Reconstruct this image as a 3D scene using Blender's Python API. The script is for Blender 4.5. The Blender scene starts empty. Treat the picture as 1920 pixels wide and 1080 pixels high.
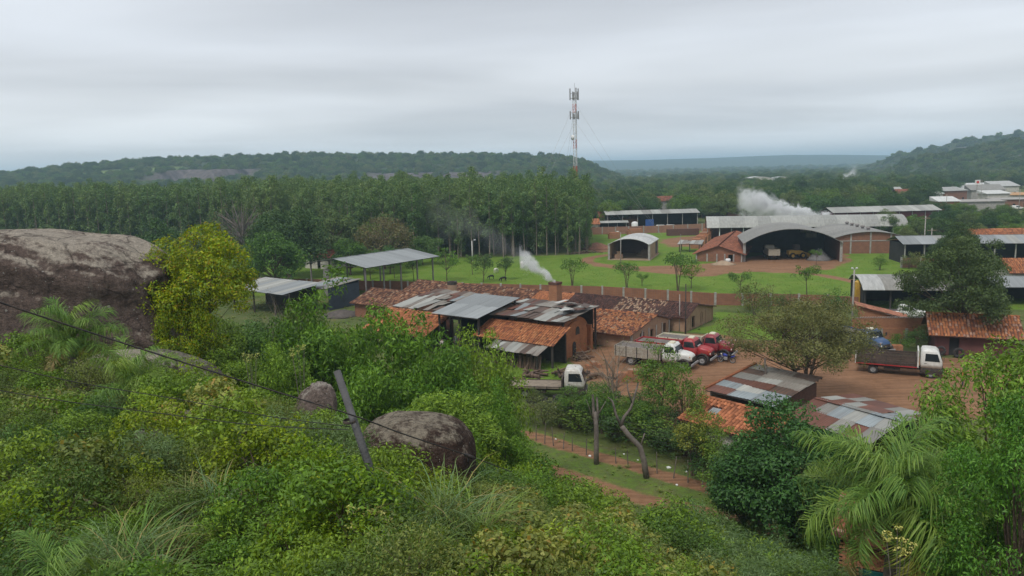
import bpy, bmesh, math, random
import numpy as np
from mathutils import Vector, Matrix
SC = bpy.context.scene
COL = SC.collection
R = math.radians
rng = np.random.default_rng(7)
random.seed(7)

# ------------------------------------------------------------------ camera
CAM_H = 20.0
F_PX = 1423.0
PITCH = R(8.8)
ROLL = R(-1.5)
cam_d = bpy.data.cameras.new('camera')
cam_d.sensor_width = 36.0
cam_d.lens = F_PX / 1920.0 * 36.0
cam_d.clip_start = 0.1
cam_d.clip_end = 30000
cam = bpy.data.objects.new('camera', cam_d)
COL.objects.link(cam)
cam.matrix_world = Matrix.Translation((0, 0, CAM_H)) @ Matrix.Rotation(math.pi / 2 - PITCH, 4, 'X') @ Matrix.Rotation(ROLL, 4, 'Z')
SC.camera = cam

# ------------------------------------------------------------------ world: overcast cloud deck over a Nishita sky
SUN_EL, SUN_AZ = R(56), R(215)          # azimuth clockwise from +Y
world = bpy.data.worlds.new('World')
SC.world = world
world.use_nodes = True
nt = world.node_tree
nt.nodes.clear()
def N(nt, typ, **kw):
    n = nt.nodes.new(typ)
    for k, v in kw.items():
        if k == 'inp':
            for i, val in v.items():
                n.inputs[i].default_value = val
        else:
            setattr(n, k, v)
    return n
def ramp(nt, stops, interp='LINEAR'):
    n = nt.nodes.new('ShaderNodeValToRGB')
    n.color_ramp.interpolation = interp
    e = n.color_ramp.elements
    while len(e) < len(stops):
        e.new(0.5)
    for i, (p, c) in enumerate(stops):
        e[i].position = p
        e[i].color = (*c, 1) if len(c) == 3 else c
    return n
def math_n(nt, op, a, b=None, c=None, clamp=False):
    n = nt.nodes.new('ShaderNodeMath')
    n.operation = op
    n.use_clamp = clamp
    for i, v in enumerate((a, b, c)):
        if v is None:
            continue
        if isinstance(v, (int, float)):
            n.inputs[i].default_value = v
        else:
            nt.links.new(v, n.inputs[i])
    return n.outputs[0]
def mixc(nt, fac, a, b, typ='MIX'):
    n = nt.nodes.new('ShaderNodeMix')
    n.data_type = 'RGBA'
    n.blend_type = typ
    for s, v in ((n.inputs[0], fac), (n.inputs[6], a), (n.inputs[7], b)):
        if isinstance(v, (int, float)):
            s.default_value = v
        elif isinstance(v, tuple):
            s.default_value = (*v, 1) if len(v) == 3 else v
        else:
            nt.links.new(v, s)
    return n.outputs[2]
L = nt.links.new
sky = N(nt, 'ShaderNodeTexSky', sky_type='NISHITA', sun_disc=False, sun_elevation=SUN_EL, sun_rotation=SUN_AZ)
bg1 = N(nt, 'ShaderNodeBackground', inp={1: 0.08})
L(sky.outputs[0], bg1.inputs[0])
tc = N(nt, 'ShaderNodeTexCoord')
sep = N(nt, 'ShaderNodeSeparateXYZ')
L(tc.outputs['Generated'], sep.inputs[0])
zz = math_n(nt, 'ADD', math_n(nt, 'MAXIMUM', sep.outputs[2], 0.0), 0.07)
cmb = N(nt, 'ShaderNodeCombineXYZ')
L(math_n(nt, 'DIVIDE', sep.outputs[0], zz), cmb.inputs[0])
L(math_n(nt, 'DIVIDE', sep.outputs[1], zz), cmb.inputs[1])
mp = N(nt, 'ShaderNodeMapping', inp={'Scale': (0.30, 0.42, 1.0), 'Rotation': (0, 0, R(12)), 'Location': (3.1, 0.4, 0)})
L(cmb.outputs[0], mp.inputs[0])
n1 = N(nt, 'ShaderNodeTexNoise', inp={'Scale': 1.0, 'Detail': 4.0, 'Roughness': 0.45, 'Distortion': 0.3})
L(mp.outputs[0], n1.inputs['Vector'])
cr = ramp(nt, [(0.34, (0.44, 0.462, 0.50)), (0.5, (0.565, 0.59, 0.63)), (0.66, (0.70, 0.735, 0.785))])
L(n1.outputs[0], cr.inputs[0])
# thin, brighter deck low over the horizon (all round)
low = N(nt, 'ShaderNodeMapRange', inp={1: 0.0, 2: 0.16, 3: 0.65, 4: 0.0})
L(sep.outputs[2], low.inputs[0])
n2 = N(nt, 'ShaderNodeTexNoise', inp={'Scale': 1.3, 'Detail': 4.0})
mp2 = N(nt, 'ShaderNodeMapping', inp={'Scale': (1.0, 1.0, 9.0), 'Location': (4.2, 1.0, 0.3)})
L(tc.outputs['Generated'], mp2.inputs[0])
L(mp2.outputs[0], n2.inputs['Vector'])
lowf = math_n(nt, 'MULTIPLY', low.outputs[0], math_n(nt, 'MULTIPLY_ADD', n2.outputs[0], 2.2, -0.35, clamp=True), clamp=True)
ccol = mixc(nt, lowf, cr.outputs[0], (0.92, 0.925, 0.90))
bg2 = N(nt, 'ShaderNodeBackground', inp={1: 0.90})
L(ccol, bg2.inputs[0])
mx = N(nt, 'ShaderNodeMixShader', inp={0: 0.95})
L(bg1.outputs[0], mx.inputs[1])
L(bg2.outputs[0], mx.inputs[2])
wo = N(nt, 'ShaderNodeOutputWorld')
L(mx.outputs[0], wo.inputs[0])

sun_d = bpy.data.lights.new('sun', 'SUN')
sun_d.energy = 1.5
sun_d.angle = R(18)
sun_d.color = (1.0, 0.965, 0.91)
sun = bpy.data.objects.new('sun', sun_d)
COL.objects.link(sun)
_dir = Vector((math.sin(SUN_AZ) * math.cos(SUN_EL), math.cos(SUN_AZ) * math.cos(SUN_EL), math.sin(SUN_EL)))
sun.rotation_euler = _dir.to_track_quat('Z', 'Y').to_euler()
sun.location = (0, -20, 80)

SC.view_settings.view_transform = 'Standard'
SC.view_settings.look = 'None'
SC.view_settings.exposure = 0.47
SC.view_settings.gamma = 1.0
SC.render.engine = 'CYCLES'
cy = SC.cycles
cy.max_bounces = 6
cy.diffuse_bounces = 3
cy.glossy_bounces = 2
cy.transmission_bounces = 4
cy.transparent_max_bounces = 8
cy.volume_bounces = 2
cy.use_denoising = True
cy.caustics_reflective = False
cy.caustics_refractive = False

# ------------------------------------------------------------------ pixel -> place (ground contact or a given distance)
_M = np.array(cam.matrix_world.to_3x3())
def ray(px, py):
    return _M @ np.array([(px - 960) / F_PX, (540 - py) / F_PX, -1.0])
def G(px, py, z=0.0):
    d = ray(px, py)
    t = (z - CAM_H) / d[2]
    return Vector((d[0] * t, d[1] * t, z))
def D(px, py, y):
    d = ray(px, py)
    t = y / d[1]
    return Vector((d[0] * t, y, CAM_H + d[2] * t))

# ------------------------------------------------------------------ mesh helpers
class MB:
    """collects verts / faces / per-vertex colour / material index and links ONE mesh object"""
    def __init__(s):
        s.v = []; s.f = []; s.c = []; s.m = []; s.col = (1, 1, 1); s.mi = 0
    def add(s, vs, fs):
        k = len(s.v)
        s.v.extend([tuple(p) for p in vs])
        s.c.extend([s.col] * len(vs))
        for f in fs:
            s.f.append([i + k for i in f])
            s.m.append(s.mi)
        return s
    def box(s, x0, x1, y0, y1, z0, z1):
        return s.add([(x0, y0, z0), (x1, y0, z0), (x1, y1, z0), (x0, y1, z0), (x0, y0, z1), (x1, y0, z1), (x1, y1, z1), (x0, y1, z1)],
                     [(0, 3, 2, 1), (4, 5, 6, 7), (0, 1, 5, 4), (1, 2, 6, 5), (2, 3, 7, 6), (3, 0, 4, 7)])
    def hexa(s, b, t):
        """bottom quad b, top quad t (each 4 points, same order)"""
        return s.add(list(b) + list(t), [(0, 3, 2, 1), (4, 5, 6, 7), (0, 1, 5, 4), (1, 2, 6, 5), (2, 3, 7, 6), (3, 0, 4, 7)])
    def slab(s, q, th):
        """quad q (4 points) given thickness downward"""
        return s.hexa([(p[0], p[1], p[2] - th) for p in q], q)
    def tube(s, pts, rad, n=6, cap=True):
        pts = [Vector(p) for p in pts]
        if not hasattr(rad, '__len__'):
            rad = [rad] * len(pts)
        k = len(s.v)
        up0 = None
        for i, p in enumerate(pts):
            d = (pts[min(i + 1, len(pts) - 1)] - pts[max(i - 1, 0)])
            d = d.normalized() if d.length > 1e-9 else Vector((0, 0, 1))
            a = Vector((1, 0, 0)) if abs(d.x) < 0.8 else Vector((0, 1, 0))
            if up0 is not None:
                a = up0
            e1 = (a - d * a.dot(d)).normalized()
            up0 = e1
            e2 = d.cross(e1)
            for j in range(n):
                t = 2 * math.pi * j / n
                s.v.append(tuple(p + (e1 * math.cos(t) + e2 * math.sin(t)) * rad[i]))
                s.c.append(s.col)
        for i in range(len(pts) - 1):
            for j in range(n):
                a, b = k + i * n + j, k + i * n + (j + 1) % n
                s.f.append([a, b, b + n, a + n]); s.m.append(s.mi)
        if cap:
            s.f.append([k + j for j in range(n)][::-1]); s.m.append(s.mi)
            e = k + (len(pts) - 1) * n
            s.f.append([e + j for j in range(n)]); s.m.append(s.mi)
        return s
    def lathe(s, prof, c=(0, 0, 0), axis='z', n=16, closed=False):
        """prof: (radius, along) pairs"""
        k = len(s.v); m = len(prof)
        for j in range(n):
            t = 2 * math.pi * j / n
            for r, h in prof:
                if axis == 'z': p = (r * math.cos(t), r * math.sin(t), h)
                elif axis == 'y': p = (r * math.cos(t), h, r * math.sin(t))
                else: p = (h, r * math.cos(t), r * math.sin(t))
                s.v.append((p[0] + c[0], p[1] + c[1], p[2] + c[2])); s.c.append(s.col)
        for j in range(n):
            for i in range(m if closed else m - 1):
                a = k + j * m + i; b = k + ((j + 1) % n) * m + i
                a2 = k + j * m + (i + 1) % m; b2 = k + ((j + 1) % n) * m + (i + 1) % m
                s.f.append([a, b, b2, a2]); s.m.append(s.mi)
        return s
    def loft(s, loops, cap=True):
        k = len(s.v); n = len(loops[0])
        for lp in loops:
            for p in lp:
                s.v.append(tuple(p)); s.c.append(s.col)
        for i in range(len(loops) - 1):
            for j in range(n):
                a, b = k + i * n + j, k + i * n + (j + 1) % n
                s.f.append([a, b, b + n, a + n]); s.m.append(s.mi)
        if cap:
            s.f.append([k + j for j in range(n)][::-1]); s.m.append(s.mi)
            e = k + (len(loops) - 1) * n
            s.f.append([e + j for j in range(n)]); s.m.append(s.mi)
        return s
    def mesh(s, name, mats, smooth=False):
        me = bpy.data.meshes.new(name)
        me.from_pydata(s.v, [], s.f)
        if not isinstance(mats, (list, tuple)):
            mats = [mats]
        for m in mats:
            me.materials.append(m)
        if len(mats) > 1:
            me.polygons.foreach_set('material_index', s.m)
        ca = me.color_attributes.new('col', 'FLOAT_COLOR', 'POINT')
        arr = np.ones((len(s.v), 4), np.float32)
        arr[:, :3] = np.array(s.c, np.float32)
        ca.data.foreach_set('color', arr.ravel())
        bm = bmesh.new(); bm.from_mesh(me)
        bmesh.ops.recalc_face_normals(bm, faces=bm.faces)
        bm.to_mesh(me); bm.free()
        if smooth:
            me.polygons.foreach_set('use_smooth', [True] * len(me.polygons))
        me.update()
        return me
    def build(s, name, mats, parent=None, smooth=False, bevel=0, seg=2):
        o = obj(name, s.mesh(name, mats, smooth), parent)
        if bevel:
            b = o.modifiers.new('bevel', 'BEVEL'); b.width = bevel; b.segments = seg; b.limit_method = 'ANGLE'; b.angle_limit = R(35)
        return o
def obj(name, me, parent=None, loc=None, rot=None, scale=None):
    o = bpy.data.objects.new(name, me)
    COL.objects.link(o)
    if parent is not None: o.parent = parent
    if loc is not None: o.location = loc
    if rot is not None: o.rotation_euler = rot
    if scale is not None: o.scale = scale if hasattr(scale, '__len__') else (scale,) * 3
    return o
def tag(o, label=None, cat=None, group=None, kind=None):
    if label: o['label'] = label
    if cat: o['category'] = cat
    if group: o['group'] = group
    if kind: o['kind'] = kind
    return o
def thing(name, label, cat, loc=(0, 0, 0), rz=0.0, group=None, scale=None):
    o = obj(name, None, None, loc, (0, 0, rz), scale)
    o.empty_display_size = 0.3
    return tag(o, label, cat, group)
def np_mesh(name, V, Fq, mats, col=None, smooth=False):
    """V (n,3), Fq (m,4) quads"""
    me = bpy.data.meshes.new(name)
    V = np.asarray(V, np.float32); Fq = np.asarray(Fq, np.int32)
    me.vertices.add(len(V)); me.vertices.foreach_set('co', V.ravel())
    k = Fq.shape[1]
    me.loops.add(Fq.size); me.loops.foreach_set('vertex_index', Fq.ravel())
    me.polygons.add(len(Fq)); me.polygons.foreach_set('loop_start', np.arange(0, Fq.size, k, dtype=np.int32))
    if smooth: me.polygons.foreach_set('use_smooth', np.ones(len(Fq), bool))
    for m in (mats if isinstance(mats, (list, tuple)) else [mats]):
        me.materials.append(m)
    if col is not None:
        ca = me.color_attributes.new('col', 'FLOAT_COLOR', 'POINT')
        a = np.ones((len(V), 4), np.float32); a[:, :3] = col
        ca.data.foreach_set('color', a.ravel())
    me.update(calc_edges=True)
    me.validate()
    return me

# ------------------------------------------------------------------ materials
def new_mat(name):
    m = bpy.data.materials.new(name)
    m.use_nodes = True
    m.node_tree.nodes.clear()
    return m, m.node_tree
def finish(nt, shader):
    o = nt.nodes.new('ShaderNodeOutputMaterial')
    nt.links.new(shader, o.inputs[0])
_mc = {}
def paint(name, col, rough=0.6, var=0.18, scale=1.5, bump=0.0, bscale=20.0, metal=0.0, dirt=None, dirt_amt=0.5, spec=0.4, use_col=False, objrand=0.0):
    """generic surface: base colour with noise variation, optional dirt patches, optional bump, optional 'col' attribute tint"""
    if name in _mc: return _mc[name]
    m, nt = new_mat(name)
    tc = N(nt, 'ShaderNodeTexCoord')
    n = N(nt, 'ShaderNodeTexNoise', inp={'Scale': scale, 'Detail': 5.0, 'Roughness': 0.6})
    nt.links.new(tc.outputs['Object'], n.inputs['Vector'])
    lo = tuple(c * (1 - var) for c in col); hi = tuple(min(1, c * (1 + var)) for c in col)
    c = ramp(nt, [(0.3, lo), (0.7, hi)])
    nt.links.new(n.outputs[0], c.inputs[0])
    out = c.outputs[0]
    if use_col:
        at = N(nt, 'ShaderNodeAttribute', attribute_name='col')
        out = mixc(nt, 1.0, out, at.outputs[0], 'MULTIPLY')
    if objrand:
        oi = N(nt, 'ShaderNodeObjectInfo')
        v = math_n(nt, 'MULTIPLY_ADD', oi.outputs['Random'], 2 * objrand, 1 - objrand)
        hs = N(nt, 'ShaderNodeHueSaturation')
        nt.links.new(v, hs.inputs['Value']); nt.links.new(out, hs.inputs['Color'])
        out = hs.outputs[0]
    if dirt:
        n2 = N(nt, 'ShaderNodeTexNoise', inp={'Scale': scale * 2.3, 'Detail': 7.0, 'Roughness': 0.65})
        nt.links.new(tc.outputs['Object'], n2.inputs['Vector'])
        r2 = ramp(nt, [(0.5 - 0.25 * dirt_amt, (0, 0, 0)), (0.72, (1, 1, 1))])
        nt.links.new(n2.outputs[0], r2.inputs[0])
        out = mixc(nt, math_n(nt, 'MULTIPLY', r2.outputs[0], min(1.0, dirt_amt * 1.4)), out, dirt)
    p = N(nt, 'ShaderNodeBsdfPrincipled', inp={'Roughness': rough, 'Metallic': metal})
    p.inputs['Specular IOR Level'].default_value = spec
    nt.links.new(out, p.inputs['Base Color'])
    if bump:
        n3 = N(nt, 'ShaderNodeTexNoise', inp={'Scale': bscale, 'Detail': 4.0})
        nt.links.new(tc.outputs['Object'], n3.inputs['Vector'])
        b = N(nt, 'ShaderNodeBump', inp={'Strength': bump, 'Distance': 0.05})
        nt.links.new(n3.outputs[0], b.inputs['Height']); nt.links.new(b.outputs[0], p.inputs['Normal'])
    finish(nt, p.outputs[0])
    _mc[name] = m
    return m
def brick_mat(name, c1, c2, mortar, scale=1.0, dirt=(0.06, 0.045, 0.04), dirt_amt=0.35):
    if name in _mc: return _mc[name]
    m, nt = new_mat(name)
    tc = N(nt, 'ShaderNodeTexCoord')
    # pick the horizontal run from x or y by the normal
    g = N(nt, 'ShaderNodeNewGeometry')
    sp = N(nt, 'ShaderNodeSeparateXYZ'); nt.links.new(tc.outputs['Object'], sp.inputs[0])
    cm = N(nt, 'ShaderNodeCombineXYZ')
    nt.links.new(math_n(nt, 'ADD', sp.outputs[0], sp.outputs[1]), cm.inputs[0]); nt.links.new(sp.outputs[2], cm.inputs[1])
    b = N(nt, 'ShaderNodeTexBrick', inp={'Scale': scale, 'Mortar Size': 0.012, 'Brick Width': 0.26, 'Row Height': 0.085, 'Color1': (*c1, 1), 'Color2': (*c2, 1), 'Mortar': (*mortar, 1), 'Bias': 0.0})
    nt.links.new(cm.outputs[0], b.inputs['Vector'])
    n = N(nt, 'ShaderNodeTexNoise', inp={'Scale': 0.9, 'Detail': 6.0, 'Roughness': 0.65})
    nt.links.new(tc.outputs['Object'], n.inputs['Vector'])
    r = ramp(nt, [(0.42, (0, 0, 0)), (0.75, (1, 1, 1))]); nt.links.new(n.outputs[0], r.inputs[0])
    out = mixc(nt, math_n(nt, 'MULTIPLY', r.outputs[0], dirt_amt), b.outputs[0], dirt)
    p = N(nt, 'ShaderNodeBsdfPrincipled', inp={'Roughness': 0.9})
    p.inputs['Specular IOR Level'].default_value = 0.15
    nt.links.new(out, p.inputs['Base Color'])
    bp = N(nt, 'ShaderNodeBump', inp={'Strength': 0.4, 'Distance': 0.02})
    nt.links.new(b.outputs['Fac'], bp.inputs['Height']); bp.invert = True
    nt.links.new(bp.outputs[0], p.inputs['Normal'])
    finish(nt, p.outputs[0]); _mc[name] = m
    return m
def sheet_mat(name, col, rust=(0.16, 0.06, 0.03), rust_amt=0.3, rough=0.55, metal=0.0):
    """weathered metal sheet: streaks along local y, rust blotches, per-object tone"""
    if name in _mc: return _mc[name]
    m, nt = new_mat(name)
    tc = N(nt, 'ShaderNodeTexCoord')
    oi = N(nt, 'ShaderNodeObjectInfo')
    vm = N(nt, 'ShaderNodeVectorMath', operation='ADD')
    nt.links.new(tc.outputs['Object'], vm.inputs[0])
    cb = N(nt, 'ShaderNodeCombineXYZ'); nt.links.new(math_n(nt, 'MULTIPLY', oi.outputs['Random'], 57.0), cb.inputs[0]); nt.links.new(cb.outputs[0], vm.inputs[1])
    mp = N(nt, 'ShaderNodeMapping', inp={'Scale': (3.0, 0.45, 1.0)}); nt.links.new(vm.outputs[0], mp.inputs[0])
    n = N(nt, 'ShaderNodeTexNoise', inp={'Scale': 1.2, 'Detail': 6.0, 'Roughness': 0.6}); nt.links.new(mp.outputs[0], n.inputs['Vector'])
    c = ramp(nt, [(0.3, tuple(x * 0.72 for x in col)), (0.68, tuple(min(1, x * 1.14) for x in col))]); nt.links.new(n.outputs[0], c.inputs[0])
    hs = N(nt, 'ShaderNodeHueSaturation'); nt.links.new(c.outputs[0], hs.inputs['Color'])
    nt.links.new(math_n(nt, 'MULTIPLY_ADD', oi.outputs['Random'], 0.4, 0.8), hs.inputs['Value'])
    n2 = N(nt, 'ShaderNodeTexNoise', inp={'Scale': 1.1, 'Detail': 8.0, 'Roughness': 0.68}); nt.links.new(vm.outputs[0], n2.inputs['Vector'])
    r2 = ramp(nt, [(0.62 - 0.3 * rust_amt, (0, 0, 0)), (0.74 - 0.22 * rust_amt, (1, 1, 1))]); nt.links.new(n2.outputs[0], r2.inputs[0])
    out = mixc(nt, math_n(nt, 'MULTIPLY', r2.outputs[0], min(1, rust_amt * 1.6)), hs.outputs[0], rust)
    p = N(nt, 'ShaderNodeBsdfPrincipled', inp={'Roughness': rough, 'Metallic': metal})
    p.inputs['Specular IOR Level'].default_value = 0.35
    nt.links.new(out, p.inputs['Base Color'])
    finish(nt, p.outputs[0]); _mc[name] = m
    return m
def leaf_mat(name, rough=0.5, trans=0.27, objvar=0.14):
    if name in _mc: return _mc[name]
    m, nt = new_mat(name)
    at = N(nt, 'ShaderNodeAttribute', attribute_name='col')
    oi = N(nt, 'ShaderNodeObjectInfo')
    hs = N(nt, 'ShaderNodeHueSaturation')
    nt.links.new(at.outputs[0], hs.inputs['Color'])
    nt.links.new(math_n(nt, 'MULTIPLY_ADD', oi.outputs['Random'], 2 * objvar * 1.42, (1 - objvar) * 1.42), hs.inputs['Value'])
    hs.inputs['Saturation'].default_value = 1.08
    nt.links.new(math_n(nt, 'MULTIPLY_ADD', oi.outputs['Random'], -0.035, 0.5175), hs.inputs['Hue'])
    p = N(nt, 'ShaderNodeBsdfPrincipled', inp={'Roughness': rough})
    p.inputs['Specular IOR Level'].default_value = 0.3
    nt.links.new(hs.outputs[0], p.inputs['Base Color'])
    t = N(nt, 'ShaderNodeBsdfTranslucent')
    g = mixc(nt, 1.0, hs.outputs[0], (1.25, 1.15, 0.55), 'MULTIPLY')
    nt.links.new(g, t.inputs['Color'])
    mx = N(nt, 'ShaderNodeMixShader', inp={0: trans})
    nt.links.new(p.outputs[0], mx.inputs[1]); nt.links.new(t.outputs[0], mx.inputs[2])
    finish(nt, mx.outputs[0]); _mc[name] = m
    return m
M_LEAF = leaf_mat('leaf')
M_BARK = paint('bark', (0.115, 0.085, 0.062), 0.9, 0.45, 6.0, 0.6, 14.0, spec=0.1)
M_BARKP = paint('bark_pale', (0.26, 0.21, 0.165), 0.9, 0.35, 4.0, 0.4, 14.0, spec=0.1)
M_BARKG = paint('bark_grey', (0.17, 0.145, 0.125), 0.9, 0.35, 4.0, 0.4, 14.0, spec=0.1)
M_CONC = paint('concrete', (0.36, 0.34, 0.31), 0.85, 0.2, 1.2, 0.2, 18.0, dirt=(0.14, 0.11, 0.09), dirt_amt=0.4)
M_CONCD = paint('concrete_dark', (0.2, 0.18, 0.17), 0.9, 0.25, 1.2, 0.2, 18.0)
M_DARK = paint('dark_interior', (0.03, 0.028, 0.027), 0.9, 0.3, 1.0)  # shade of open interiors put into a near-black colour
M_SOOTSHADE = paint('sooty_shaded_wood', (0.055, 0.045, 0.038), 0.9, 0.35, 3.0, 0.4, 12.0)  # soot colour, with the indoor shade of back walls put into it
M_WOOD = paint('old_wood', (0.17, 0.125, 0.09), 0.9, 0.35, 4.0, 0.4, 16.0, objrand=0.25)
M_LOG = paint('log_wood', (0.13, 0.085, 0.06), 0.95, 0.45, 5.0, 0.6, 14.0, objrand=0.4)
M_BLACK = paint('black_rubber', (0.022, 0.022, 0.023), 0.8, 0.3, 4.0, dirt=(0.16, 0.1, 0.065), dirt_amt=0.25)
M_STEEL = paint('steel', (0.32, 0.32, 0.32), 0.5, 0.2, 3.0, metal=0.0, dirt=(0.17, 0.09, 0.05), dirt_amt=0.3)
M_GLASS = paint('window_glass', (0.018, 0.022, 0.026), 0.12, 0.2, 1.0, spec=0.6)
# ------------------------------------------------------------------ noise and terrain height
def vnoise(x, y, seed=0):
    x = np.asarray(x, float); y = np.asarray(y, float)
    xi = np.floor(x).astype(np.int64); yi = np.floor(y).astype(np.int64)
    fx = x - xi; fy = y - yi
    fx = fx * fx * (3 - 2 * fx); fy = fy * fy * (3 - 2 * fy)
    def h(a, b):
        n = (a * 374761393 + b * 668265263 + seed * 974634777) & 0xffffffff
        n = ((n ^ (n >> 13)) * 1274126177) & 0xffffffff
        return ((n ^ (n >> 16)) & 0xffff) / 65535.0
    return (h(xi, yi) * (1 - fx) + h(xi + 1, yi) * fx) * (1 - fy) + (h(xi, yi + 1) * (1 - fx) + h(xi + 1, yi + 1) * fx) * fy
def fbm(x, y, seed=0, octs=4):
    s = 0; a = 0.5; f = 1.0
    for i in range(octs):
        s = s + a * (vnoise(np.asarray(x) * f, np.asarray(y) * f, seed + i) - 0.5) * 2
        a *= 0.5; f *= 2.03
    return s
def sstep(e0, e1, x):
    t = np.clip((x - e0) / (e1 - e0), 0, 1)
    return t * t * (3 - 2 * t)
def terrain(x, y):
    x = np.asarray(x, float); y = np.asarray(y, float)
    top = 14.7 - 0.125 * np.clip(y, -30, 48)
    E = np.interp(x, [-60, -30, -16, -7, -1, 2, 8, 14, 24], [46, 44, 30, 21, 26, 30, 30, 30, 30])
    W = np.interp(x, [-60, -30, -16, -7, -1, 2, 8, 14, 24], [46, 40, 28, 19, 20, 20, 20, 20, 20])
    k = 1 - sstep(0, 1, (y - E) / W)
    hill = top * k
    side = 17.5 - 0.38 * y - 0.41 * x            # the hillside falls away to the right
    side = np.where(side > 0, side, 0.0) + 0.35 * np.exp(-np.abs(side) / 0.6)
    hill = np.where(x > -9, np.minimum(hill, side), hill)
    k = np.clip(hill / 8.0, 0, 1)
    hill = hill + k * (0.5 * fbm(x * 0.16, y * 0.16, 3) )
    plain = 0.10 * fbm(x * 0.05, y * 0.05, 9) * sstep(40, 90, y)
    # the plain keeps level around the yard and rolls slightly far away
    far = sstep(330, 900, np.hypot(x, y)) * 1.5 * fbm(x * 0.004, y * 0.004, 21)
    return hill + plain * (1 - k) + far
def tz(x, y):
    return float(terrain(x, y))

# ------------------------------------------------------------------ ground zones
def poly_sd(X, Y, poly):
    """signed distance, positive inside"""
    P = np.array(poly, float)
    d = np.full(X.shape, 1e9); ins = np.zeros(X.shape, bool)
    n = len(P)
    for i in range(n):
        ax, ay = P[i]; bx, by = P[(i + 1) % n]
        ex, ey = bx - ax, by - ay
        t = np.clip(((X - ax) * ex + (Y - ay) * ey) / (ex * ex + ey * ey + 1e-12), 0, 1)
        d = np.minimum(d, np.hypot(X - ax - t * ex, Y - ay - t * ey))
        c = ((ay > Y) != (by > Y)) & (X < (bx - ax) * (Y - ay) / (by - ay + 1e-12) + ax)
        ins ^= c
    return np.where(ins, d, -d)
def line_sd(X, Y, pts, w):
    P = np.array(pts, float); d = np.full(X.shape, 1e9)
    for i in range(len(P) - 1):
        ax, ay = P[i]; bx, by = P[i + 1]
        ex, ey = bx - ax, by - ay
        t = np.clip(((X - ax) * ex + (Y - ay) * ey) / (ex * ex + ey * ey + 1e-12), 0, 1)
        d = np.minimum(d, np.hypot(X - ax - t * ex, Y - ay - t * ey))
    return w - d
def gp(pts):
    return [tuple(G(*p)[:2]) for p in pts]
YARD = gp([(1065, 668), (1110, 652), (1200, 640), (1290, 626), (1345, 628), (1395, 638), (1500, 640), (1625, 672), (1760, 672), (1930, 678), (1990, 740), (1800, 790), (1620, 790),
           (1470, 790), (1330, 850), (1260, 800), (1190, 770), (1120, 735), (1095, 705), (1085, 690)])
HANGF = gp([(1300, 497), (1395, 484), (1480, 470), (1580, 470), (1600, 490), (1560, 505), (1480, 512), (1400, 510), (1315, 520), (1200, 508), (1110, 500), (1110, 494), (1200, 500)])
LANE = gp([(1440, 506), (1540, 516), (1600, 528), (1640, 540), (1700, 566)])
LOOP = gp([(1300, 506), (1220, 503), (1150, 500), (1100, 492), (1105, 484), (1140, 478)])
REDP = gp([(1235, 455), (1250, 447), (1330, 440), (1420, 440), (1330, 452), (1300, 462), (1260, 464)])
MOUND = gp([(1100, 466), (1125, 458), (1140, 462), (1140, 472), (1120, 474)])
TRK1 = gp([(900, 790), (1000, 818), (1060, 838), (1130, 858), (1200, 878), (1290, 905), (1380, 930), (1460, 960)])
TRK2 = gp([(930, 850), (1020, 877), (1100, 905), (1200, 937), (1280, 953), (1350, 968), (1430, 992)])
TRKR = gp([(1330, 850), (1400, 880), (1500, 900)])
FARF = gp([(1085, 385), (1150, 372), (1230, 366), (1330, 364), (1340, 372), (1260, 378), (1160, 386), (1100, 392)])
LAWN = [(-75, 128), (-24, 129), (10, 116.5), (29, 107.5), (60, 99.5), (100, 95), (105, 150), (90, 240), (22, 240), (18, 178), (-36, 178), (-70, 190)]
LUSH = gp([(1340, 604), (1345, 586), (1450, 586), (1540, 590), (1480, 640), (1395, 636), (1330, 626), (1290, 622)])
GPATCH = gp([(960, 680), (1060, 676), (1100, 690), (1110, 712), (1060, 740), (970, 745), (930, 720)])
ang = np.concatenate([np.linspace(-180, -46, 40)[:-1], np.linspace(-46, 46, 560), np.linspace(46, 180, 40)[1:]])
rad = np.concatenate([np.geomspace(1.5, 30, 70)[:-1], np.geomspace(30, 260, 330)[:-1], np.geomspace(260, 9500, 90)])
A, RR = np.meshgrid(np.radians(ang), rad)
GX = RR * np.sin(A); GY = RR * np.cos(A)
GZ = terrain(GX, GY)
def soft(sd, w): return np.clip(0.5 + sd / (2 * w), 0, 1)
_wob = 1.0 * fbm(GX * 0.35, GY * 0.35, 31, 3)
dirt_yard = soft(poly_sd(GX, GY, YARD) + _wob, 1.0)
dirt_hang = np.maximum.reduce([soft(poly_sd(GX, GY, HANGF) + _wob * 1.5, 1.6), soft(line_sd(GX, GY, LANE, 1.2) + 0.3 * _wob, 0.8), soft(line_sd(GX, GY, LOOP, 1.3) + 0.4 * _wob, 1.0),
                               soft(poly_sd(GX, GY, REDP) + _wob * 2, 3.0), soft(poly_sd(GX, GY, MOUND) + _wob, 1.0)])
dirt_trk = np.maximum.reduce([soft(line_sd(GX, GY, TRK1, 0.7) + 0.35 * _wob, 0.5), soft(line_sd(GX, GY, TRK2, 0.85) + 0.4 * _wob, 0.55), 0.5 * soft(line_sd(GX, GY, TRKR, 1.0) + _wob, 1.0)])
dirt_far = soft(poly_sd(GX, GY, FARF) + 8 * fbm(GX * 0.02, GY * 0.02, 5), 12.0)
dirt = np.maximum.reduce([dirt_yard, dirt_hang, dirt_trk, dirt_far])
verge = soft(line_sd(GX, GY, [((a[0] + b[0]) / 2, (a[1] + b[1]) / 2) for a, b in zip(TRK1, TRK2)], 4.4) + _wob, 1.0)
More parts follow.
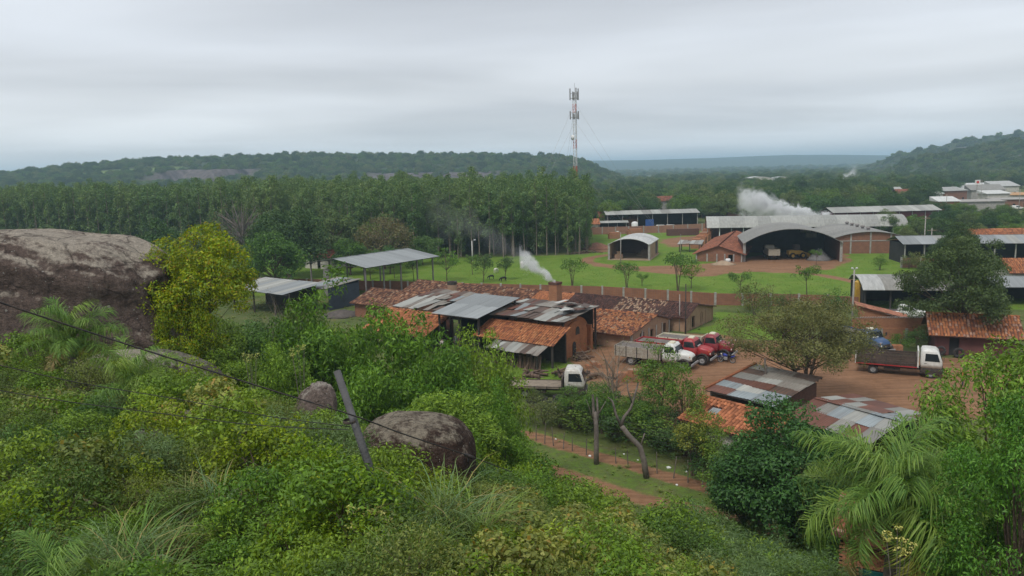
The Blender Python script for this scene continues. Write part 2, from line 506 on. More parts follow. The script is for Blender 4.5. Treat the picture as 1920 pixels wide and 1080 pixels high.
lawn = np.maximum.reduce([soft(poly_sd(GX, GY, LAWN) + _wob * 2, 2.0), soft(poly_sd(GX, GY, LUSH) + _wob, 0.8), 0.75 * soft(poly_sd(GX, GY, GPATCH) + _wob, 1.0), 0.42 * verge])
litter = np.clip((GZ - 0.6) / 2.5, 0, 1) * (RR < 200)
zone_col = np.stack([dirt, lawn, litter], -1)

def terrain_mat():
    m, nt = new_mat('terrain')
    at = N(nt, 'ShaderNodeAttribute', attribute_name='col')
    sp = N(nt, 'ShaderNodeSeparateColor'); nt.links.new(at.outputs[0], sp.inputs[0])
    g = N(nt, 'ShaderNodeNewGeometry')
    def noise(scale, det=5.0, rough=0.6):
        n = N(nt, 'ShaderNodeTexNoise', inp={'Scale': scale, 'Detail': det, 'Roughness': rough})
        nt.links.new(g.outputs['Position'], n.inputs['Vector']); return n.outputs[0]
    nb = noise(1.6, 6.0, 0.7); nm = noise(0.25); nf = noise(6.0, 4.0, 0.7); nl = noise(0.03, 3.0)
    def edge(mask, lo=0.34, hi=0.62):
        v = math_n(nt, 'ADD', mask, math_n(nt, 'MULTIPLY_ADD', nb, 0.9, -0.45))
        r = N(nt, 'ShaderNodeMapRange', inp={1: lo, 2: hi}); nt.links.new(v, r.inputs[0]); return r.outputs[0]
    r1 = ramp(nt, [(0.25, (0.060, 0.088, 0.022)), (0.5, (0.10, 0.125, 0.04)), (0.75, (0.155, 0.13, 0.062))]); nt.links.new(nm, r1.inputs[0])
    rl = ramp(nt, [(0.30, (0.075, 0.140, 0.016)), (0.48, (0.115, 0.195, 0.024)), (0.62, (0.155, 0.215, 0.036)), (0.78, (0.20, 0.19, 0.07))]); nt.links.new(math_n(nt, 'MULTIPLY_ADD', nm, 0.6, math_n(nt, 'MULTIPLY', nf, 0.4)), rl.inputs[0])
    rd = ramp(nt, [(0.22, (0.135, 0.068, 0.036)), (0.45, (0.25, 0.135, 0.074)), (0.62, (0.305, 0.17, 0.098)), (0.8, (0.38, 0.23, 0.145))]); nt.links.new(math_n(nt, 'MULTIPLY_ADD', nb, 0.6, math_n(nt, 'MULTIPLY', nm, 0.4)), rd.inputs[0])
    # wheel ruts: stretched noise across the yard
    mp = N(nt, 'ShaderNodeMapping', inp={'Rotation': (0, 0, R(28)), 'Scale': (0.18, 2.6, 1.0)}); nt.links.new(g.outputs['Position'], mp.inputs[0])
    nr = N(nt, 'ShaderNodeTexNoise', inp={'Scale': 1.0, 'Detail': 5.0, 'Roughness': 0.62}); nt.links.new(mp.outputs[0], nr.inputs['Vector'])
    rr = ramp(nt, [(0.44, (0, 0, 0)), (0.62, (1, 1, 1))]); nt.links.new(nr.outputs[0], rr.inputs[0])
    dcol = mixc(nt, math_n(nt, 'MULTIPLY', rr.outputs[0], 0.55), rd.outputs[0], (0.12, 0.064, 0.038))
    lit = ramp(nt, [(0.3, (0.045, 0.036, 0.02)), (0.7, (0.075, 0.075, 0.03))]); nt.links.new(nb, lit.inputs[0])
    c = mixc(nt, sp.outputs[2], r1.outputs[0], lit.outputs[0])
    c = mixc(nt, edge(sp.outputs[1]), c, rl.outputs[0])
    c = mixc(nt, edge(sp.outputs[0]), c, dcol)
    p = N(nt, 'ShaderNodeBsdfPrincipled', inp={'Roughness': 0.95}); p.inputs['Specular IOR Level'].default_value = 0.1
    nt.links.new(c, p.inputs['Base Color'])
    b = N(nt, 'ShaderNodeBump', inp={'Strength': 0.7, 'Distance': 0.08})
    nt.links.new(math_n(nt, 'ADD', math_n(nt, 'ADD', nb, nf), nr.outputs[0]), b.inputs['Height']); nt.links.new(b.outputs[0], p.inputs['Normal'])
    finish(nt, p.outputs[0]); return m
M_TERR = terrain_mat()
nr_, na_ = GX.shape
I = np.arange(nr_ * na_).reshape(nr_, na_)
Q = np.stack([I[:-1, :-1], I[:-1, 1:], I[1:, 1:], I[1:, :-1]], -1).reshape(-1, 4)
V_all = np.stack([GX, GY, GZ], -1).reshape(-1, 3); C_all = zone_col.reshape(-1, 3)
# close the middle under the viewpoint
cen = len(V_all)
V_all = np.vstack([V_all, [[0, 0, tz(0, 0)]]]); C_all = np.vstack([C_all, [[0, 0, 1]]])
def fmask(a): return a.reshape(-1)[Q].mean(1) > 0.5
fy_, fh_, ft_, fl_ = fmask(dirt_yard), fmask(dirt_hang), fmask(dirt_trk), fmask(lawn)
zid = np.where(ft_, 1, np.where(fy_, 2, np.where(fh_, 3, np.where(fl_, 4, 0))))
for k, nm in enumerate(['ground', 'dirt_track', 'dirt_yard', 'dirt_lane', 'lawn']):
    q = Q[zid == k]
    used = np.unique(q); remap = -np.ones(len(V_all), int); remap[used] = np.arange(len(used))
    me = np_mesh(nm, V_all[used], remap[q], M_TERR, C_all[used], smooth=True)
    tag(obj(nm, me), kind='structure')

# ------------------------------------------------------------------ hills
def hill_mat(name, g1, g2, rock):
    m, nt = new_mat(name)
    g = N(nt, 'ShaderNodeNewGeometry')
    n = N(nt, 'ShaderNodeTexNoise', inp={'Scale': 0.03, 'Detail': 8.0, 'Roughness': 0.65}); nt.links.new(g.outputs['Position'], n.inputs['Vector'])
    r = ramp(nt, [(0.35, g1), (0.65, g2)]); nt.links.new(n.outputs[0], r.inputs[0])
    at = N(nt, 'ShaderNodeAttribute', attribute_name='col')
    mp = N(nt, 'ShaderNodeMapping', inp={'Scale': (1.0, 1.0, 0.25)}); nt.links.new(g.outputs['Position'], mp.inputs[0])
    n2 = N(nt, 'ShaderNodeTexNoise', inp={'Scale': 0.16, 'Detail': 7.0, 'Roughness': 0.7}); nt.links.new(mp.outputs[0], n2.inputs['Vector'])
    r2 = ramp(nt, [(0.35, tuple(c * 0.45 for c in rock)), (0.65, tuple(min(1, c * 1.35) for c in rock))]); nt.links.new(n2.outputs[0], r2.inputs[0])
    sp = N(nt, 'ShaderNodeSeparateColor'); nt.links.new(at.outputs[0], sp.inputs[0])
    c = mixc(nt, sp.outputs[0], r.outputs[0], r2.outputs[0])
    c = mixc(nt, sp.outputs[1], c, (0.14, 0.19, 0.055))
    p = N(nt, 'ShaderNodeBsdfPrincipled', inp={'Roughness': 0.95}); p.inputs['Specular IOR Level'].default_value = 0.05
    nt.links.new(c, p.inputs['Base Color'])
    finish(nt, p.outputs[0]); return m
M_HILL = hill_mat('hill_cover', (0.028, 0.042, 0.018), (0.06, 0.08, 0.032), (0.125, 0.105, 0.10))
M_HILLF = hill_mat('plateau_cover', (0.028, 0.05, 0.026), (0.05, 0.08, 0.035), (0.2, 0.16, 0.14))
def hill(name, pix, y_top, depth, base_y, label=None, nu=220, nv=46, cliff=None, rough=3.0, seed=1, meadow=None, mat=None, back=90):
    """ridge through skyline pixels (px, py) standing at distance y_top(px); front slope falls to the plain over `depth` metres"""
    px = np.linspace(pix[0][0], pix[-1][0], nu)
    py = np.interp(px, [p[0] for p in pix], [p[1] for p in pix])
    yt = y_top(px) if callable(y_top) else np.full(nu, float(y_top))
    crest = np.array([D(a, b, c) for a, b, c in zip(px, py, yt)])
    rows = []; cols = []
    for j in range(nv):
        t = j / (nv - 1)                     # 0 = foot, ~0.8 = crest, 1 = behind
        tt = min(t / 0.8, 1.0)
        prof = tt ** 0.85
        rock = np.zeros(nu); mead = np.zeros(nu)
        p = crest.copy()
        if t <= 0.8:
            dep = depth * (1 - tt)
        else:
            dep = -back * (t - 0.8) / 0.2
            prof = 1.0 - 0.5 * (t - 0.8) / 0.2
        # move along the view-independent world direction: slope faces -Y
        p[:, 1] = crest[:, 1] - dep
        n = fbm(p[:, 0] * 0.012, p[:, 1] * 0.012, seed, 4)
        zf = prof
        if cliff:
            for (c0, c1, t0, t1, lo, hi) in cliff:
                w = sstep(c0 - 30, c0 + 20, px) * (1 - sstep(c1 - 20, c1 + 30, px))
                tn = tt + 0.16 * fbm(px * 0.03, np.full(nu, seed * 1.0), seed + 4, 4)
                cl = lo + (hi - lo) * sstep(t0, t1, tn)
                below = np.minimum(prof, cl); k = (tn < t1 + 0.12)
                zf = np.where(k, zf * (1 - w) + w * np.minimum(np.maximum(cl, prof * 0.6), np.maximum(prof, hi)), zf)
                rock = np.maximum(rock, w * sstep(t0 - 0.12, t0, tn) * (1 - sstep(t1, t1 + 0.06, tn)))
        p[:, 2] = np.maximum(crest[:, 2], 4) * zf + n * rough * (0.15 if t > 0.72 else 1.0) * (0.3 + tt) - 1.5 * (1 - tt)
        if meadow:
            for (c0, c1, t0, t1) in meadow:
                w = sstep(c0 - 25, c0 + 25, px) * (1 - sstep(c1 - 25, c1 + 25, px)) * sstep(t0 - 0.02, t0 + 0.02, tt) * (1 - sstep(t1 - 0.02, t1 + 0.02, tt))
                mead = np.maximum(mead, w)
        rows.append(p); cols.append(np.stack([rock, mead, np.zeros(nu)], -1))
    V = np.concatenate(rows); C = np.concatenate(cols)
    J = np.arange(nv * nu).reshape(nv, nu)
    q = np.stack([J[:-1, :-1], J[:-1, 1:], J[1:, 1:], J[1:, :-1]], -1).reshape(-1, 4)
    o = obj(name, np_mesh(name, V, q, mat or M_HILL, C, smooth=True))
    tag(o, kind='structure')
    return o, V.reshape(nv, nu, 3), C.reshape(nv, nu, 3)
H_LEFT = hill('hill', [(-420, 350), (-200, 342), (0, 330), (60, 323), (130, 315), (200, 309), (270, 304), (350, 300), (450, 296), (560, 292), (700, 293), (820, 292), (900, 291), (1000, 294), (1060, 296), (1090, 303), (1115, 315), (1135, 330), (1150, 346)],
              lambda p: 1000 + 0.12 * (p - 500), 330, 0, cliff=[(400, 545, 0.42, 0.56, 0.34, 0.66), (740, 930, 0.26, 0.46, 0.24, 0.5)], meadow=[(230, 400, 0.62, 0.72), (520, 600, 0.70, 0.77)], seed=3)
H_FAR = hill('hill', [(850, 303), (1090, 301), (1200, 300), (1330, 296), (1400, 293), (1480, 290), (1600, 290), (1680, 292), (1800, 292), (2000, 290)], 3900, 1100, 0, seed=8, nu=160, nv=24, rough=7, mat=M_HILLF)
H_MID = hill('hill', [(1020, 334), (1100, 333), (1200, 331), (1300, 330), (1420, 328), (1520, 325), (1640, 323), (1750, 316), (1900, 310), (2100, 306)], 2500, 700, 0, seed=12, nu=160, nv=20, rough=5, mat=M_HILLF)
H_RB = hill('hill', [(1625, 318), (1650, 303), (1680, 291), (1720, 284), (1760, 277), (1772, 270), (1800, 264), (1850, 258), (1890, 252), (1930, 249), (2100, 244), (2400, 270)], 1250, 400, 0, seed=15, nu=120, nv=36, cliff=[(1700, 1900, 0.72, 0.82, 0.6, 0.85)])
H_RF = hill('hill', [(1665, 322), (1700, 305), (1740, 293), (1800, 287), (1840, 276), (1880, 268), (1930, 262), (2100, 250), (2400, 262)], 850, 300, 0, seed=19, nu=120, nv=40, rough=4, cliff=[(1780, 2000, 0.55, 0.66, 0.45, 0.75)])

# ------------------------------------------------------------------ haze
hz = MB(); hz.box(-9800, 9800, -9800, 9800, -6.0, 115.0)
mh, nth = new_mat('haze_air')
pv = N(nth, 'ShaderNodeVolumePrincipled')
pv.inputs['Color'].default_value = (0.58, 0.80, 1.0, 1)
pv.inputs['Density'].default_value = 0.00029
pv.inputs['Anisotropy'].default_value = 0.1
ho = N(nth, 'ShaderNodeOutputMaterial'); nth.links.new(pv.outputs[0], ho.inputs[1])
haze = hz.build('haze', mh)
tag(haze, 'thin pale haze hanging in the air over the valley', 'haze', kind='stuff')
# ------------------------------------------------------------------ foliage
def unit(v):
    return v / (np.linalg.norm(v, axis=-1, keepdims=True) + 1e-9)
def leaves(pos, nrm, length, width, col, rg, droop=0.3, fold=0.15):
    """diamond leaves: pos (n,3), nrm (n,3) facing; returns V (4n,3), F (n,4), C (4n,3)"""
    n = len(pos)
    rnd = unit(rg.normal(size=(n, 3)))
    t = unit(np.cross(nrm, rnd)); t[:, 2] -= droop * rg.random(n); t = unit(t)
    s = unit(np.cross(nrm, t))
    l = (length * (0.65 + 0.7 * rg.random(n)))[:, None]; w = (width * (0.65 + 0.7 * rg.random(n)))[:, None]
    up = nrm * (fold * l)
    V = np.stack([pos - t * l * 0.5, pos + s * w * 0.5 + up * 0.4, pos + t * l * 0.5 - up * 0.5, pos - s * w * 0.5 + up * 0.4], 1).reshape(-1, 3)
    Fq = np.arange(4 * n).reshape(n, 4)
    return V, Fq, np.repeat(col, 4, 0)
def leaf_cols(n, pal, rg, var=0.22, mixv=None):
    """pal: list of (colour, weight)"""
    w = np.array([p[1] for p in pal], float); w /= w.sum()
    k = rg.choice(len(pal), n, p=w) if mixv is None else mixv
    c = np.array([p[0] for p in pal])[k]
    return c * (1 - var + 2 * var * rg.random((n, 1)))
def cluster_leaves(cent, rads, per, size, width, pal, rg, flat=0.75, up=0.5, inner=0.45, rand=0.6, droop=0.3, tone=0.18):
    """foliage clumps: leaves in a shell round each clump centre, denser on the upper side"""
    P = []; Nn = []; Cc = []
    for c, r in zip(cent, rads):
        n = max(6, int(per * (r ** 2)))
        d = unit(rg.normal(size=(n, 3)) + np.array([0, 0, 0.35]))
        rr = r * (inner + (1 - inner) * rg.random(n) ** 0.6)[:, None]
        rr = rr * (1 + 0.25 * np.sin(5 * d[:, :1] + c[0] * 7) * np.cos(4 * d[:, 1:2] + c[1] * 5))
        p = c + d * rr * np.array([1, 1, flat])
        P.append(p); Nn.append(unit(d + np.array([0, 0, up]) + rand * rg.normal(size=(n, 3))))
        Cc.append(leaf_cols(n, pal, rg) * (1 - tone + 2 * tone * rg.random()))
    P = np.concatenate(P); Nn = np.concatenate(Nn); Cc = np.concatenate(Cc)
    return leaves(P, Nn, size, width, Cc, rg, droop)
def join_leaf(name, sets, mat=None):
    V = []; Fq = []; C = []; k = 0
    for v, f, c in sets:
        V.append(v); Fq.append(f + k); C.append(c); k += len(v)
    return np_mesh(name, np.concatenate(V), np.concatenate(Fq), mat or M_LEAF, np.concatenate(C))
def bez(a, b, c, n):
    t = np.linspace(0, 1, n)[:, None]
    return (1 - t) ** 2 * np.array(a) + 2 * t * (1 - t) * np.array(b) + t * t * np.array(c)
def crown_points(rg, n, rx, rz, zc, shell=0.55, squash=1.0, lump=0.25, lowcut=-0.6):
    out = []
    while len(out) < n:
        d = unit(rg.normal(size=3))
        if d[2] < lowcut: continue
        r = shell + (1 - shell) * rg.random() ** 0.5
        r *= 1 + lump * math.sin(3 * d[0] + 1.3) * math.cos(4 * d[1] + 0.7)
        out.append((d[0] * rx * r, d[1] * rx * r * squash, zc + d[2] * rz * r))
    return np.array(out)
def make_tree(key, h, rx, rz, ncl, cr, per, size, width, pal, seed, trunk_r=0.14, fork=0.3, bark=None, zc=None, flat=0.75, shell=0.55, limbs=None, multi=1, lean=0.08, bare=0.0, droop=0.3, lump=0.25, lowcut=-0.6, up=0.5, sides=6, topcl=None):
    """returns (trunk mesh, crown mesh); base at origin"""
    rg = np.random.default_rng(seed)
    zc = h - rz if zc is None else zc
    cp = crown_points(rg, ncl, rx, rz, zc, shell, 1.0, lump, lowcut)
    if topcl is not None: cp = np.vstack([cp, topcl])
    cl_r = cr * (0.7 + 0.6 * rg.random(len(cp)))
    tb = MB()
    stems = []
    for k in range(multi):
        a = 2 * math.pi * k / max(multi, 1) + rg.random()
        off = 0.0 if multi == 1 else rx * 0.32
        top = np.array([math.cos(a) * off + lean * h * rg.normal() * 0.5, math.sin(a) * off + lean * h * rg.normal() * 0.5, zc + rz * 0.15])
        mid = np.array([top[0] * 0.25 + rg.normal() * lean * 0.6, top[1] * 0.25 + rg.normal() * lean * 0.6, top[2] * 0.5])
        b0 = np.array([0.06 * math.cos(a), 0.06 * math.sin(a), -0.35]) * (multi > 1) + np.array([0, 0, -0.35]) * (multi == 1)
        pts = bez(b0, mid, top, 7)
        rr = trunk_r * np.linspace(1.15, 0.35, 7); rr[0] *= 1.35
        tb.tube(pts, rr, sides, cap=False); stems.append(pts)
    order = rg.permutation(len(cp))[:(limbs if limbs is not None else len(cp))]
    for i in order:
        c = cp[i]
        st = stems[rg.integers(len(stems))]
        s = st[min(6, 2 + int(4.5 * np.clip((c[2] - fork * h) / (h - fork * h), 0, 1) * rg.random() ** 0.3))]
        if s[2] > c[2] - 0.02 * h: s = st[3]
        mid = (s + c) / 2 + np.array([0, 0, 0.10 * h * (rg.random() - 0.25)]) + rg.normal(size=3) * 0.03 * h
        pts = bez(s, mid, c, 5)
        r0 = trunk_r * (0.22 + 0.25 * rg.random())
        tb.tube(pts, np.linspace(r0, r0 * 0.25, 5), 4, cap=False)
    tm = tb.mesh(key + '_trunk', bark or M_BARK, smooth=True)
    keep = rg.random(len(cp)) >= bare
    cm = join_leaf(key + '_crown', [cluster_leaves(cp[keep], cl_r[keep], per, size, width, pal, rg, flat, up=up, droop=droop)])
    return tm, cm
def plant(name, proto, loc, label, cat, group=None, scale=1.0, rz=None, parts=('trunk', 'crown'), tilt=0.0):
    rz = random.uniform(0, 6.283) if rz is None else rz
    t = thing(name, label, cat, loc, rz, group, scale)
    if tilt: t.rotation_euler[0] = random.uniform(-tilt, tilt); t.rotation_euler[1] = random.uniform(-tilt, tilt)
    for nm, me in zip(parts, proto):
        if me is not None: obj(nm, me, t)
    return t
# palettes (leaf reflectance)
GR_MID = [((0.075, 0.135, 0.026), 5), ((0.105, 0.175, 0.030), 3), ((0.055, 0.098, 0.022), 3)]
GR_FRESH = [((0.108, 0.185, 0.028), 5), ((0.145, 0.23, 0.036), 3), ((0.068, 0.128, 0.022), 3)]
GR_DARK = [((0.042, 0.082, 0.024), 5), ((0.060, 0.105, 0.028), 3), ((0.032, 0.062, 0.02), 3)]
GR_EUC = [((0.095, 0.152, 0.052), 5), ((0.135, 0.19, 0.066), 3), ((0.06, 0.104, 0.038), 3)]
GR_OLIVE = [((0.105, 0.125, 0.038), 5), ((0.14, 0.15, 0.05), 2), ((0.075, 0.092, 0.032), 4)]
GR_YEL = [((0.20, 0.235, 0.018), 5), ((0.26, 0.27, 0.022), 3), ((0.13, 0.19, 0.02), 4), ((0.24, 0.17, 0.02), 1)]
GR_BLUE = [((0.07, 0.125, 0.055), 5), ((0.095, 0.155, 0.07), 3), ((0.05, 0.095, 0.04), 3)]
BR_DRY = [((0.15, 0.125, 0.06), 4), ((0.11, 0.085, 0.05), 4), ((0.09, 0.095, 0.035), 3)]
GR_PALM = [((0.125, 0.195, 0.042), 5), ((0.155, 0.225, 0.055), 3), ((0.085, 0.15, 0.035), 3)]

# ------------------------------------------------------------------ eucalyptus plantation
def make_euc(key, h, seed, pal=GR_EUC, clear=0.34):
    rg = np.random.default_rng(seed)
    tb = MB(); z = np.linspace(-0.3, h * 0.97, 7)
    pts = np.stack([0.12 * np.cumsum(rg.normal(size=7)) * 0.5, 0.12 * np.cumsum(rg.normal(size=7)) * 0.5, z], -1); pts[0, :2] = 0; pts[1, :2] = 0
    tb.tube(pts, np.linspace(0.15, 0.03, 7), 5, cap=False)
    cent = []; rad = []
    nc = 30
    for i in range(nc):
        t = (i + rg.random()) / nc
        zz = h * (clear + (1 - clear) * t) - 0.3
        r_env = 1.75 * (0.55 + 0.9 * t) * (1 - t ** 4) ** 0.7 + 0.15
        a = rg.random() * 6.283; r = r_env * rg.random() ** 0.5
        cent.append((r * math.cos(a), r * math.sin(a), zz)); rad.append(0.6 + 0.5 * rg.random() * (1 - 0.3 * t))
    k = len(cent)
    for c in cent[::2]:
        q = np.array([np.interp(c[2] - 0.8, pts[:, 2], pts[:, 0]), np.interp(c[2] - 0.8, pts[:, 2], pts[:, 1]), c[2] - 0.8])
        tb.tube([q, c], [0.03, 0.01], 3, cap=False)
    cm = join_leaf(key + '_crown', [cluster_leaves(np.array(cent), np.array(rad), 95, 0.42, 0.19, pal, rg, flat=1.1, up=0.45, droop=0.9, tone=0.25)])
    return tb.mesh(key + '_trunk', M_EUCB, smooth=True), cm
M_EUCB = paint('eucalyptus_bark', (0.235, 0.19, 0.15), 0.9, 0.35, 2.0, spec=0.1)
EUC = [make_euc('eucalyptus%d' % i, 17.0 + 0.5 * i, 40 + i, clear=(0.36, 0.42, 0.10, 0.38, 0.06)[i]) for i in range(5)]
# stand outline in plan; rows 2.7 m apart; only trees in and near the front are single things
EUC_POLY = [(17.5, 176), (-34, 176), (-44, 190), (-62, 200), (-80, 208), (-104, 214), (-150, 226), (-215, 240), (-215, 330), (-60, 330), (10, 262), (22, 215), (20, 190)]
cand = []
yy = 176.0
for iy in range(58):
    for ix in range(100):
        x = -216 + ix * 2.55 + rng.normal() * 0.35; y = yy + iy * 2.7 + rng.normal() * 0.35
        cand.append((x, y))
cand = np.array(cand); sd = poly_sd(cand[:, 0], cand[:, 1], EUC_POLY)
cand = cand[sd > 0]
# distance behind the front edge
front = -line_sd(cand[:, 0], cand[:, 1], [(20, 184), (17.5, 176), (-34, 176), (-44, 190), (-62, 200), (-80, 208), (-104, 214), (-150, 226), (-215, 240)], 0.0)
order = np.argsort(front + 0.004 * np.abs(cand[:, 0]))
front_ids = order[:285]; rest_ids = order[285:]
for i in front_ids:
    x, y = cand[i]
    s = 0.86 + 0.10 * rng.normal()
    if rng.random() < 0.05: continue
    if x > 8: s *= 1 - 0.018 * (x - 8)
    if x < -60: s *= 1.10
    _q = 960 + F_PX * x / (y * 1.03); _w = 'behind the huge boulder' if _q < 290 else 'behind the mango and leafless trees' if _q < 640 else 'behind the brown crowned tree' if _q < 800 else 'with pale trunks bordering the lawn' if _q < 960 else 'at the right end near the mast'; _w += ', outermost row' if front[i] < 3 else ''
    plant('eucalyptus_tree', EUC[rng.choice([0, 1, 3]) if -30 < x and rng.random() < 0.85 else rng.choice([2, 4, 2, 4, 0])], (x, y, tz(x, y)), 'tall slender eucalyptus tree ' + _w, 'tree', 'eucalyptus plantation trees ' + _w, (1.15 * float(np.clip(s, 0.62, 1.08)),) * 2 + (float(np.clip(s, 0.62, 1.08)),))

# points instancing for stuff: vertices + geometry nodes
def gn_scatter(name, pts, scl, meshes, label, seed=0, cat=None):
    """ONE stuff object: vertices at pts, every vertex an instance of the given crown mesh (joined proto), spun and scaled"""
    me = bpy.data.meshes.new(name)
    me.vertices.add(len(pts)); me.vertices.foreach_set('co', np.asarray(pts, np.float32).ravel())
    a = me.attributes.new('sc', 'FLOAT', 'POINT'); a.data.foreach_set('value', np.asarray(scl, np.float32))
    rz = me.attributes.new('rz', 'FLOAT', 'POINT'); rz.data.foreach_set('value', (np.random.default_rng(seed).random(len(pts)) * 6.283).astype(np.float32))
    o = obj(name, me)
    ng = bpy.data.node_groups.new(name + '_nodes', 'GeometryNodeTree')
    ng.interface.new_socket('Geometry', in_out='INPUT', socket_type='NodeSocketGeometry')
    ng.interface.new_socket('Geometry', in_out='OUTPUT', socket_type='NodeSocketGeometry')
    gi = ng.nodes.new('NodeGroupInput'); go = ng.nodes.new('NodeGroupOutput')
    ip = ng.nodes.new('GeometryNodeInstanceOnPoints')
    jg = ng.nodes.new('GeometryNodeJoinGeometry')
    for ob in meshes:
        oi = ng.nodes.new('GeometryNodeObjectInfo'); oi.inputs['Object'].default_value = ob; oi.transform_space = 'ORIGINAL'
        gti = ng.nodes.new('GeometryNodeGeometryToInstance')
        ng.links.new(oi.outputs['Geometry'], gti.inputs[0]); ng.links.new(gti.outputs[0], jg.inputs[0])
    ip.inputs['Pick Instance'].default_value = True
    na = ng.nodes.new('GeometryNodeInputNamedAttribute'); na.data_type = 'FLOAT'; na.inputs['Name'].default_value = 'sc'
    nb = ng.nodes.new('GeometryNodeInputNamedAttribute'); nb.data_type = 'FLOAT'; nb.inputs['Name'].default_value = 'rz'
    cx = ng.nodes.new('ShaderNodeCombineXYZ')
    e2r = ng.nodes.new('FunctionNodeEulerToRotation')
    lk = ng.links.new
    lk(gi.outputs[0], ip.inputs['Points']); lk(jg.outputs[0], ip.inputs['Instance'])
    lk(nb.outputs['Attribute'], cx.inputs[2]); lk(cx.outputs[0], e2r.inputs[0]); lk(e2r.outputs[0], ip.inputs['Rotation'])
    lk(na.outputs['Attribute'], ip.inputs['Scale']); lk(ip.outputs[0], go.inputs[0])
    md = o.modifiers.new('scatter', 'NODES'); md.node_group = ng
    tag(o, label, cat, kind='stuff')
    return o
def crown_of(mesh): return next(o for o in COL.objects if o.data is mesh)
gn_scatter('eucalyptus_wood', [(cand[i][0], cand[i][1], tz(*cand[i])) for i in rest_ids], 0.91 + 0.075 * rng.normal(size=len(rest_ids)), [crown_of(e[1]) for e in EUC],
           'deep interior of the eucalyptus plantation, crowns seen over the front rows', 1, 'plantation')
# ------------------------------------------------------------------ trees of the middle ground
T_MANGO = make_tree('mango', 9.5, 5.2, 4.3, 60, 1.5, 95, 0.42, 0.17, GR_DARK, 11, trunk_r=0.3, zc=5.0)
T_ROUND = make_tree('round', 8.0, 4.2, 3.5, 48, 1.3, 95, 0.40, 0.17, GR_MID, 12, trunk_r=0.22, zc=4.4)
T_ROUND2 = make_tree('round2', 7.0, 3.9, 3.0, 40, 1.3, 90, 0.40, 0.17, [((0.06, 0.11, 0.032), 4), ((0.085, 0.14, 0.04), 3)], 13, trunk_r=0.2, zc=3.9, lump=0.4)
T_ROUND3 = make_tree('round3', 8.5, 4.6, 3.2, 46, 1.35, 85, 0.42, 0.17, [((0.085, 0.12, 0.04), 4), ((0.11, 0.14, 0.045), 3), ((0.06, 0.09, 0.03), 3)], 14, trunk_r=0.22, zc=5.1, lump=0.35)
T_TALL = make_tree('tall', 11.0, 3.2, 4.8, 50, 1.25, 90, 0.42, 0.17, GR_DARK, 15, trunk_r=0.2, zc=6.2, lump=0.4)
T_BROWN = make_tree('brown', 8.0, 4.6, 3.8, 60, 1.2, 60, 0.34, 0.12, BR_DRY, 16, trunk_r=0.22, zc=4.0)
T_BARE = make_tree('bare', 8.5, 5.2, 3.6, 90, 0.9, 9, 0.25, 0.06, BR_DRY, 17, trunk_r=0.25, zc=4.8, bark=M_BARKG)
T_FLAT = make_tree('flat_crown', 8.0, 5.0, 2.0, 44, 1.3, 80, 0.34, 0.14, GR_DARK, 18, trunk_r=0.25, zc=5.9, lump=0.3, lowcut=-0.3)
FAR_PROTOS = [T_MANGO, T_ROUND, T_ROUND2, T_ROUND3, T_TALL, T_FLAT]
def ground_tree(name, proto, px, py, y, label, cat='tree', group=None, scale=1.0, rz=None):
    p = D(px, py, y); return plant(name, proto, (p.x, y, tz(p.x, y)), label, cat, group, scale, rz)
# (name, proto, px, distance, scale, label)
MID = [
    ('mango_tree', T_MANGO, 540, 150, 1.0, 'large dark green rounded mango tree left of the small red roofed house'),
    ('round_tree', T_ROUND, 512, 134, 0.85, 'bushy dark green tree in front of the mango tree, above the low grey shed roof'),
    ('bare_tree', T_BARE, 455, 178, 1.2, 'leafless purple grey tree in front of the eucalyptus plantation'),
    ('brown_tree', T_BROWN, 720, 160, 1.0, 'round crowned tree with brown fading foliage above the open metal shed'),
    ('round_tree', T_ROUND3, 625, 166, 0.9, 'green tree between the mango tree and the brown tree'),
    ('round_tree', T_ROUND, 655, 152, 0.6, 'small bright green tree behind the left end of the open metal shed'),
    ('round_tree', T_ROUND2, 730, 152, 0.55, 'low green tree under the brown crowned tree'),
    ('round_tree', T_ROUND3, 195, 118, 0.80, 'green rounded tree behind the top of the big boulder'),
    ('round_tree', T_ROUND2, 285, 122, 0.95, 'grey green tree left of the yellow green tree, behind the boulder'),
    ('round_tree', T_TALL, 302, 140, 0.75, 'blue green tree rising behind the yellow green tree'),
    ('round_tree', T_ROUND2, 585, 172, 0.9, 'hazy green tree behind the right side of the mango tree'),
    ('round_tree', T_ROUND2, 480, 150, 0.7, 'dark green bush tree at the left foot of the mango tree'),
    ('round_tree', T_ROUND3, 395, 150, 0.8, 'dull green tree below the leafless grey tree'),
    ('round_tree', T_ROUND, 700, 172, 0.75, 'green tree squeezed between the brown tree and the eucalyptus trunks'),
    ('round_tree', T_ROUND2, 792, 166, 0.62, 'green tree at the corner of the eucalyptus plantation'),
]
for nm, pr, px, y, s, lb in MID:
    ground_tree(nm, pr, px, 480, y, lb, scale=s * 1.42)
# field trees: thin trunk, loose flat crown
def field_proto(key, seed, multi=1, h=4.2, rx=1.9, rz=1.1, n=20, pal=GR_MID):
    return make_tree(key, h, rx, rz, n, 0.62, 120, 0.26, 0.12, pal, seed, trunk_r=0.07, zc=h - rz * 0.9, multi=multi, lean=0.10, shell=0.35, lump=0.3)
FT = [field_proto('field_a', 31), field_proto('field_b', 32, 2), field_proto('field_c', 33, 3, 4.6, 2.3, 1.1), field_proto('field_d', 34, 1, 4.6, 2.1, 1.6, 26, GR_FRESH), field_proto('field_e', 35, 1, 4.4, 1.7, 1.4, 24, GR_DARK)]
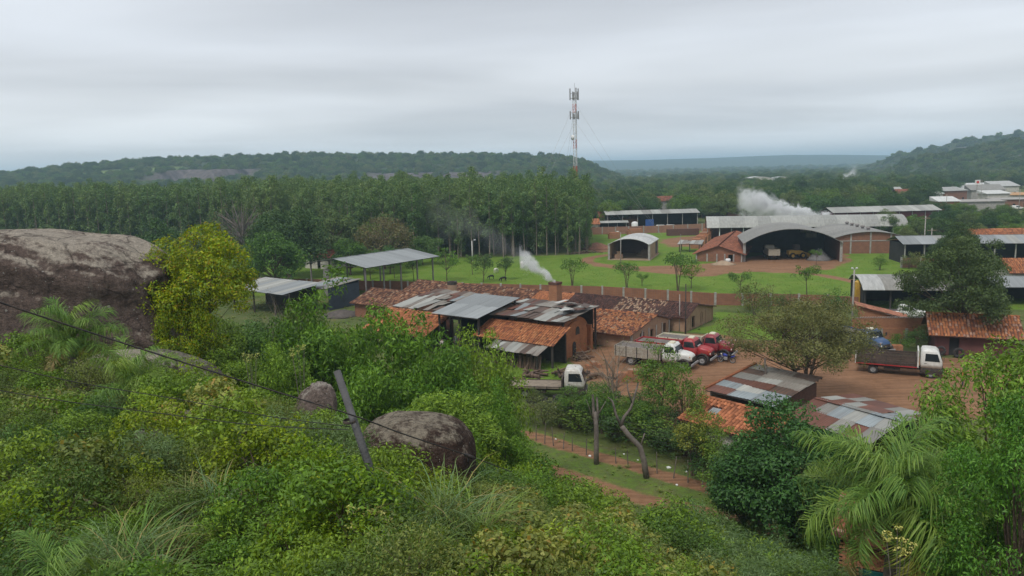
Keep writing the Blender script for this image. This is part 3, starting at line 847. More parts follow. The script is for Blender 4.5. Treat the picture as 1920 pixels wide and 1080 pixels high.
# (px, py of trunk foot, scale, proto, label)
FIELD = [
    (776, 528, 1.0, 0, 'small bent tree on the lawn under the right end of the metal shed'),
    (838, 527, 1.25, 3, 'light green tree on the lawn right of the open metal shed'),
    (906, 530, 1.15, 4, 'tree with narrow dark crown on the lawn, second right of the metal shed'),
    (947, 525, 0.95, 4, 'small dark round tree on the lawn beside the grazing animals'),
    (886, 515, 0.9, 0, 'thin young tree on the lawn behind the narrow dark one'),
    (1073, 538, 1.05, 2, 'tree forking low into three stems, left of the other lawn trees'),
    (1175, 545, 1.0, 2, 'dark forked tree on the lawn between the lamp post and the wall'),
    (1204, 536, 0.55, 1, 'tiny sapling on the lawn right of the dark forked tree'),
    (1271, 549, 1.35, 2, 'largest lawn tree, leafy and multi stemmed, near the perimeter wall'),
    (1296, 541, 0.95, 3, 'slim light green tree just right of the largest lawn tree'),
    (1387, 552, 0.9, 1, 'sparse young tree on the lawn by the tangled bush at the wall'),
    (1513, 557, 1.1, 0, 'single layered tree on the lawn left of the street lamp'),
    (695, 524, 0.8, 1, 'young tree with grey stems seen through the open metal shed'),
    (740, 522, 0.9, 0, 'thin tree standing behind the open metal shed'),
    (1530, 497, 0.7, 0, 'low spreading bush tree at the edge of the lane by the gravel heap'),
]
for px, py, s, k, lb in FIELD:
    p = G(px, py); plant('lawn_tree', FT[k], (p.x, p.y, tz(p.x, p.y)), lb, 'tree', None, s)

# ------------------------------------------------------------------ trees of the town beyond the sheds: single things
TOWN_POLY = [(22, 246), (60, 247), (100, 243), (150, 235), (178, 215), (230, 330), (330, 480), (420, 700), (150, 720), (25, 640), (10, 420), (14, 300)]
AVOID = [(48, 186, 106, 222), (98, 222, 140, 246), (148, 262, 205, 300), (165, 290, 230, 330), (205, 430, 330, 520), (170, 560, 260, 620), (36, 205, 66, 236)]
_cx = rng.uniform(8, 420, 30000); _cy = 238 + 330 * rng.random(30000) ** 1.6
_ok = poly_sd(_cx, _cy, TOWN_POLY) > 0
for a, b, c, d in AVOID: _ok &= ~((_cx >= a) & (_cx <= c) & (_cy >= b) & (_cy <= d))
_pxb = 960 + F_PX * _cx / (_cy * 1.03); _ok &= ~((_pxb > 1735) & (_pxb < 1935) & (_cy > 285) & (_cy < 425))
_fhp = [(1500, 360), (1545, 395), (1600, 350), (1640, 330), (1668, 380), (1715, 340), (1748, 345), (1790, 360), (1850, 372), (1390, 300), (1240, 330), (1313, 430)]
def clear_view(px, y):
    k = np.zeros(px.shape, bool)
    for a, b in _fhp: k |= (np.abs(px - a) < 26) & (y > b - 38) & (y < b + 12)
    return k
_ok &= ~clear_view(_pxb, _cy)
town = np.zeros((0, 2))
for x, y in zip(_cx[_ok], _cy[_ok]):
    if len(town) >= 290: break
    if len(town) and (((town - (x, y)) ** 2).sum(1) < (4.0 + y * 0.006) ** 2).any(): continue
    town = np.vstack([town, [[x, y]]])
for x, y in town:
    k = rng.choice(6, p=[0.2, 0.24, 0.2, 0.2, 0.06, 0.10])
    _q = 960 + F_PX * x / (y * 1.03); _w = 'behind the far pale shed' if _q < 1330 else 'behind the hangars near the broad smoke' if _q < 1570 else 'beyond the dark red shed' if _q < 1740 else 'among the houses at the right edge'; _w = ('near ' if y < 300 else 'farther off ') + _w; _kn = ['dark rounded', 'mid green rounded', 'dull green bushy', 'pale green spreading', 'tall narrow dark', 'flat crowned dark'][k]
    plant('town_tree', FAR_PROTOS[k], (x, y, tz(x, y)), _kn + ' town tree ' + _w, 'tree', _kn + ' town trees ' + _w, float((0.8 + 0.4 * rng.random()) * (0.6 if x / y > 0.54 and y < 300 else 1.0)))
_bx = rng.uniform(92, 160, 4000); _by = rng.uniform(158, 236, 4000); _q = 960 + F_PX * _bx / (_by * 1.03)
_ok = (_q > 1640) & (_q < 1960) & ~((_bx > 94) & (_bx < 134) & (_by > 222)) & ~((_bx < 112) & (_by < 172)); got = np.zeros((0, 2))
for x, y in zip(_bx[_ok], _by[_ok]):
    if len(got) >= 46: break
    if len(got) and (((got - (x, y)) ** 2).sum(1) < 22).any(): continue
    got = np.vstack([got, [[x, y]]]); k = rng.choice(4)
    plant('garden_tree', [T_ROUND, T_ROUND2, T_ROUND3, T_MANGO][k], (x, y, tz(x, y)), 'small bushy tree in the gardens between the grey sheds and the dark red shed', 'tree', 'garden trees behind the grey sheds', float(0.42 + 0.28 * rng.random()))
# the far wood between town and hills: reads as one mass
_fy = 300 + 2400 * rng.random(14000) ** 1.9; _fx = (rng.uniform(990, 2080, 14000) - 960) / F_PX * _fy * 1.03
_ok = (poly_sd(_fx, _fy, FARF) < -14) & (fbm(_fx * 0.006, _fy * 0.006, 77, 3) > np.where(_fy < 700, -0.3, -0.12))
for a, b, c, d in AVOID: _ok &= ~((_fx >= a) & (_fx <= c) & (_fy >= b) & (_fy <= d))
_pxb = 960 + F_PX * _fx / (_fy * 1.03); _ok &= ~((_pxb > 1730) & (_pxb < 1940) & (_fy > 296) & (_fy < 430))
_ok &= ~clear_view(_pxb, _fy)
_fx, _fy = _fx[_ok][:4600], _fy[_ok][:4600]
fp = np.stack([_fx, _fy, terrain(_fx, _fy)], -1); fs = 0.65 + 0.5 * rng.random(len(_fx))
TOWNC = [crown_of(t[1]) for t in (T_MANGO, T_ROUND, T_ROUND3, T_ROUND2)]
gn_scatter('far_wood', fp, fs, TOWNC, 'distant belt of trees on the plain below the far hills', 5, 'wood')
# woods on the hills
def hill_wood(H, n, label, lo=0.0, seed=0, smin=0.6, smax=1.1, crest_extra=0):
    o, V, C = H
    nv, nu, _ = V.shape
    rg = np.random.default_rng(seed); P = []; S = []
    while len(P) < n:
        j = rg.random() * (nv - 2) * 0.86; i = rg.random() * (nu - 2)
        if j / (nv - 1) < lo: continue
        a, b = int(j), int(i)
        if C[a, b, 0] > 0.35 and rg.random() < 0.9: continue
        if C[a, b, 1] > 0.4: continue
        fj, fi = j - a, i - b
        p = (V[a, b] * (1 - fi) + V[a, b + 1] * fi) * (1 - fj) + (V[a + 1, b] * (1 - fi) + V[a + 1, b + 1] * fi) * fj
        P.append(p - np.array([0, 0, 2.6])); S.append(smin + (smax - smin) * rg.random() ** 1.5)
    gn_scatter('hill_wood', P, S, TOWNC, label, seed, 'wood')
hill_wood(H_LEFT, 5200, 'scrubby dark green wood covering the long flat topped hill', 0.1, 51)
hill_wood(H_RF, 3200, 'green scrub on the nearer rocky hill at the right edge', 0.02, 52, 0.5, 0.95)
hill_wood(H_RB, 2000, 'hazy wood on the hill rising behind the right hand one', 0.1, 53, 0.6, 1.1)
hill_wood(H_MID, 1500, 'pale blue wood on the low ridge in the distance', 0.2, 54, 0.9, 1.6)
# ------------------------------------------------------------------ boulders
def rock_mat(name, dark, pale, white, scale=1.0, paletop=0.45):
    m, nt = new_mat(name)
    tc = N(nt, 'ShaderNodeTexCoord'); g = N(nt, 'ShaderNodeNewGeometry')
    def noise(s, d=6.0, r=0.65, z=1.0):
        mp = N(nt, 'ShaderNodeMapping', inp={'Scale': (1, 1, z)}); nt.links.new(tc.outputs['Object'], mp.inputs[0])
        n = N(nt, 'ShaderNodeTexNoise', inp={'Scale': s * scale, 'Detail': d, 'Roughness': r}); nt.links.new(mp.outputs[0], n.inputs['Vector']); return n.outputs[0]
    a = noise(0.5, 7); b = noise(3.2, 6); st = noise(1.0, 5, 0.6, 0.22)
    c1 = ramp(nt, [(0.3, tuple(x * 0.55 for x in dark)), (0.7, tuple(x * 1.35 for x in dark))]); nt.links.new(b, c1.inputs[0])
    sp = N(nt, 'ShaderNodeSeparateXYZ'); nt.links.new(g.outputs['Normal'], sp.inputs[0])
    # crust of pale weathered stone grows on the flat upper faces, broken up by noise
    v = math_n(nt, 'ADD', math_n(nt, 'MULTIPLY', sp.outputs[2], 0.62), math_n(nt, 'MULTIPLY_ADD', a, 1.3, math_n(nt, 'MULTIPLY_ADD', b, 0.5, -0.92)))
    mr = N(nt, 'ShaderNodeMapRange', inp={1: paletop, 2: paletop + 0.2}); nt.links.new(v, mr.inputs[0])
    c2 = ramp(nt, [(0.3, tuple(x * 0.7 for x in pale)), (0.7, tuple(min(1, x * 1.25) for x in pale))]); nt.links.new(b, c2.inputs[0])
    c = mixc(nt, mr.outputs[0], c1.outputs[0], c2.outputs[0])
    # fine grain and hairline cracks
    fg_ = ramp(nt, [(0.32, (0.55, 0.55, 0.55)), (0.68, (1.4, 1.38, 1.34))]); nt.links.new(noise(14.0, 6.0, 0.75), fg_.inputs[0]); c = mixc(nt, 1.0, c, fg_.outputs[0], 'MULTIPLY')
    vc = N(nt, 'ShaderNodeTexVoronoi', feature='DISTANCE_TO_EDGE', inp={'Scale': 0.32 * scale}); wv = N(nt, 'ShaderNodeVectorMath', operation='ADD'); nw = N(nt, 'ShaderNodeTexNoise', inp={'Scale': 1.5 * scale, 'Detail': 5.0}); nt.links.new(tc.outputs['Object'], nw.inputs['Vector']); nt.links.new(tc.outputs['Object'], wv.inputs[0]); nt.links.new(nw.outputs['Color'], wv.inputs[1]); nt.links.new(wv.outputs[0], vc.inputs['Vector'])
    ck = N(nt, 'ShaderNodeMapRange', inp={1: 0.0, 2: 0.03, 3: 0.75, 4: 0.0}); nt.links.new(vc.outputs['Distance'], ck.inputs[0]); c = mixc(nt, ck.outputs[0], c, tuple(x * 0.3 for x in dark))
    # water streaks
    rs = ramp(nt, [(0.60, (0, 0, 0)), (0.72, (1, 1, 1))]); nt.links.new(st, rs.inputs[0])
    c = mixc(nt, math_n(nt, 'MULTIPLY', rs.outputs[0], 0.5), c, tuple(x * 0.75 for x in pale))
    # round lichen spots
    for s, th in ((3.1, 0.15), (6.3, 0.22), (1.3, 0.10)):
        vo = N(nt, 'ShaderNodeTexVoronoi', inp={'Scale': s * scale, 'Randomness': 1.0}); nt.links.new(tc.outputs['Object'], vo.inputs['Vector'])
        sc = N(nt, 'ShaderNodeSeparateColor'); nt.links.new(vo.outputs['Color'], sc.inputs[0])
        lim = math_n(nt, 'MULTIPLY', math_n(nt, 'MULTIPLY', sc.outputs[0], sc.outputs[1]), th * 1.6)
        lim = math_n(nt, 'MULTIPLY', lim, math_n(nt, 'GREATER_THAN', math_n(nt, 'ADD', sc.outputs[2], math_n(nt, 'MULTIPLY_ADD', a, 1.4, -0.75)), 0.5))
        spot = math_n(nt, 'LESS_THAN', math_n(nt, 'ADD', vo.outputs['Distance'], math_n(nt, 'MULTIPLY_ADD', b, 0.12, -0.06)), lim)
        c = mixc(nt, math_n(nt, 'MULTIPLY', spot, 0.62), c, white)
    p = N(nt, 'ShaderNodeBsdfPrincipled', inp={'Roughness': 0.92}); p.inputs['Specular IOR Level'].default_value = 0.15
    nt.links.new(c, p.inputs['Base Color'])
    bp = N(nt, 'ShaderNodeBump', inp={'Strength': 1.0, 'Distance': 0.2})
    nt.links.new(math_n(nt, 'ADD', b, math_n(nt, 'MULTIPLY', noise(11.0, 6), 0.6)), bp.inputs['Height']); nt.links.new(bp.outputs[0], p.inputs['Normal'])
    finish(nt, p.outputs[0]); return m
M_ROCK = rock_mat('boulder_rock', (0.125, 0.092, 0.078), (0.33, 0.29, 0.24), (0.36, 0.345, 0.31), 1.0, 0.34)
M_ROCK2 = rock_mat('boulder_rock_small', (0.075, 0.047, 0.037), (0.30, 0.26, 0.20), (0.42, 0.40, 0.34), 2.2, 0.38)
M_ROCK3 = rock_mat('grey_rock', (0.105, 0.092, 0.075), (0.20, 0.185, 0.15), (0.36, 0.35, 0.31), 1.8, 0.4)
M_ROCKP = rock_mat('pale_rock', (0.20, 0.155, 0.135), (0.36, 0.32, 0.28), (0.45, 0.43, 0.39), 2.0, 0.35)
def boulder(name, loc, size, label, mat, seed=0, box=0.75, rz=0.0, rough=0.10, sub=5, shape=None, tilt=(0, 0)):
    bm = bmesh.new(); bmesh.ops.create_icosphere(bm, subdivisions=sub, radius=1.0)
    V = np.array([v.co[:] for v in bm.verts])
    q = np.sign(V) * np.abs(V) ** box
    q = q / (np.abs(q) ** (2 / box)).sum(1, keepdims=True) ** (box / 2) if False else q
    n = fbm(V[:, 0] * 1.7 + 3 * V[:, 2] + seed, V[:, 1] * 1.7 - 2 * V[:, 2], seed, 5)
    n2 = fbm(V[:, 0] * 6 + V[:, 2] * 5, V[:, 1] * 6 - V[:, 2] * 4, seed + 9, 3)
    q = q * (1 + rough * n + rough * 0.28 * n2)[:, None]
    q = q * np.array(size)
    if shape is not None: q = shape(q)
    for v, c in zip(bm.verts, q): v.co = c
    me = bpy.data.meshes.new(name); bm.to_mesh(me); bm.free()
    me.materials.append(mat); me.polygons.foreach_set('use_smooth', [True] * len(me.polygons))
    return tag(obj(name, me, None, loc, (tilt[0], tilt[1], rz)), label, 'boulder')
def big_shape(q):
    # top slopes down to the right in two shelves; foot flares out
    x = q[:, 0] / 10.0
    k = np.where(q[:, 2] > 0, 1 - 0.10 * sstep(0.0, 0.45, x) - 0.14 * sstep(0.5, 0.95, x), 1.0)
    q = q.copy(); q[:, 2] *= k
    f_ = 1 + 0.30 * np.clip(-q[:, 2] / 5.0, 0, 1); q[:, 0] *= f_; q[:, 1] *= f_
    q[:, 0] += np.where(q[:, 2] < -0.5, 0.28 * (-q[:, 2] - 0.5), 0) * sstep(-0.2, 0.8, x)
    return q
_p = D(60, 560, 43)
boulder('boulder', (_p.x - 1.2, 44, 12.45), (8.6, 4.6, 5.0), 'huge lichen spotted granite boulder filling the left edge', M_ROCK, 4, 0.62, R(8), 0.11, 6, big_shape)
_p = D(300, 640, 38); boulder('rock_slab', (_p.x, 38, 9.4), (3.0, 2.4, 1.5), 'grey lichen covered rock slab at the right foot of the huge boulder', M_ROCK3, 6, 0.8, R(-15), 0.14, 5, None, (0.1, 0.25))
_p = D(215, 680, 35); boulder('rock_slab', (_p.x, 35.5, 10.4), (2.6, 2.0, 1.5), 'dark spotted rock below the huge boulder behind the leaning palm', M_ROCK, 16, 0.8, R(10), 0.12, 5)
_p = D(778, 860, 22.5); boulder('boulder', (_p.x, 22.6, 11.1), (1.85, 1.6, 1.42), 'rounded brown boulder with pale patches right of the leaning pole', M_ROCK2, 7, 0.68, R(-6), 0.06, 6)
_p = D(578, 715, 30); boulder('boulder', (_p.x, 30, 9.9), (0.85, 1.0, 1.75), 'tall pink and white weathered rock behind the leaning pole', M_ROCKP, 8, 0.8, R(25), 0.16, 5, None, (0, 0.35))
_p = D(270, 775, 22); boulder('boulder', (_p.x, 22, 11.95), (1.15, 0.8, 0.5), 'flat whitish rock poking out of the shrubs below the palm fronds', M_ROCK3, 9, 0.8, 0.2, 0.15, 5)
_p = D(25, 800, 20); boulder('boulder', (_p.x, 20.5, 12.05), (1.3, 0.9, 0.5), 'low brown rock at the left edge under the shrubs', M_ROCK2, 10, 0.8, 0.1, 0.12, 5)
_p = D(340, 757, 24); boulder('boulder', (_p.x, 24, 12.0), (0.7, 0.6, 0.45), 'small pinkish rock beside the flat whitish one', M_ROCK2, 19, 0.8, 0.4, 0.15, 4)

# ------------------------------------------------------------------ foreground trees
T_FRESH = [make_tree('fresh%d' % i, 8.0, 3.1, 3.9, 80, 0.9, 250, 0.28, 0.085, GR_FRESH, 60 + i, trunk_r=0.10, zc=4.2, limbs=30, multi=3, lump=0.45, droop=0.7, flat=0.95, up=0.6) for i in range(3)]
T_YELLOW = make_tree('yellow_green', 9.0, 3.6, 3.6, 90, 0.85, 330, 0.22, 0.09, GR_YEL, 64, trunk_r=0.12, zc=5.2, limbs=36, multi=2, lump=0.35, flat=0.75)
T_DENSE = make_tree('dense_dark', 8.0, 3.1, 3.4, 120, 0.85, 300, 0.20, 0.09, [((0.05, 0.105, 0.03), 5), ((0.07, 0.135, 0.035), 3), ((0.038, 0.08, 0.024), 3)], 65, trunk_r=0.2, zc=4.3, lump=0.3, limbs=40)
T_BROAD = make_tree('broad', 11.0, 4.2, 5.2, 150, 0.85, 300, 0.21, 0.075, [((0.095, 0.18, 0.03), 5), ((0.13, 0.225, 0.04), 3), ((0.06, 0.12, 0.025), 3)], 66, trunk_r=0.2, zc=5.8, limbs=50, lump=0.3, up=0.8)
T_LAYER = make_tree('layered', 11.0, 6.0, 4.6, 110, 1.3, 190, 0.27, 0.11, [((0.047, 0.078, 0.028), 5), ((0.065, 0.10, 0.035), 3), ((0.035, 0.058, 0.022), 3)], 67, trunk_r=0.22, limbs=50, zc=6.0, lump=0.4, flat=0.5)
T_SPARSE = make_tree('sparse_olive', 8.5, 5.0, 2.9, 190, 0.78, 300, 0.17, 0.065, [((0.125, 0.130, 0.045), 5), ((0.16, 0.155, 0.06), 3), ((0.09, 0.095, 0.038), 3)], 68, trunk_r=0.15, limbs=60, zc=5.6, multi=3, shell=0.4, lump=0.3, lowcut=-0.75, flat=0.7)
T_THIN = make_tree('thin_leaf', 5.5, 1.9, 2.0, 42, 0.52, 330, 0.18, 0.07, GR_MID, 69, trunk_r=0.05, zc=3.5, multi=4, shell=0.3, lump=0.3)
T_YTHIN = make_tree('yellow_thin', 5.5, 1.5, 1.9, 30, 0.5, 300, 0.20, 0.08, [((0.22, 0.215, 0.045), 4), ((0.16, 0.18, 0.04), 3), ((0.1, 0.13, 0.035), 2)], 70, trunk_r=0.06, zc=3.2, multi=2, shell=0.3)
T_BRANCH = make_tree('branchy', 6.0, 2.6, 2.4, 60, 0.4, 6, 0.12, 0.04, BR_DRY, 71, trunk_r=0.055, zc=3.8, multi=3, bark=M_BARKP, shell=0.3)
def fit_tree(name, proto, px, py_top, y, wpx, label, hp, rp, cat='tree', group=None, base=None, px_off=0, rz=None):
    """scale proto (height hp, radius rp) so its top and width match the photo at distance y"""
    p = D(px, py_top, y); z0 = tz(p.x, y) if base is None else base
    sz = (p.z - z0) / hp; sw = (wpx * y * 1.02 / F_PX) / (2 * rp)
    sw = float(np.clip(sw, sz * 0.5, sz * 1.9))
    return plant(name, proto, (p.x, y, z0), label, cat, group, (sw, sw, sz), rz)
fit_tree('yellow_green_tree', T_YELLOW, 368, 416, 45, 225, 'yellow green tree growing against the right side of the huge boulder', 9.7, 3.9, base=8.6)
fit_tree('yellow_green_tree', T_YELLOW, 335, 535, 42.5, 130, 'low yellow green tree at the foot of the huge boulder, under the taller one', 9.7, 3.9, base=6.5)
for px, py, y, w, pr, lb in [(455, 575, 62, 130, T_ROUND2, 'dull green tree right of the yellow green tree on the slope'), (505, 600, 58, 120, T_ROUND, 'green tree on the slope below the low grey shed'), (560, 590, 66, 110, T_ROUND3, 'spreading pale green tree left of the fresh green trees'), (400, 600, 55, 110, T_ROUND, 'green tree hiding the right foot of the yellow green tree')]:
    fit_tree('slope_tree', pr, px, py, y, w, lb, 8.6, 4.4)
CT = [(600, 572, 46, 190, 'fresh green tree left of the orange tiled roof, above the tall weathered rock'), (735, 590, 44, 190, 'fresh green tree in front of the left orange tiled roof'),
      (902, 628, 43, 140, 'fresh green tree in front of the right orange tiled roof'), (820, 655, 40, 190, 'fresh green tree below the dark open workshop'),
      (690, 690, 39, 190, 'fresh green tree just right of the top of the leaning pole'), (905, 712, 38, 115, 'fresh green tree left of the flatbed truck'),
      (940, 790, 34, 100, 'fresh green tree right of the rounded brown boulder'), (840, 735, 33, 180, 'fresh green tree behind the rounded brown boulder'),
      (520, 650, 40, 120, 'green tree left of the tall weathered rock'), (430, 660, 42, 120, 'green tree above the rock slab right of the huge boulder'), (770, 770, 29, 120, 'green bushy tree directly behind the rounded boulder'),
      (650, 620, 50, 110, 'fresh green tree at the foot of the left orange roof')]
for i, (px, py, y, w, lb) in enumerate(CT):
    fit_tree('green_tree', T_FRESH[i % 3], px, py, y, w * 1.12, lb, 8.3, 3.3)
fit_tree('dark_tree', T_DENSE, 1490, 775, 36.5, 265, 'dense dark green tree in front of the tiled roof at lower right', 8.0, 3.3)
fit_tree('dark_tree', T_DENSE, 1400, 825, 38, 140, 'smaller dense tree at the left of the big dark one beside the track', 8.0, 3.3)
fit_tree('broad_leaved_tree', T_BROAD, 1905, 590, 25, 430, 'large broad leaved tree filling the right edge', 12.0, 4.4)
fit_tree('broad_leaved_tree', T_BROAD, 1790, 748, 28, 220, 'broad leaved tree behind the near palm at right', 12.6, 4.4)
fit_tree('broad_leaved_tree', T_BROAD, 1700, 812, 32, 170, 'lower broad leaved tree beside the rusty patched roof', 12.8, 4.4)
fit_tree('broad_leaved_tree', T_BROAD, 1920, 760, 17.5, 300, 'nearest broad leaved tree at the lower right corner', 11.0, 4.4)
fit_tree('layered_tree', T_LAYER, 1806, 452, 79, 200, 'big dark tree with layered foliage right of the white pickup', 11.0, 6.3)
fit_tree('layered_tree', T_LAYER, 1797, 422, 112, 100, 'smaller dark layered tree between the two grey roofed sheds', 11.0, 6.3)
fit_tree('olive_tree', T_SPARSE, 1512, 570, 61.5, 262, 'wide tree with thin olive foliage standing beside the corrugated roof in the yard', 8.5, 5.1, rz=0.6)
fit_tree('thin_tree', T_THIN, 1240, 652, 57, 110, 'thin light green tree in front of the white truck', 5.5, 2.0)
fit_tree('thin_tree', T_THIN, 1285, 690, 53, 90, 'thin many stemmed tree left of the corrugated roof', 5.5, 2.0)
fit_tree('thin_tree', T_YTHIN, 1300, 765, 47, 85, 'yellowish leaved thin tree by the track', 5.5, 1.6)
for px, py, y, w, lb in [(1075, 722, 57, 75, 'slender leafy tree at the left end of the thicket'), (1128, 716, 55.5, 80, 'slender leafy tree behind the straight pollarded trunk'), (1178, 742, 54.5, 80, 'slender leafy tree behind the bent pollarded tree'), (1222, 735, 54, 75, 'slender leafy tree right of the bent pollarded tree'), (1335, 770, 47, 90, 'slender leafy tree left of the dense dark tree')]:
    fit_tree('slender_tree', T_THIN, px, py, y, w, lb, 5.9, 2.0)
fit_tree('bare_bush', T_BRANCH, 1150, 622, 59, 170, 'leafless grey branching tree in front of the brick kiln', 6.0, 2.7)
fit_tree('bare_bush', T_BRANCH, 520, 548, 70, 110, 'leafless twiggy bush in front of the low grey shed roof', 6.0, 2.7)
# bushes behind the fence along the track, and round the yard
B_HEDGE = [make_tree('hedge%d' % i, 3.0, 1.5, 1.4, 30, 0.55, 170, 0.17, 0.08, [GR_DARK, GR_MID, GR_OLIVE][i], 80 + i, trunk_r=0.05, zc=1.6, multi=3, lump=0.35, limbs=10) for i in range(3)]
HEDGE = [(1020, 775, 58, 1.0, 2), (1050, 785, 57, 1.0, 2), (1085, 762, 56.5, 1.2, 1), (1115, 755, 58, 1.3, 0), (1150, 770, 55, 1.2, 1), (1180, 765, 54, 1.3, 0), (1215, 775, 53, 1.2, 1), (1250, 785, 52, 1.2, 0), (1285, 800, 50.5, 1.2, 0), (1310, 812, 49, 1.1, 0),
         (1130, 735, 61, 1.1, 1), (1165, 742, 60, 1.1, 0), (1200, 748, 58, 1.1, 1), (1240, 755, 56, 1.1, 0), (1340, 835, 46, 1.2, 0), (1360, 850, 44, 1.1, 1)]
for px, py, y, s, k in HEDGE:
    p = D(px, py, y); z = tz(p.x, y)
    plant('hedge_bush', B_HEDGE[k], (p.x, y, z), 'leafy bush in the dark thicket behind the stick fence along the track', 'bush', 'thicket behind the stick fence', (s * 1.1, s * 1.1, max(0.7, (p.z - z) / 3.0)))
for px, py, y, s, k, lb in [(1572, 610, 88, 1.35, 0, 'rounded green bush on the perimeter wall beside the street lamp'), (1560, 598, 90, 1.2, 1, 'bush left of the street lamp against the wall'), (1415, 590, 103, 1.5, 2, 'tangled grey green bush at the perimeter wall'),
                            (1440, 600, 98, 1.3, 2, 'olive bush behind the wide olive tree'), (1480, 605, 96, 1.3, 2, 'second olive bush behind the wide olive tree'), (1650, 662, 79, 0.6, 1, 'low green weeds bush left of the flatbed truck'), (1690, 660, 79, 0.7, 1, 'green weeds bush behind the truck bed'),
                            (1720, 655, 78.5, 0.8, 0, 'dark weeds bush behind the truck cab'), (1742, 650, 79, 0.9, 2, 'grey bush between the brick wall and the maroon house'), (712, 577, 104, 0.5, 0, 'small green bush growing on the low brick wall'),
                            (1700, 415, 200, 1.6, 1, 'green bush behind the parked blue car'), (1730, 425, 190, 1.5, 0, 'green bush beside the transformer poles'), (1705, 485, 140, 1.0, 2, 'yellowish bush in front of the low brick wall of the open shed'), (1722, 480, 139, 1.0, 2, 'second yellowish bush in front of the low brick wall'),
                            (1650, 500, 139, 0.9, 1, 'low bush on the grass right of the hangar'), (1760, 520, 128, 1.0, 1, 'green bush behind the curved metal roof'), (1000, 760, 60, 0.5, 2, 'weedy bush beside the stacked tyres')]:
    p = G(px, py) if py > 560 else D(px, py, y); yy_ = p.y if py > 560 else y
    plant('bush', B_HEDGE[k], (p.x, yy_, tz(p.x, yy_)), lb, 'bush', None, s)

# ------------------------------------------------------------------ palms: every frond a part
def frond_mesh(key, length, seed, arch=0.9, pal=GR_PALM, nleaf=90, leaf=1.0, width=0.0125, dry=0.0):
    rg = np.random.default_rng(seed); tb = MB()
    n = 12; pts = []; ang0 = R(62)
    p = np.array([0.0, 0.0, 0.0]); a = ang0
    for i in range(n):
        pts.append(p.copy()); p = p + np.array([math.cos(a), 0, math.sin(a)]) * length / (n - 1); a -= arch * (1.9 / n) * (0.5 + i / n)
    pts = np.array(pts)
    tb.col = pal[0][0]; tb.tube(pts, np.linspace(0.035, 0.006, n), 4, cap=False)
    V = []; Fq = []; C = []; k = 0
    for i in range(nleaf):
        t = 0.12 + 0.88 * i / (nleaf - 1)
        q = t * (n - 1); j = min(int(q), n - 2); f = q - j
        b = pts[j] * (1 - f) + pts[j + 1] * f; d = unit(pts[j + 1] - pts[j])
        for sgn in (-1, 1):
            l = leaf * (0.35 + 0.65 * math.sin(math.pi * min(1, 0.15 + t * 0.85)) ** 0.6) * (0.6 + 0.65 * rg.random())
            side = np.array([0, sgn, 0]); out = unit(d * (0.45 + 0.6 * t + 0.35 * rg.normal()) + side * 0.8 + np.array([0, 0, 1.1 * rg.random() - 0.25]))
            wv = unit(np.cross(out, np.array([0, 0, 1]))) * width * (0.8 + 0.5 * rg.random())
            m1 = b + out * l * 0.45; m2 = m1 + unit(out + np.array([0, 0, -0.5 - 1.1 * rg.random()])) * l * 0.35; tip = m2 + unit(out + np.array([0, 0, -2.0])) * l * 0.3
            V += [b - wv * 0.3, b + wv * 0.3, m1 + wv, m1 - wv, m2 + wv * 0.8, m2 - wv * 0.8, tip, tip]
            Fq += [(k, k + 1, k + 2, k + 3), (k + 3, k + 2, k + 4, k + 5), (k + 5, k + 4, k + 6, k + 7)]; k += 8
            c = leaf_cols(1, pal, rg, 0.2)[0]
            if dry and rg.random() < dry: c = np.array((0.24, 0.19, 0.07))
            C += [c] * 8
    # degenerate tips: nudge
    V = np.array(V); V[7::8] += 0.004
    me = bpy.data.meshes.new(key)
    kk = len(tb.v)
    allv = np.vstack([np.array(tb.v), V]); allf = [list(f) for f in tb.f] + [[i + kk for i in f] for f in Fq]
    me.from_pydata(allv.tolist(), [], allf); me.materials.append(M_LEAF)
    ca = me.color_attributes.new('col', 'FLOAT_COLOR', 'POINT'); arr = np.ones((len(allv), 4), np.float32); arr[:, :3] = np.vstack([np.array(tb.c), np.array(C)]); ca.data.foreach_set('color', arr.ravel())
    return me
FR = [frond_mesh('frond_a', 2.7, 1, 0.95), frond_mesh('frond_b', 2.6, 2, 1.25), frond_mesh('frond_c', 2.8, 3, 0.7), frond_mesh('frond_dry', 2.5, 4, 1.5, [((0.21, 0.165, 0.075), 3), ((0.16, 0.15, 0.05), 2)], 60, 0.6), frond_mesh('frond_yel', 2.6, 5, 1.2, [((0.2, 0.2, 0.05), 3), ((0.14, 0.19, 0.045), 2)])]
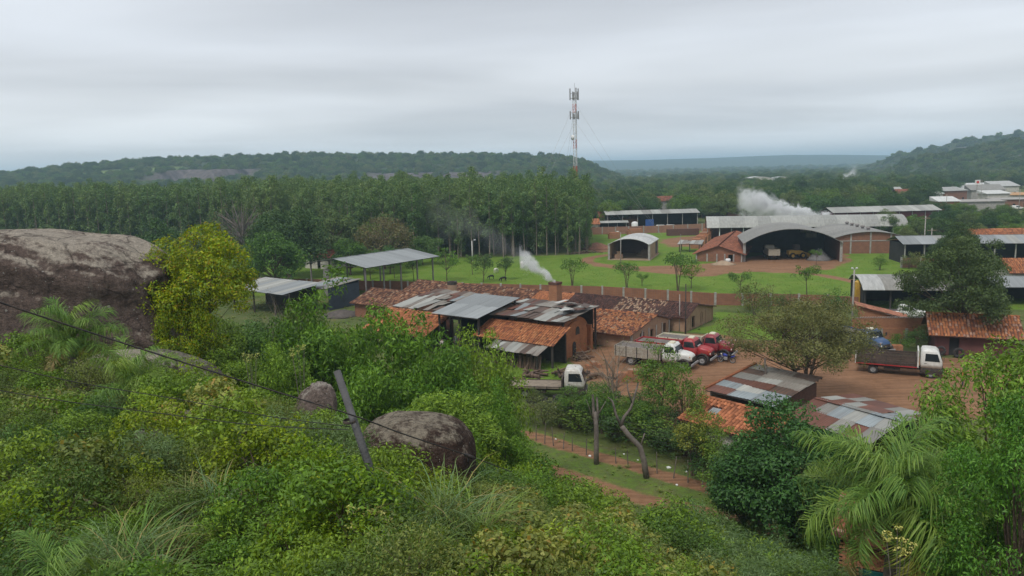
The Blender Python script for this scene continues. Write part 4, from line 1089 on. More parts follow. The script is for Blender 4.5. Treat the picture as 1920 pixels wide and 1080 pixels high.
def palm(loc, trunk_h, scale, label, nf=20, seed=0, lean=(0, 0), tr=0.16, dry=4, only=None):
    rg = np.random.default_rng(seed)
    t = thing('palm_tree', label, 'palm', loc)
    tb = MB(); top = Vector((lean[0], lean[1], trunk_h))
    pts = bez((0, 0, -0.4), (lean[0] * 0.3, lean[1] * 0.3, trunk_h * 0.6), top, 9)
    tb.tube(pts, [tr * (1.25 - 0.25 * i / 8) * (1 + 0.05 * (i % 2)) for i in range(9)], 10)
    tb.build('trunk', M_BARKG, t, smooth=True)
    cr = MB(); cr.lathe([(0.0, 0.5), (0.07, 0.4), (0.14, 0.1), (0.17, -0.25), (0.1, -0.4)], tuple(top), 'z', 10); cr.col = (0.10, 0.14, 0.04)
    cr.build('crown_shaft', paint('palm_shaft', (0.12, 0.15, 0.05), 0.7, 0.3, 5.0), t, smooth=True)
    for i in range(nf):
        a = i * 2.39996 + rg.normal() * 0.15; k = i / nf
        el = R(28) - k * R(95)
        m = FR[rg.integers(3)]
        if i >= nf - dry: m = FR[3] if i % 2 else FR[4]
        o = obj('frond', m, t, top + Vector((0, 0, 0.25 - 0.3 * k)), None, scale * (0.85 + 0.3 * rg.random()))
        o.rotation_mode = 'QUATERNION'
        o.rotation_quaternion = (Matrix.Rotation(a, 3, 'Z') @ Matrix.Rotation(-el, 3, 'Y') @ Matrix.Rotation(rg.normal() * 0.25, 3, 'X')).to_quaternion()
    return t
_p = D(1672, 930, 20.5); palm((_p.x, 20.5, tz(_p.x, 20.5)), _p.z - tz(_p.x, 20.5) - 0.75, 1.08, 'tall feathery palm in front of the brick house at lower right', 30, 3, (0.2, 0.1), dry=5)
_p = D(125, 655, 32); palm((_p.x, 32, tz(_p.x, 32)), max(1.2, _p.z - tz(_p.x, 32)), 0.85, 'palm with arching fronds in front of the huge boulder', 18, 5, (0.25, 0))
_p = D(255, 740, 26); palm((_p.x, 26, tz(_p.x, 26)), 0.9, 0.8, 'short palm clump below the boulder, near the flat whitish rock', 14, 8, dry=2)
_p = D(95, 1010, 9.6); palm((_p.x, 9.6, tz(_p.x, 9.6)), 0.5, 0.45, 'small palm low among the shrubs at lower left', 10, 9, tr=0.08, dry=1)
# pale flowering sprigs
for px, py, y, lb in [(692, 965, 12.2, 'sprig of pale yellow blossom among the shrubs left of the bottom centre'), (1690, 1010, 15.5, 'sprig of pale yellow blossom in front of the palm trunk'), (470, 668, 34, 'pale yellow flowering twig right of the huge boulder'), (560, 655, 32, 'pale yellow flowering twig above the tall weathered rock')]:
    rg = np.random.default_rng(int(px)); p = D(px, py, y); t = thing('flowering_sprig', lb, 'flowers', (p.x, y, tz(p.x, y)))
    h = max(0.6, p.z - tz(p.x, y)); m = MB(); cs = []
    for i in range(7): a = rg.random() * 6.28; e = np.array([0.3 * math.cos(a), 0.3 * math.sin(a), h - 0.25 + 0.4 * rg.random()]); m.tube(bez((0, 0, -0.1), (e[0] * 0.2, e[1] * 0.2, h * 0.6), e, 5), np.linspace(0.014, 0.005, 5), 4, cap=False); cs.append(e)
    m.build('stem', M_BARKG, t); obj('blossom', join_leaf('blossom', [cluster_leaves(np.array(cs), np.full(7, 0.13), 1500, 0.06, 0.035, [((0.38, 0.37, 0.13), 3), ((0.30, 0.32, 0.10), 2)], rg)]), t)
# ------------------------------------------------------------------ tall grass tufts
def tuft_mesh(key, seed, n=130, L_=1.5, pal=GR_PALM, spread=0.35):
    rg = np.random.default_rng(seed); V = []; Fq = []; C = []; k = 0
    for i in range(n):
        a = rg.random() * 6.283; l = L_ * (0.5 + 0.6 * rg.random()); b = np.array([rg.normal() * spread * 0.4, rg.normal() * spread * 0.4, 0])
        d0 = unit(np.array([math.cos(a) * 0.35, math.sin(a) * 0.35, 1.0])); out = np.array([math.cos(a), math.sin(a), 0]); w = np.array([-math.sin(a), math.cos(a), 0]) * 0.013
        P = [b]; d = d0.copy()
        for s in range(5):
            P.append(P[-1] + d * l / 5); d = unit(d + out * 0.22 + np.array([0, 0, -0.16 - 0.16 * s * rg.random()]))
        c = leaf_cols(1, pal, rg, 0.25)[0]
        if rg.random() < 0.12: c = np.array((0.26, 0.21, 0.09))
        for s, q in enumerate(P):
            ww = w * (1.0 - 0.16 * s) if s < 5 else w * 0.08
            V += [q - ww, q + ww]; C += [c, c]
        for s in range(5):
            Fq.append((k + 2 * s, k + 2 * s + 1, k + 2 * s + 3, k + 2 * s + 2))
        k += 12
    return np_mesh(key, np.array(V), np.array(Fq), M_LEAF, np.array(C))
TUFT = [tuft_mesh('tuft_a', 1), tuft_mesh('tuft_b', 2, 110, 1.8, [((0.12, 0.17, 0.06), 3), ((0.10, 0.16, 0.075), 3)]), tuft_mesh('tuft_c', 3, 90, 1.2, [((0.19, 0.19, 0.07), 3), ((0.13, 0.17, 0.05), 3)])]
for px, py, y, k, s, lb in [(240, 960, 12.5, 0, 1.0, 'long grass tuft, tallest of the clump at lower left'), (205, 985, 11.5, 1, 0.9, 'bluish long grass tuft in the clump at lower left'), (275, 1010, 11.0, 0, 0.95, 'spreading grass tuft at the right of the lower left clump'), (120, 1000, 11.4, 0, 0.8, 'grass tuft at the left of the lower left clump'),
                            (405, 905, 15.0, 1, 0.85, 'bluish grass tuft left of the dry fronds'), (355, 880, 16.0, 2, 0.9, 'yellowish grass tuft above the dry fronds'), (330, 955, 13.0, 2, 0.8, 'yellowish dry grass tuft beside the lower left clump'),
                            (830, 1010, 13.0, 1, 1.05, 'upright bluish grass tuft at bottom centre'), (900, 985, 13.6, 0, 1.0, 'arching grass tuft right of the upright one at bottom centre'), (760, 1060, 10.8, 0, 0.9, 'grass tuft at the bottom edge left of centre'), (940, 955, 14.5, 2, 0.8, 'yellowish grass tuft at right of the bottom centre tufts'),
                            (310, 730, 27.5, 0, 1.1, 'bright long grass tuft above the flat whitish rock'), (200, 745, 25, 1, 1.0, 'grass tuft left of the flat whitish rock'), (690, 1040, 11.5, 2, 0.7, 'small grass tuft near the pale flowering sprig'), (1405, 573, 104, 2, 1.6, 'clump of tall dry yellow grass at the perimeter wall')]:
    p = D(px, py, y); z = tz(p.x, y)
    tag(obj('grass_tuft', TUFT[k], None, (p.x, y, z + 0.15 if y < 50 else z), (0, 0, random.uniform(0, 6.28)), s * 1.15), lb, 'grass tuft')
# ------------------------------------------------------------------ shrubs of the slope
def shrub_proto(key, seed, h, rx, ncl, cr, per, size, width, pal, **kw):
    return make_tree(key, h, rx, h * 0.42, ncl, cr, per, size, width, pal, seed, trunk_r=0.025, zc=h * 0.55, multi=4, lump=0.4, limbs=8, sides=4, **kw)
SHR = [shrub_proto('shrub_broad', 91, 1.5, 0.95, 26, 0.34, 700, 0.10, 0.044, [((0.082, 0.15, 0.026), 5), ((0.11, 0.19, 0.032), 3), ((0.052, 0.098, 0.02), 3)]),
       shrub_proto('shrub_fine', 92, 1.4, 1.0, 28, 0.34, 950, 0.062, 0.024, [((0.085, 0.125, 0.036), 5), ((0.115, 0.155, 0.05), 2), ((0.06, 0.09, 0.028), 4)]),
       shrub_proto('shrub_yellow', 93, 1.5, 1.0, 24, 0.36, 760, 0.085, 0.045, [((0.105, 0.175, 0.02), 5), ((0.14, 0.205, 0.022), 3), ((0.08, 0.14, 0.02), 3)]),
       shrub_proto('shrub_dark', 94, 1.5, 1.0, 26, 0.36, 820, 0.08, 0.036, [((0.052, 0.10, 0.026), 5), ((0.07, 0.13, 0.03), 3), ((0.038, 0.075, 0.02), 3)]),
       shrub_proto('shrub_olive', 95, 1.3, 1.0, 24, 0.34, 480, 0.125, 0.08, [((0.115, 0.15, 0.045), 5), ((0.15, 0.18, 0.055), 3), ((0.075, 0.105, 0.03), 3), ((0.17, 0.14, 0.04), 0.6)]),
       shrub_proto('shrub_blue', 96, 1.6, 0.9, 26, 0.36, 800, 0.14, 0.018, [((0.075, 0.13, 0.06), 5), ((0.10, 0.16, 0.075), 3), ((0.05, 0.09, 0.035), 3)], droop=0.7),
       shrub_proto('shrub_sprout', 97, 1.4, 0.8, 20, 0.30, 720, 0.12, 0.028, [((0.13, 0.22, 0.035), 5), ((0.16, 0.25, 0.045), 3), ((0.08, 0.15, 0.03), 3)])]
for _me in (p_[1] for p_ in SHR):
    _d = _me.color_attributes['col'].data; _a = np.zeros(len(_d) * 4, np.float32); _d.foreach_get('color', _a); _a = _a.reshape(-1, 4) * np.array([1.2, 1.1, 0.95, 1], np.float32); _d.foreach_set('color', _a.ravel())
KN = ['glossy mid green shrub', 'fine leaved dull green shrub', 'yellow green broad leaved shrub', 'dark green shrub', 'olive shrub with round leaves', 'grey green narrow leaved shrub', 'bright light green shrub']
def zone_words(px, y):
    if px > 1380: return 'at the lower right below the dark tree'
    if px > 1080: return 'beside the track at bottom right of centre'
    if y > 30: return 'on the far slope below the fresh green trees' if px > 480 else 'below the huge boulder'
    if px < 420: return 'in the lower left thicket' if y < 17 else 'between the lower left thicket and the palm'
    if px < 720: return 'round the foot of the leaning pole' if y > 14 else 'at the bottom edge left of centre'
    return 'in front of the rounded brown boulder' if y > 15 else 'at the bottom edge near the centre'
_no = [(D(300, 640, 38).x, 38, 3.4), (D(778, 860, 22.5).x, 22.0, 1.9), (D(578, 715, 30).x, 29.5, 1.1), (D(270, 775, 22).x, 21.6, 1.0), (D(25, 800, 20).x, 20, 0.9)]
_n = 40000
_px = rng.uniform(-90, 1640, _n); _y = 5.0 + 42 * rng.random(_n) ** 1.25; _x = (_px - 960) / F_PX * _y * 1.04; _z = terrain(_x, _y)
_ok = (_z > 1.0) & ~((_px > 1470) & ((_y > 24) | (_y < 10)))
for a, b, r in _no: _ok &= (_x - a) ** 2 + (_y - b) ** 2 > (r + 0.3) ** 2
_ok &= ~((np.abs(_x + 2.75) < 1.7) & (_y > 18.6) & (_y < 23))
arr = np.zeros((0, 2)); sh = []
for x, y, z, px in zip(_x[_ok], _y[_ok], _z[_ok], _px[_ok]):
    if len(sh) >= 430: break
    if len(sh) and (((arr - (x, y)) ** 2).sum(1) < (0.38 + 0.046 * y) ** 2).any(): continue
    arr = np.vstack([arr, [[x, y]]]); sh.append((x, y, z, px))
for x, y, z, px in sh:
    f = fbm(np.array([x * 0.22]), np.array([y * 0.22]), 55, 2)[0]
    if px > 1330: k = rng.choice([5, 6, 4, 0], p=[0.5, 0.2, 0.15, 0.15])
    elif px > 900 and y < 24: k = rng.choice([4, 1, 0, 3, 6], p=[0.38, 0.2, 0.2, 0.12, 0.1])
    elif f > 0.18: k = rng.choice([2, 0, 6], p=[0.55, 0.3, 0.15])
    elif f < -0.2: k = rng.choice([3, 0, 5, 1], p=[0.4, 0.2, 0.15, 0.25])
    else: k = rng.choice([0, 1, 2, 3, 4, 6], p=[0.24, 0.28, 0.16, 0.12, 0.12, 0.08])
    w = zone_words(px, y); s = (0.56 + 0.019 * y) * (0.75 + 0.6 * rng.random() ** 1.6)
    plant('shrub', SHR[k], (x, y, z - 0.05), KN[k] + ' ' + w, 'shrub', 'shrubs ' + w, (s, s, s * rng.uniform(0.8, 1.1)), None, ('stem', 'foliage'), 0.15)
for px, y, k, s_, lb in [(655, 12.6, 2, 1.0, 'yellow green shrub hiding the foot of the leaning pole'), (610, 13.2, 0, 1.05, 'glossy shrub just left of the foot of the leaning pole'), (700, 12.9, 3, 0.8, 'dark shrub just right of the foot of the leaning pole'), (735, 16.5, 2, 0.75, 'yellow green shrub at the left side of the rounded boulder'), (870, 18.0, 1, 0.8, 'dull green shrub at the right side of the rounded boulder'), (560, 15.5, 2, 1.0, 'tall yellow green shrub left of the leaning pole'), (480, 17.0, 2, 1.1, 'big yellow green shrub in the middle of the slope'), (420, 18.5, 0, 1.25, 'big glossy shrub in the middle of the slope')]:
    x = (px - 960) / F_PX * y * 1.04; plant('shrub', SHR[k], (x, y, tz(x, y)), lb, 'shrub', None, s_ * 1.1, None, ('stem', 'foliage'))
_rs = np.random.default_rng(77)
for i in range(46):
    px = _rs.uniform(1240, 1600); y = _rs.uniform(23, 37.5); x = (px - 960) / F_PX * y * 1.04; k = [5, 5, 6, 0, 3][_rs.integers(5)]; s_ = _rs.uniform(1.0, 1.7)
    w = 'on the low ground round the dark tree at lower right'; plant('shrub', SHR[k], (x, y, tz(x, y) - 0.05), KN[k] + ' ' + w, 'shrub', 'shrubs ' + w, (s_ * 1.1, s_ * 1.1, s_), None, ('stem', 'foliage'))
for px, y, k, s_, lb in [(470, 78, 1, 1.3, 'green bush left of the leafless twiggy bush'), (500, 88, 0, 1.4, 'dark bush under the low grey shed roof'), (540, 80, 2, 1.2, 'olive bush in front of the low grey shed'), (575, 84, 1, 1.2, 'green bush before the posts of the low shed'), (610, 82, 0, 1.1, 'dark bush left of the rubble heap'), (640, 86, 2, 1.0, 'olive bush below the rubble heap'), (450, 66, 2, 1.5, 'olive bush right of the yellow green tree'), (500, 66, 1, 1.6, 'tall green bush in front of the leafless twiggy bush'), (560, 68, 2, 1.5, 'dry olive bush above the tall weathered rock'), (600, 64, 0, 1.6, 'dark bush behind the fresh green tree at left'), (430, 56, 1, 1.6, 'green bush at the right foot of the yellow green tree'), (480, 54, 0, 1.7, 'dark bush on the slope below the yellow green tree'), (640, 72, 1, 1.3, 'green bush left of the left orange tiled roof'), (395, 92, 1, 1.5, 'green bush behind the yellow green tree')]:
    x = (px - 960) / F_PX * y * 1.04; plant('bush', B_HEDGE[k], (x, y, tz(x, y) - 0.1), lb, 'bush', None, s_)
# grass growing on lawn, verge and rough ground: uncountable
def grass_on(mask, n, smin, smax, label, seed):
    w_ = (mask * (RR > 36) * (RR < 175) * (np.abs(A) < 0.75) * RR ** 1.2).ravel(); w_ = w_ * (GZ.ravel() < 3); rg = np.random.default_rng(seed)
    i_ = rg.choice(len(w_), n, p=w_ / w_.sum()); P_ = V_all[i_] + np.stack([rg.normal(size=n) * 0.5, rg.normal(size=n) * 0.6, np.full(n, -0.02)], -1)
    gn_scatter('grass', P_, smin + (smax - smin) * rg.random(n), [o for o in COL.objects if o.name in ('grass_tuft', 'grass_tuft.005')], label, seed, 'grass')
nod = np.clip(1 - 1.6 * dirt, 0, 1)
grass_on(lawn * nod, 26000, 0.06, 0.15, 'short mown looking grass of the lawn and the lush patches', 61)
grass_on((1 - lawn) * nod * (GY < 128), 6000, 0.14, 0.40, 'rough grass and weeds on the waste ground round the yard', 62)
# low undergrowth between the shrubs: uncountable
m_ = 90000
ux = rng.uniform(-90, 1640, m_); uy = 4.5 + 40 * rng.random(m_) ** 1.5
_dx = np.array([(a - 960) / F_PX for a in ux]); X_ = _dx * uy * 1.03; Z_ = terrain(X_, uy)
kk = Z_ > 1.0; X_, Y_, Z_ = X_[kk], uy[kk], Z_[kk]
Pp = np.stack([X_, Y_, Z_ + 0.05 + 0.5 * rng.random(len(X_)) ** 1.5], -1)
Nn = unit(np.array([0, 0, 1.0]) + 0.7 * rng.normal(size=Pp.shape))
v, f, c = leaves(Pp, Nn, 0.16, 0.07, leaf_cols(len(Pp), GR_MID + [((0.11, 0.10, 0.045), 2)], rng), rng)
tag(obj('undergrowth', np_mesh('undergrowth', v, f, M_LEAF, c)), 'low leafy undergrowth covering the slope below the viewpoint', 'undergrowth', kind='stuff')
# ------------------------------------------------------------------ building helpers
BR_RED = brick_mat('brick_red', (0.235, 0.085, 0.045), (0.30, 0.12, 0.062), (0.24, 0.17, 0.13))
BR_OR = brick_mat('brick_orange', (0.34, 0.13, 0.06), (0.42, 0.18, 0.085), (0.30, 0.2, 0.14), dirt_amt=0.25)
BR_TAN = brick_mat('brick_tan', (0.34, 0.2, 0.125), (0.40, 0.245, 0.155), (0.36, 0.27, 0.2), dirt_amt=0.3)
BR_DK = brick_mat('brick_dark', (0.12, 0.05, 0.035), (0.16, 0.07, 0.05), (0.11, 0.08, 0.07))
BR_KILN = brick_mat('brick_kiln', (0.36, 0.135, 0.06), (0.43, 0.175, 0.075), (0.32, 0.16, 0.09), dirt=(0.10, 0.05, 0.035), dirt_amt=0.6)
SH_GREY = sheet_mat('sheet_grey', (0.255, 0.27, 0.27), rust_amt=0.06)
SH_PALE = sheet_mat('sheet_pale', (0.33, 0.33, 0.30), rust_amt=0.16)
SH_WORN = sheet_mat('sheet_worn', (0.24, 0.22, 0.19), (0.11, 0.055, 0.035), 0.42)
SH_RUST = sheet_mat('sheet_rust', (0.16, 0.065, 0.042), (0.08, 0.035, 0.025), 0.5)
SH_BROWN = sheet_mat('sheet_brown', (0.10, 0.07, 0.055), (0.2, 0.09, 0.05), 0.4)
SH_ZINC = sheet_mat('sheet_zinc', (0.27, 0.305, 0.315), (0.14, 0.065, 0.04), 0.3)
SH_WHITE = sheet_mat('sheet_white', (0.48, 0.48, 0.455), rust_amt=0.06)
SH_OLD = sheet_mat('sheet_fibre', (0.235, 0.225, 0.20), (0.15, 0.13, 0.11), 0.3)
SH_DARKB = sheet_mat('sheet_dark_blue', (0.045, 0.055, 0.075), (0.02, 0.02, 0.025), 0.3)
M_TILE = paint('clay_tile', (0.9, 0.9, 0.9), 0.9, 0.18, 3.0, 0.25, 20.0, use_col=True, spec=0.15)
M_TILEO = paint('clay_tile_single', (0.40, 0.15, 0.07), 0.88, 0.35, 3.0, 0.3, 20.0, objrand=0.45, spec=0.15, dirt=(0.09, 0.05, 0.04), dirt_amt=0.35)
M_PLASTER = paint('plaster', (0.55, 0.52, 0.46), 0.85, 0.12, 0.8, dirt=(0.22, 0.17, 0.13), dirt_amt=0.35)
M_MAROON = paint('maroon_plaster', (0.13, 0.05, 0.045), 0.85, 0.25, 0.8)
M_WHITE = paint('white_paint', (0.72, 0.72, 0.70), 0.5, 0.08, 1.0, dirt=(0.3, 0.24, 0.19), dirt_amt=0.2)
KR = math.atan2(-0.589, 0.808)
def K(a, b, z=0.0): return Vector((0.808 * a + 0.589 * b, 85 - 0.589 * a + 0.808 * b, z))
def kthing(name, label, cat='building', a=0, b=0): return thing(name, label, cat, K(a, b), KR)
PAL = {
    'brown': [((0.15, 0.075, 0.05), 4), ((0.10, 0.05, 0.038), 4), ((0.24, 0.12, 0.07), 3), ((0.33, 0.165, 0.095), 2), ((0.36, 0.25, 0.165), 0.7)],
    'orange': [((0.40, 0.155, 0.068), 5), ((0.34, 0.125, 0.058), 3), ((0.46, 0.20, 0.09), 2), ((0.22, 0.085, 0.05), 1)],
    'new': [((0.46, 0.185, 0.085), 5), ((0.42, 0.165, 0.08), 3)],
    'dark': [((0.085, 0.047, 0.04), 5), ((0.12, 0.06, 0.048), 3), ((0.06, 0.037, 0.033), 3)],
    'speck': [((0.085, 0.05, 0.042), 5), ((0.13, 0.065, 0.05), 2), ((0.36, 0.25, 0.17), 3), ((0.28, 0.16, 0.10), 1.5)],
    'mix': [((0.36, 0.14, 0.065), 4), ((0.20, 0.085, 0.055), 3), ((0.13, 0.06, 0.045), 2), ((0.42, 0.19, 0.095), 2), ((0.36, 0.24, 0.15), 0.6)],
    'redbr': [((0.28, 0.105, 0.06), 4), ((0.23, 0.085, 0.052), 3), ((0.34, 0.14, 0.08), 2), ((0.15, 0.07, 0.05), 1)],
}
def tiles(parent, e0, e1, r1, r0, pal, pitch=0.25, course=0.38, seed=0, name='roof'):
    """clay barrel tiles over the quad eave-left, eave-right, ridge-right, ridge-left: slab + joined tile courses"""
    e0, e1, r1, r0 = [Vector(p) for p in (e0, e1, r1, r0)]
    rg = np.random.default_rng(seed + 5)
    s = MB(); s.slab([e0, e1, r1, r0], 0.06); ro = s.build(name, paint('tile_bed', (0.13, 0.06, 0.042), 0.95, 0.3, 2.0), parent)
    U = e1 - e0; Wv = r0 - e0
    nu = max(2, int(U.length / pitch)); nv = max(2, int(Wv.length / course))
    E0 = np.array(e0); u = np.array(U) / nu; w = np.array(Wv) / nv; n = unit(np.cross(u, w))
    if n[2] < 0: n = -n
    ii, jj = np.meshgrid(np.arange(nu), np.arange(nv)); ii = ii.ravel(); jj = jj.ravel(); m = len(ii)
    base = E0 + (ii[:, None] + 0.5) * u + jj[:, None] * w + rg.normal(size=(m, 1)) * 0.10 * u + rg.normal(size=(m, 1)) * 0.05 * w
    sag = 0.04 * fbm(ii * 0.12, jj * 0.5 + seed, seed + 3, 3)[:, None] * n
    base = base + sag
    h = 0.075
    prof = np.array([(-0.42, 0.012), (-0.22, h), (0.22, h), (0.42, 0.012)])
    V = np.zeros((m, 8, 3))
    tw = rg.normal(size=m) * 0.05
    for q, (a, b) in enumerate(prof):
        V[:, q] = base + a * u + n * (b + 0.035) - 0.12 * w
        V[:, 4 + q] = base + a * 0.85 * u + n * b + 1.0 * w + tw[:, None] * u
    Fl = np.array([(0, 1, 5, 4), (1, 2, 6, 5), (2, 3, 7, 6)])
    Fq = (Fl[None] + 8 * np.arange(m)[:, None, None]).reshape(-1, 4)
    pn = fbm(ii * 0.10 + seed, jj * 0.35, seed + 11, 3)
    c = leaf_cols(m, pal, rg, 0.2) * (1 + 0.35 * pn)[:, None]
    me = np_mesh('tiles', V.reshape(-1, 3), Fq, M_TILE, np.repeat(c, 8, 0))
    t = obj('tiles', me, ro); t['kind'] = 'stuff'
    # ridge cap row
    return ro
def ridge_caps(parent, r0, r1, pal, r=0.13):
    m = MB(); r0 = Vector(r0); r1 = Vector(r1); n = max(2, int((r1 - r0).length / 0.42)); rg = np.random.default_rng(3)
    for i in range(n):
        m.col = tuple(leaf_cols(1, pal, rg, 0.2)[0]); a = r0.lerp(r1, i / n); b = r0.lerp(r1, (i + 1.08) / n)
        m.tube([a + Vector((0, 0, 0.03)), b + Vector((0, 0, 0.0))], [r, r * 0.85], 6, cap=False)
    m.build('ridge_tiles', M_TILE, parent)['kind'] = 'stuff'
def sheet_mesh():
    m = MB(); nw = 7; seg = 4; n = nw * seg
    for i in range(n + 1):
        x = -0.5 + i / n; z = 0.5 * math.sin(2 * math.pi * i / seg)
        m.v += [(x, -0.5, z), (x, 0.5, z)]; m.c += [(1, 1, 1)] * 2
    for i in range(n): m.f.append([2 * i, 2 * i + 2, 2 * i + 3, 2 * i + 1]); m.m.append(0)
    return m
_sheets = {}
def sheet_me(mat):
    if mat.name not in _sheets: _sheets[mat.name] = sheet_mesh().mesh('sheet_' + mat.name, mat, smooth=True)
    return _sheets[mat.name]
def sheets(parent, e0, e1, r1, r0, nc, nr, mats, jit=0.02, seed=0, miss=0.0, over=1.06, tilt=0.015, name='roof', frame=M_SOOTSHADE, amp=0.035, pattern=None):
    """corrugated sheets, each its own object, on a frame of purlins (the roof part)"""
    e0, e1, r1, r0 = [Vector(p) for p in (e0, e1, r1, r0)]
    rg = np.random.default_rng(seed + 17)
    fm = MB()
    for k in range(nr * 2 + 1):
        t = k / (nr * 2); a = e0.lerp(r0, t); b = e1.lerp(r1, t); dn = Vector((0, 0, -0.09))
        fm.tube([a + dn, b + dn], 0.045, 4)
    ro = fm.build(name, frame, parent)
    w = np.array([p[1] for p in mats], float); w /= w.sum()
    for j in range(nr):
        for i in range(nc):
            if rg.random() < miss: continue
            f0, f1 = i / nc, (i + 1) / nc; g0, g1 = j / nr, (j + 1) / nr
            def P(f, g): return e0.lerp(e1, f).lerp(r0.lerp(r1, f), g)
            c = (P(f0, g0) + P(f1, g0) + P(f1, g1) + P(f0, g1)) / 4
            ux = (P(f1, (g0 + g1) / 2) - P(f0, (g0 + g1) / 2)); vy = (P((f0 + f1) / 2, g1) - P((f0 + f1) / 2, g0))
            n = ux.cross(vy).normalized()
            if n.z < 0: n = -n
            M3 = Matrix((ux.normalized(), n.cross(ux.normalized()), n)).transposed()
            M3 = M3 @ Matrix.Rotation(rg.normal() * tilt, 3, 'Z') @ Matrix.Rotation(rg.normal() * tilt, 3, 'X') @ Matrix.Rotation(rg.normal() * tilt, 3, 'Y')
            mt = pattern[j][i] if pattern else mats[rg.choice(len(mats), p=w)][0]
            o = obj('sheet', sheet_me(mt), ro)
            o.matrix_local = Matrix.Translation(c + n * (0.02 + 0.012 * ((i + j) % 2) + abs(rg.normal()) * jit)) @ M3.to_4x4() @ Matrix.Diagonal((ux.length * over, vy.length * (over + 0.02), amp, 1))
    return ro
def wall(mb, p0, p1, z0, z1, th=0.2, holes=()):
    """straight wall from p0 to p1 (local xy) with rectangular openings (s0, s1, h0, h1) along it"""
    p0 = Vector((p0[0], p0[1], 0)); p1 = Vector((p1[0], p1[1], 0)); d = (p1 - p0); Lw = d.length; d = d / Lw; n = Vector((-d.y, d.x, 0)) * th / 2
    def blk(s0, s1, a, b):
        if s1 - s0 < 1e-4 or b - a < 1e-4: return
        A, B = p0 + d * s0, p0 + d * s1
        q = [A - n, B - n, B + n, A + n]
        mb.hexa([(v.x, v.y, a) for v in q], [(v.x, v.y, b) for v in q])
    s = 0.0
    for (s0, s1, h0, h1) in sorted(holes):
        blk(s, s0, z0, z1); blk(s0, s1, z0, h0); blk(s0, s1, h1, z1); s = s1
    blk(s, Lw, z0, z1)
def gable(mb, b0, b1, br, a, z0, z1, zr, z2=None, th=0.2):
    """triangular gable top across b at position a"""
    z2 = z1 if z2 is None else z2
    q = [(b0, z1), (br, zr), (b1, z2), (b1, z0), (b0, z0)]
    k = [(a - th / 2, y, z) for y, z in q] + [(a + th / 2, y, z) for y, z in q]
    mb.add(k, [(0, 1, 2, 3, 4), (9, 8, 7, 6, 5)] + [(i, (i + 1) % 5, 5 + (i + 1) % 5, 5 + i) for i in range(5)])
def posts(t, pts, h, r=0.09, mat=None, name='post'):
    for (x, y) in pts:
        m = MB(); hh = h(x, y) if callable(h) else h; m.box(x - r, x + r, y - r, y + r, -0.15, hh); m.build(name, mat or M_SOOTSHADE, t)
# ------------------------------------------------------------------ kiln compound (frame K)
t = kthing('drying_shed', 'very long low shed under a patchy brown tiled roof at the back of the kilns')
m = MB()
for (x0, x1) in ((-32.6, -10), (-10, 13.6)):
    wall(m, (x0, 16.7), (x1, 16.7), -0.2, 1.85); wall(m, (x0, 25.2), (x1, 25.2), -0.2, 1.85)
m.build('wall', BR_TAN, t)
g = MB(); wall(g, (13.7, 16.6), (13.7, 25.3), -0.2, 1.72, 0.2, [(2.0, 2.9, 0.15, 1.6), (4.7, 5.5, 0.35, 1.65)]); gable(g, 16.6, 25.3, 19.7, 13.7, 1.72, 1.86, 2.9); g2 = MB(); gable(g2, 16.6, 25.3, 19.7, -32.6, -0.2, 1.86, 2.9); g2.build('gable_wall', BR_TAN, t)
g.build('gable_wall', BR_TAN, t)
for x in (16.6, 18.3, 21.6, 23.0, 25.3):
    m = MB(); m.box(13.7, 13.86, x - 0.13, x + 0.13, -0.2, 1.8); m.build('pilaster', BR_TAN, t)
segs = [(-33.1, -21, 'brown'), (-21, -9.4, 'brown'), (-9.4, -3.6, 'new'), (-3.6, 3.6, 'dark'), (3.6, 10.2, 'speck'), (10.2, 14.2, 'dark')]
for i, (a0, a1, p) in enumerate(segs):
    tiles(t, (a0, 16.15, 1.82), (a1 - 0.01, 16.15, 1.82), (a1 - 0.01, 19.7, 3.02 + 0.02 * (i % 2)), (a0, 19.7, 3.02 + 0.02 * (i % 2)), PAL[p], seed=20 + i)
    tiles(t, (a1 - 0.01, 25.8, 1.78), (a0, 25.8, 1.78), (a0, 19.72, 3.0 + 0.02 * (i % 2)), (a1 - 0.01, 19.72, 3.0 + 0.02 * (i % 2)), PAL[p], seed=30 + i)
    ridge_caps(t, (a0, 19.71, 3.06), (a1, 19.71, 3.06), PAL['brown' if p == 'new' else p])
t = kthing('brick_shed', 'low brick shed with orange mottled tile roof beside the parked trucks')
m = MB(); wall(m, (0.8, 5.7), (11.9, 5.7), -0.2, 1.6, 0.2, [(1.5, 3.2, 0.0, 1.45), (5.4, 6.6, 0.3, 1.4)]); wall(m, (0.8, 15.6), (11.9, 15.6), -0.2, 1.7); m.build('wall', BR_TAN, t)
g = MB(); wall(g, (12.0, 5.6), (12.0, 15.7), -0.2, 1.45, 0.2, [(2.2, 3.3, 0.0, 1.35), (4.9, 5.7, 0.4, 1.3), (8.4, 9.2, 0.2, 1.4)]); gable(g, 5.6, 15.7, 12.0, 12.0, 1.45, 1.62, 2.62, 1.7); g.build('gable_wall', BR_TAN, t)
for x in (5.7, 8.3, 10.0, 12.0, 13.6, 15.6):
    m = MB(); m.box(12.0, 12.17, x - 0.13, x + 0.13, -0.2, 1.6); m.build('pilaster', M_CONC, t)
tiles(t, (1.0, 5.0, 1.58), (6.6, 5.0, 1.58), (6.6, 12.0, 2.76), (1.0, 12.0, 2.76), PAL['mix'], seed=41); tiles(t, (6.61, 5.0, 1.58), (12.3, 5.0, 1.58), (12.3, 12.0, 2.76), (6.61, 12.0, 2.76), PAL['mix'] + [((0.46, 0.2, 0.09), 4)], seed=42)
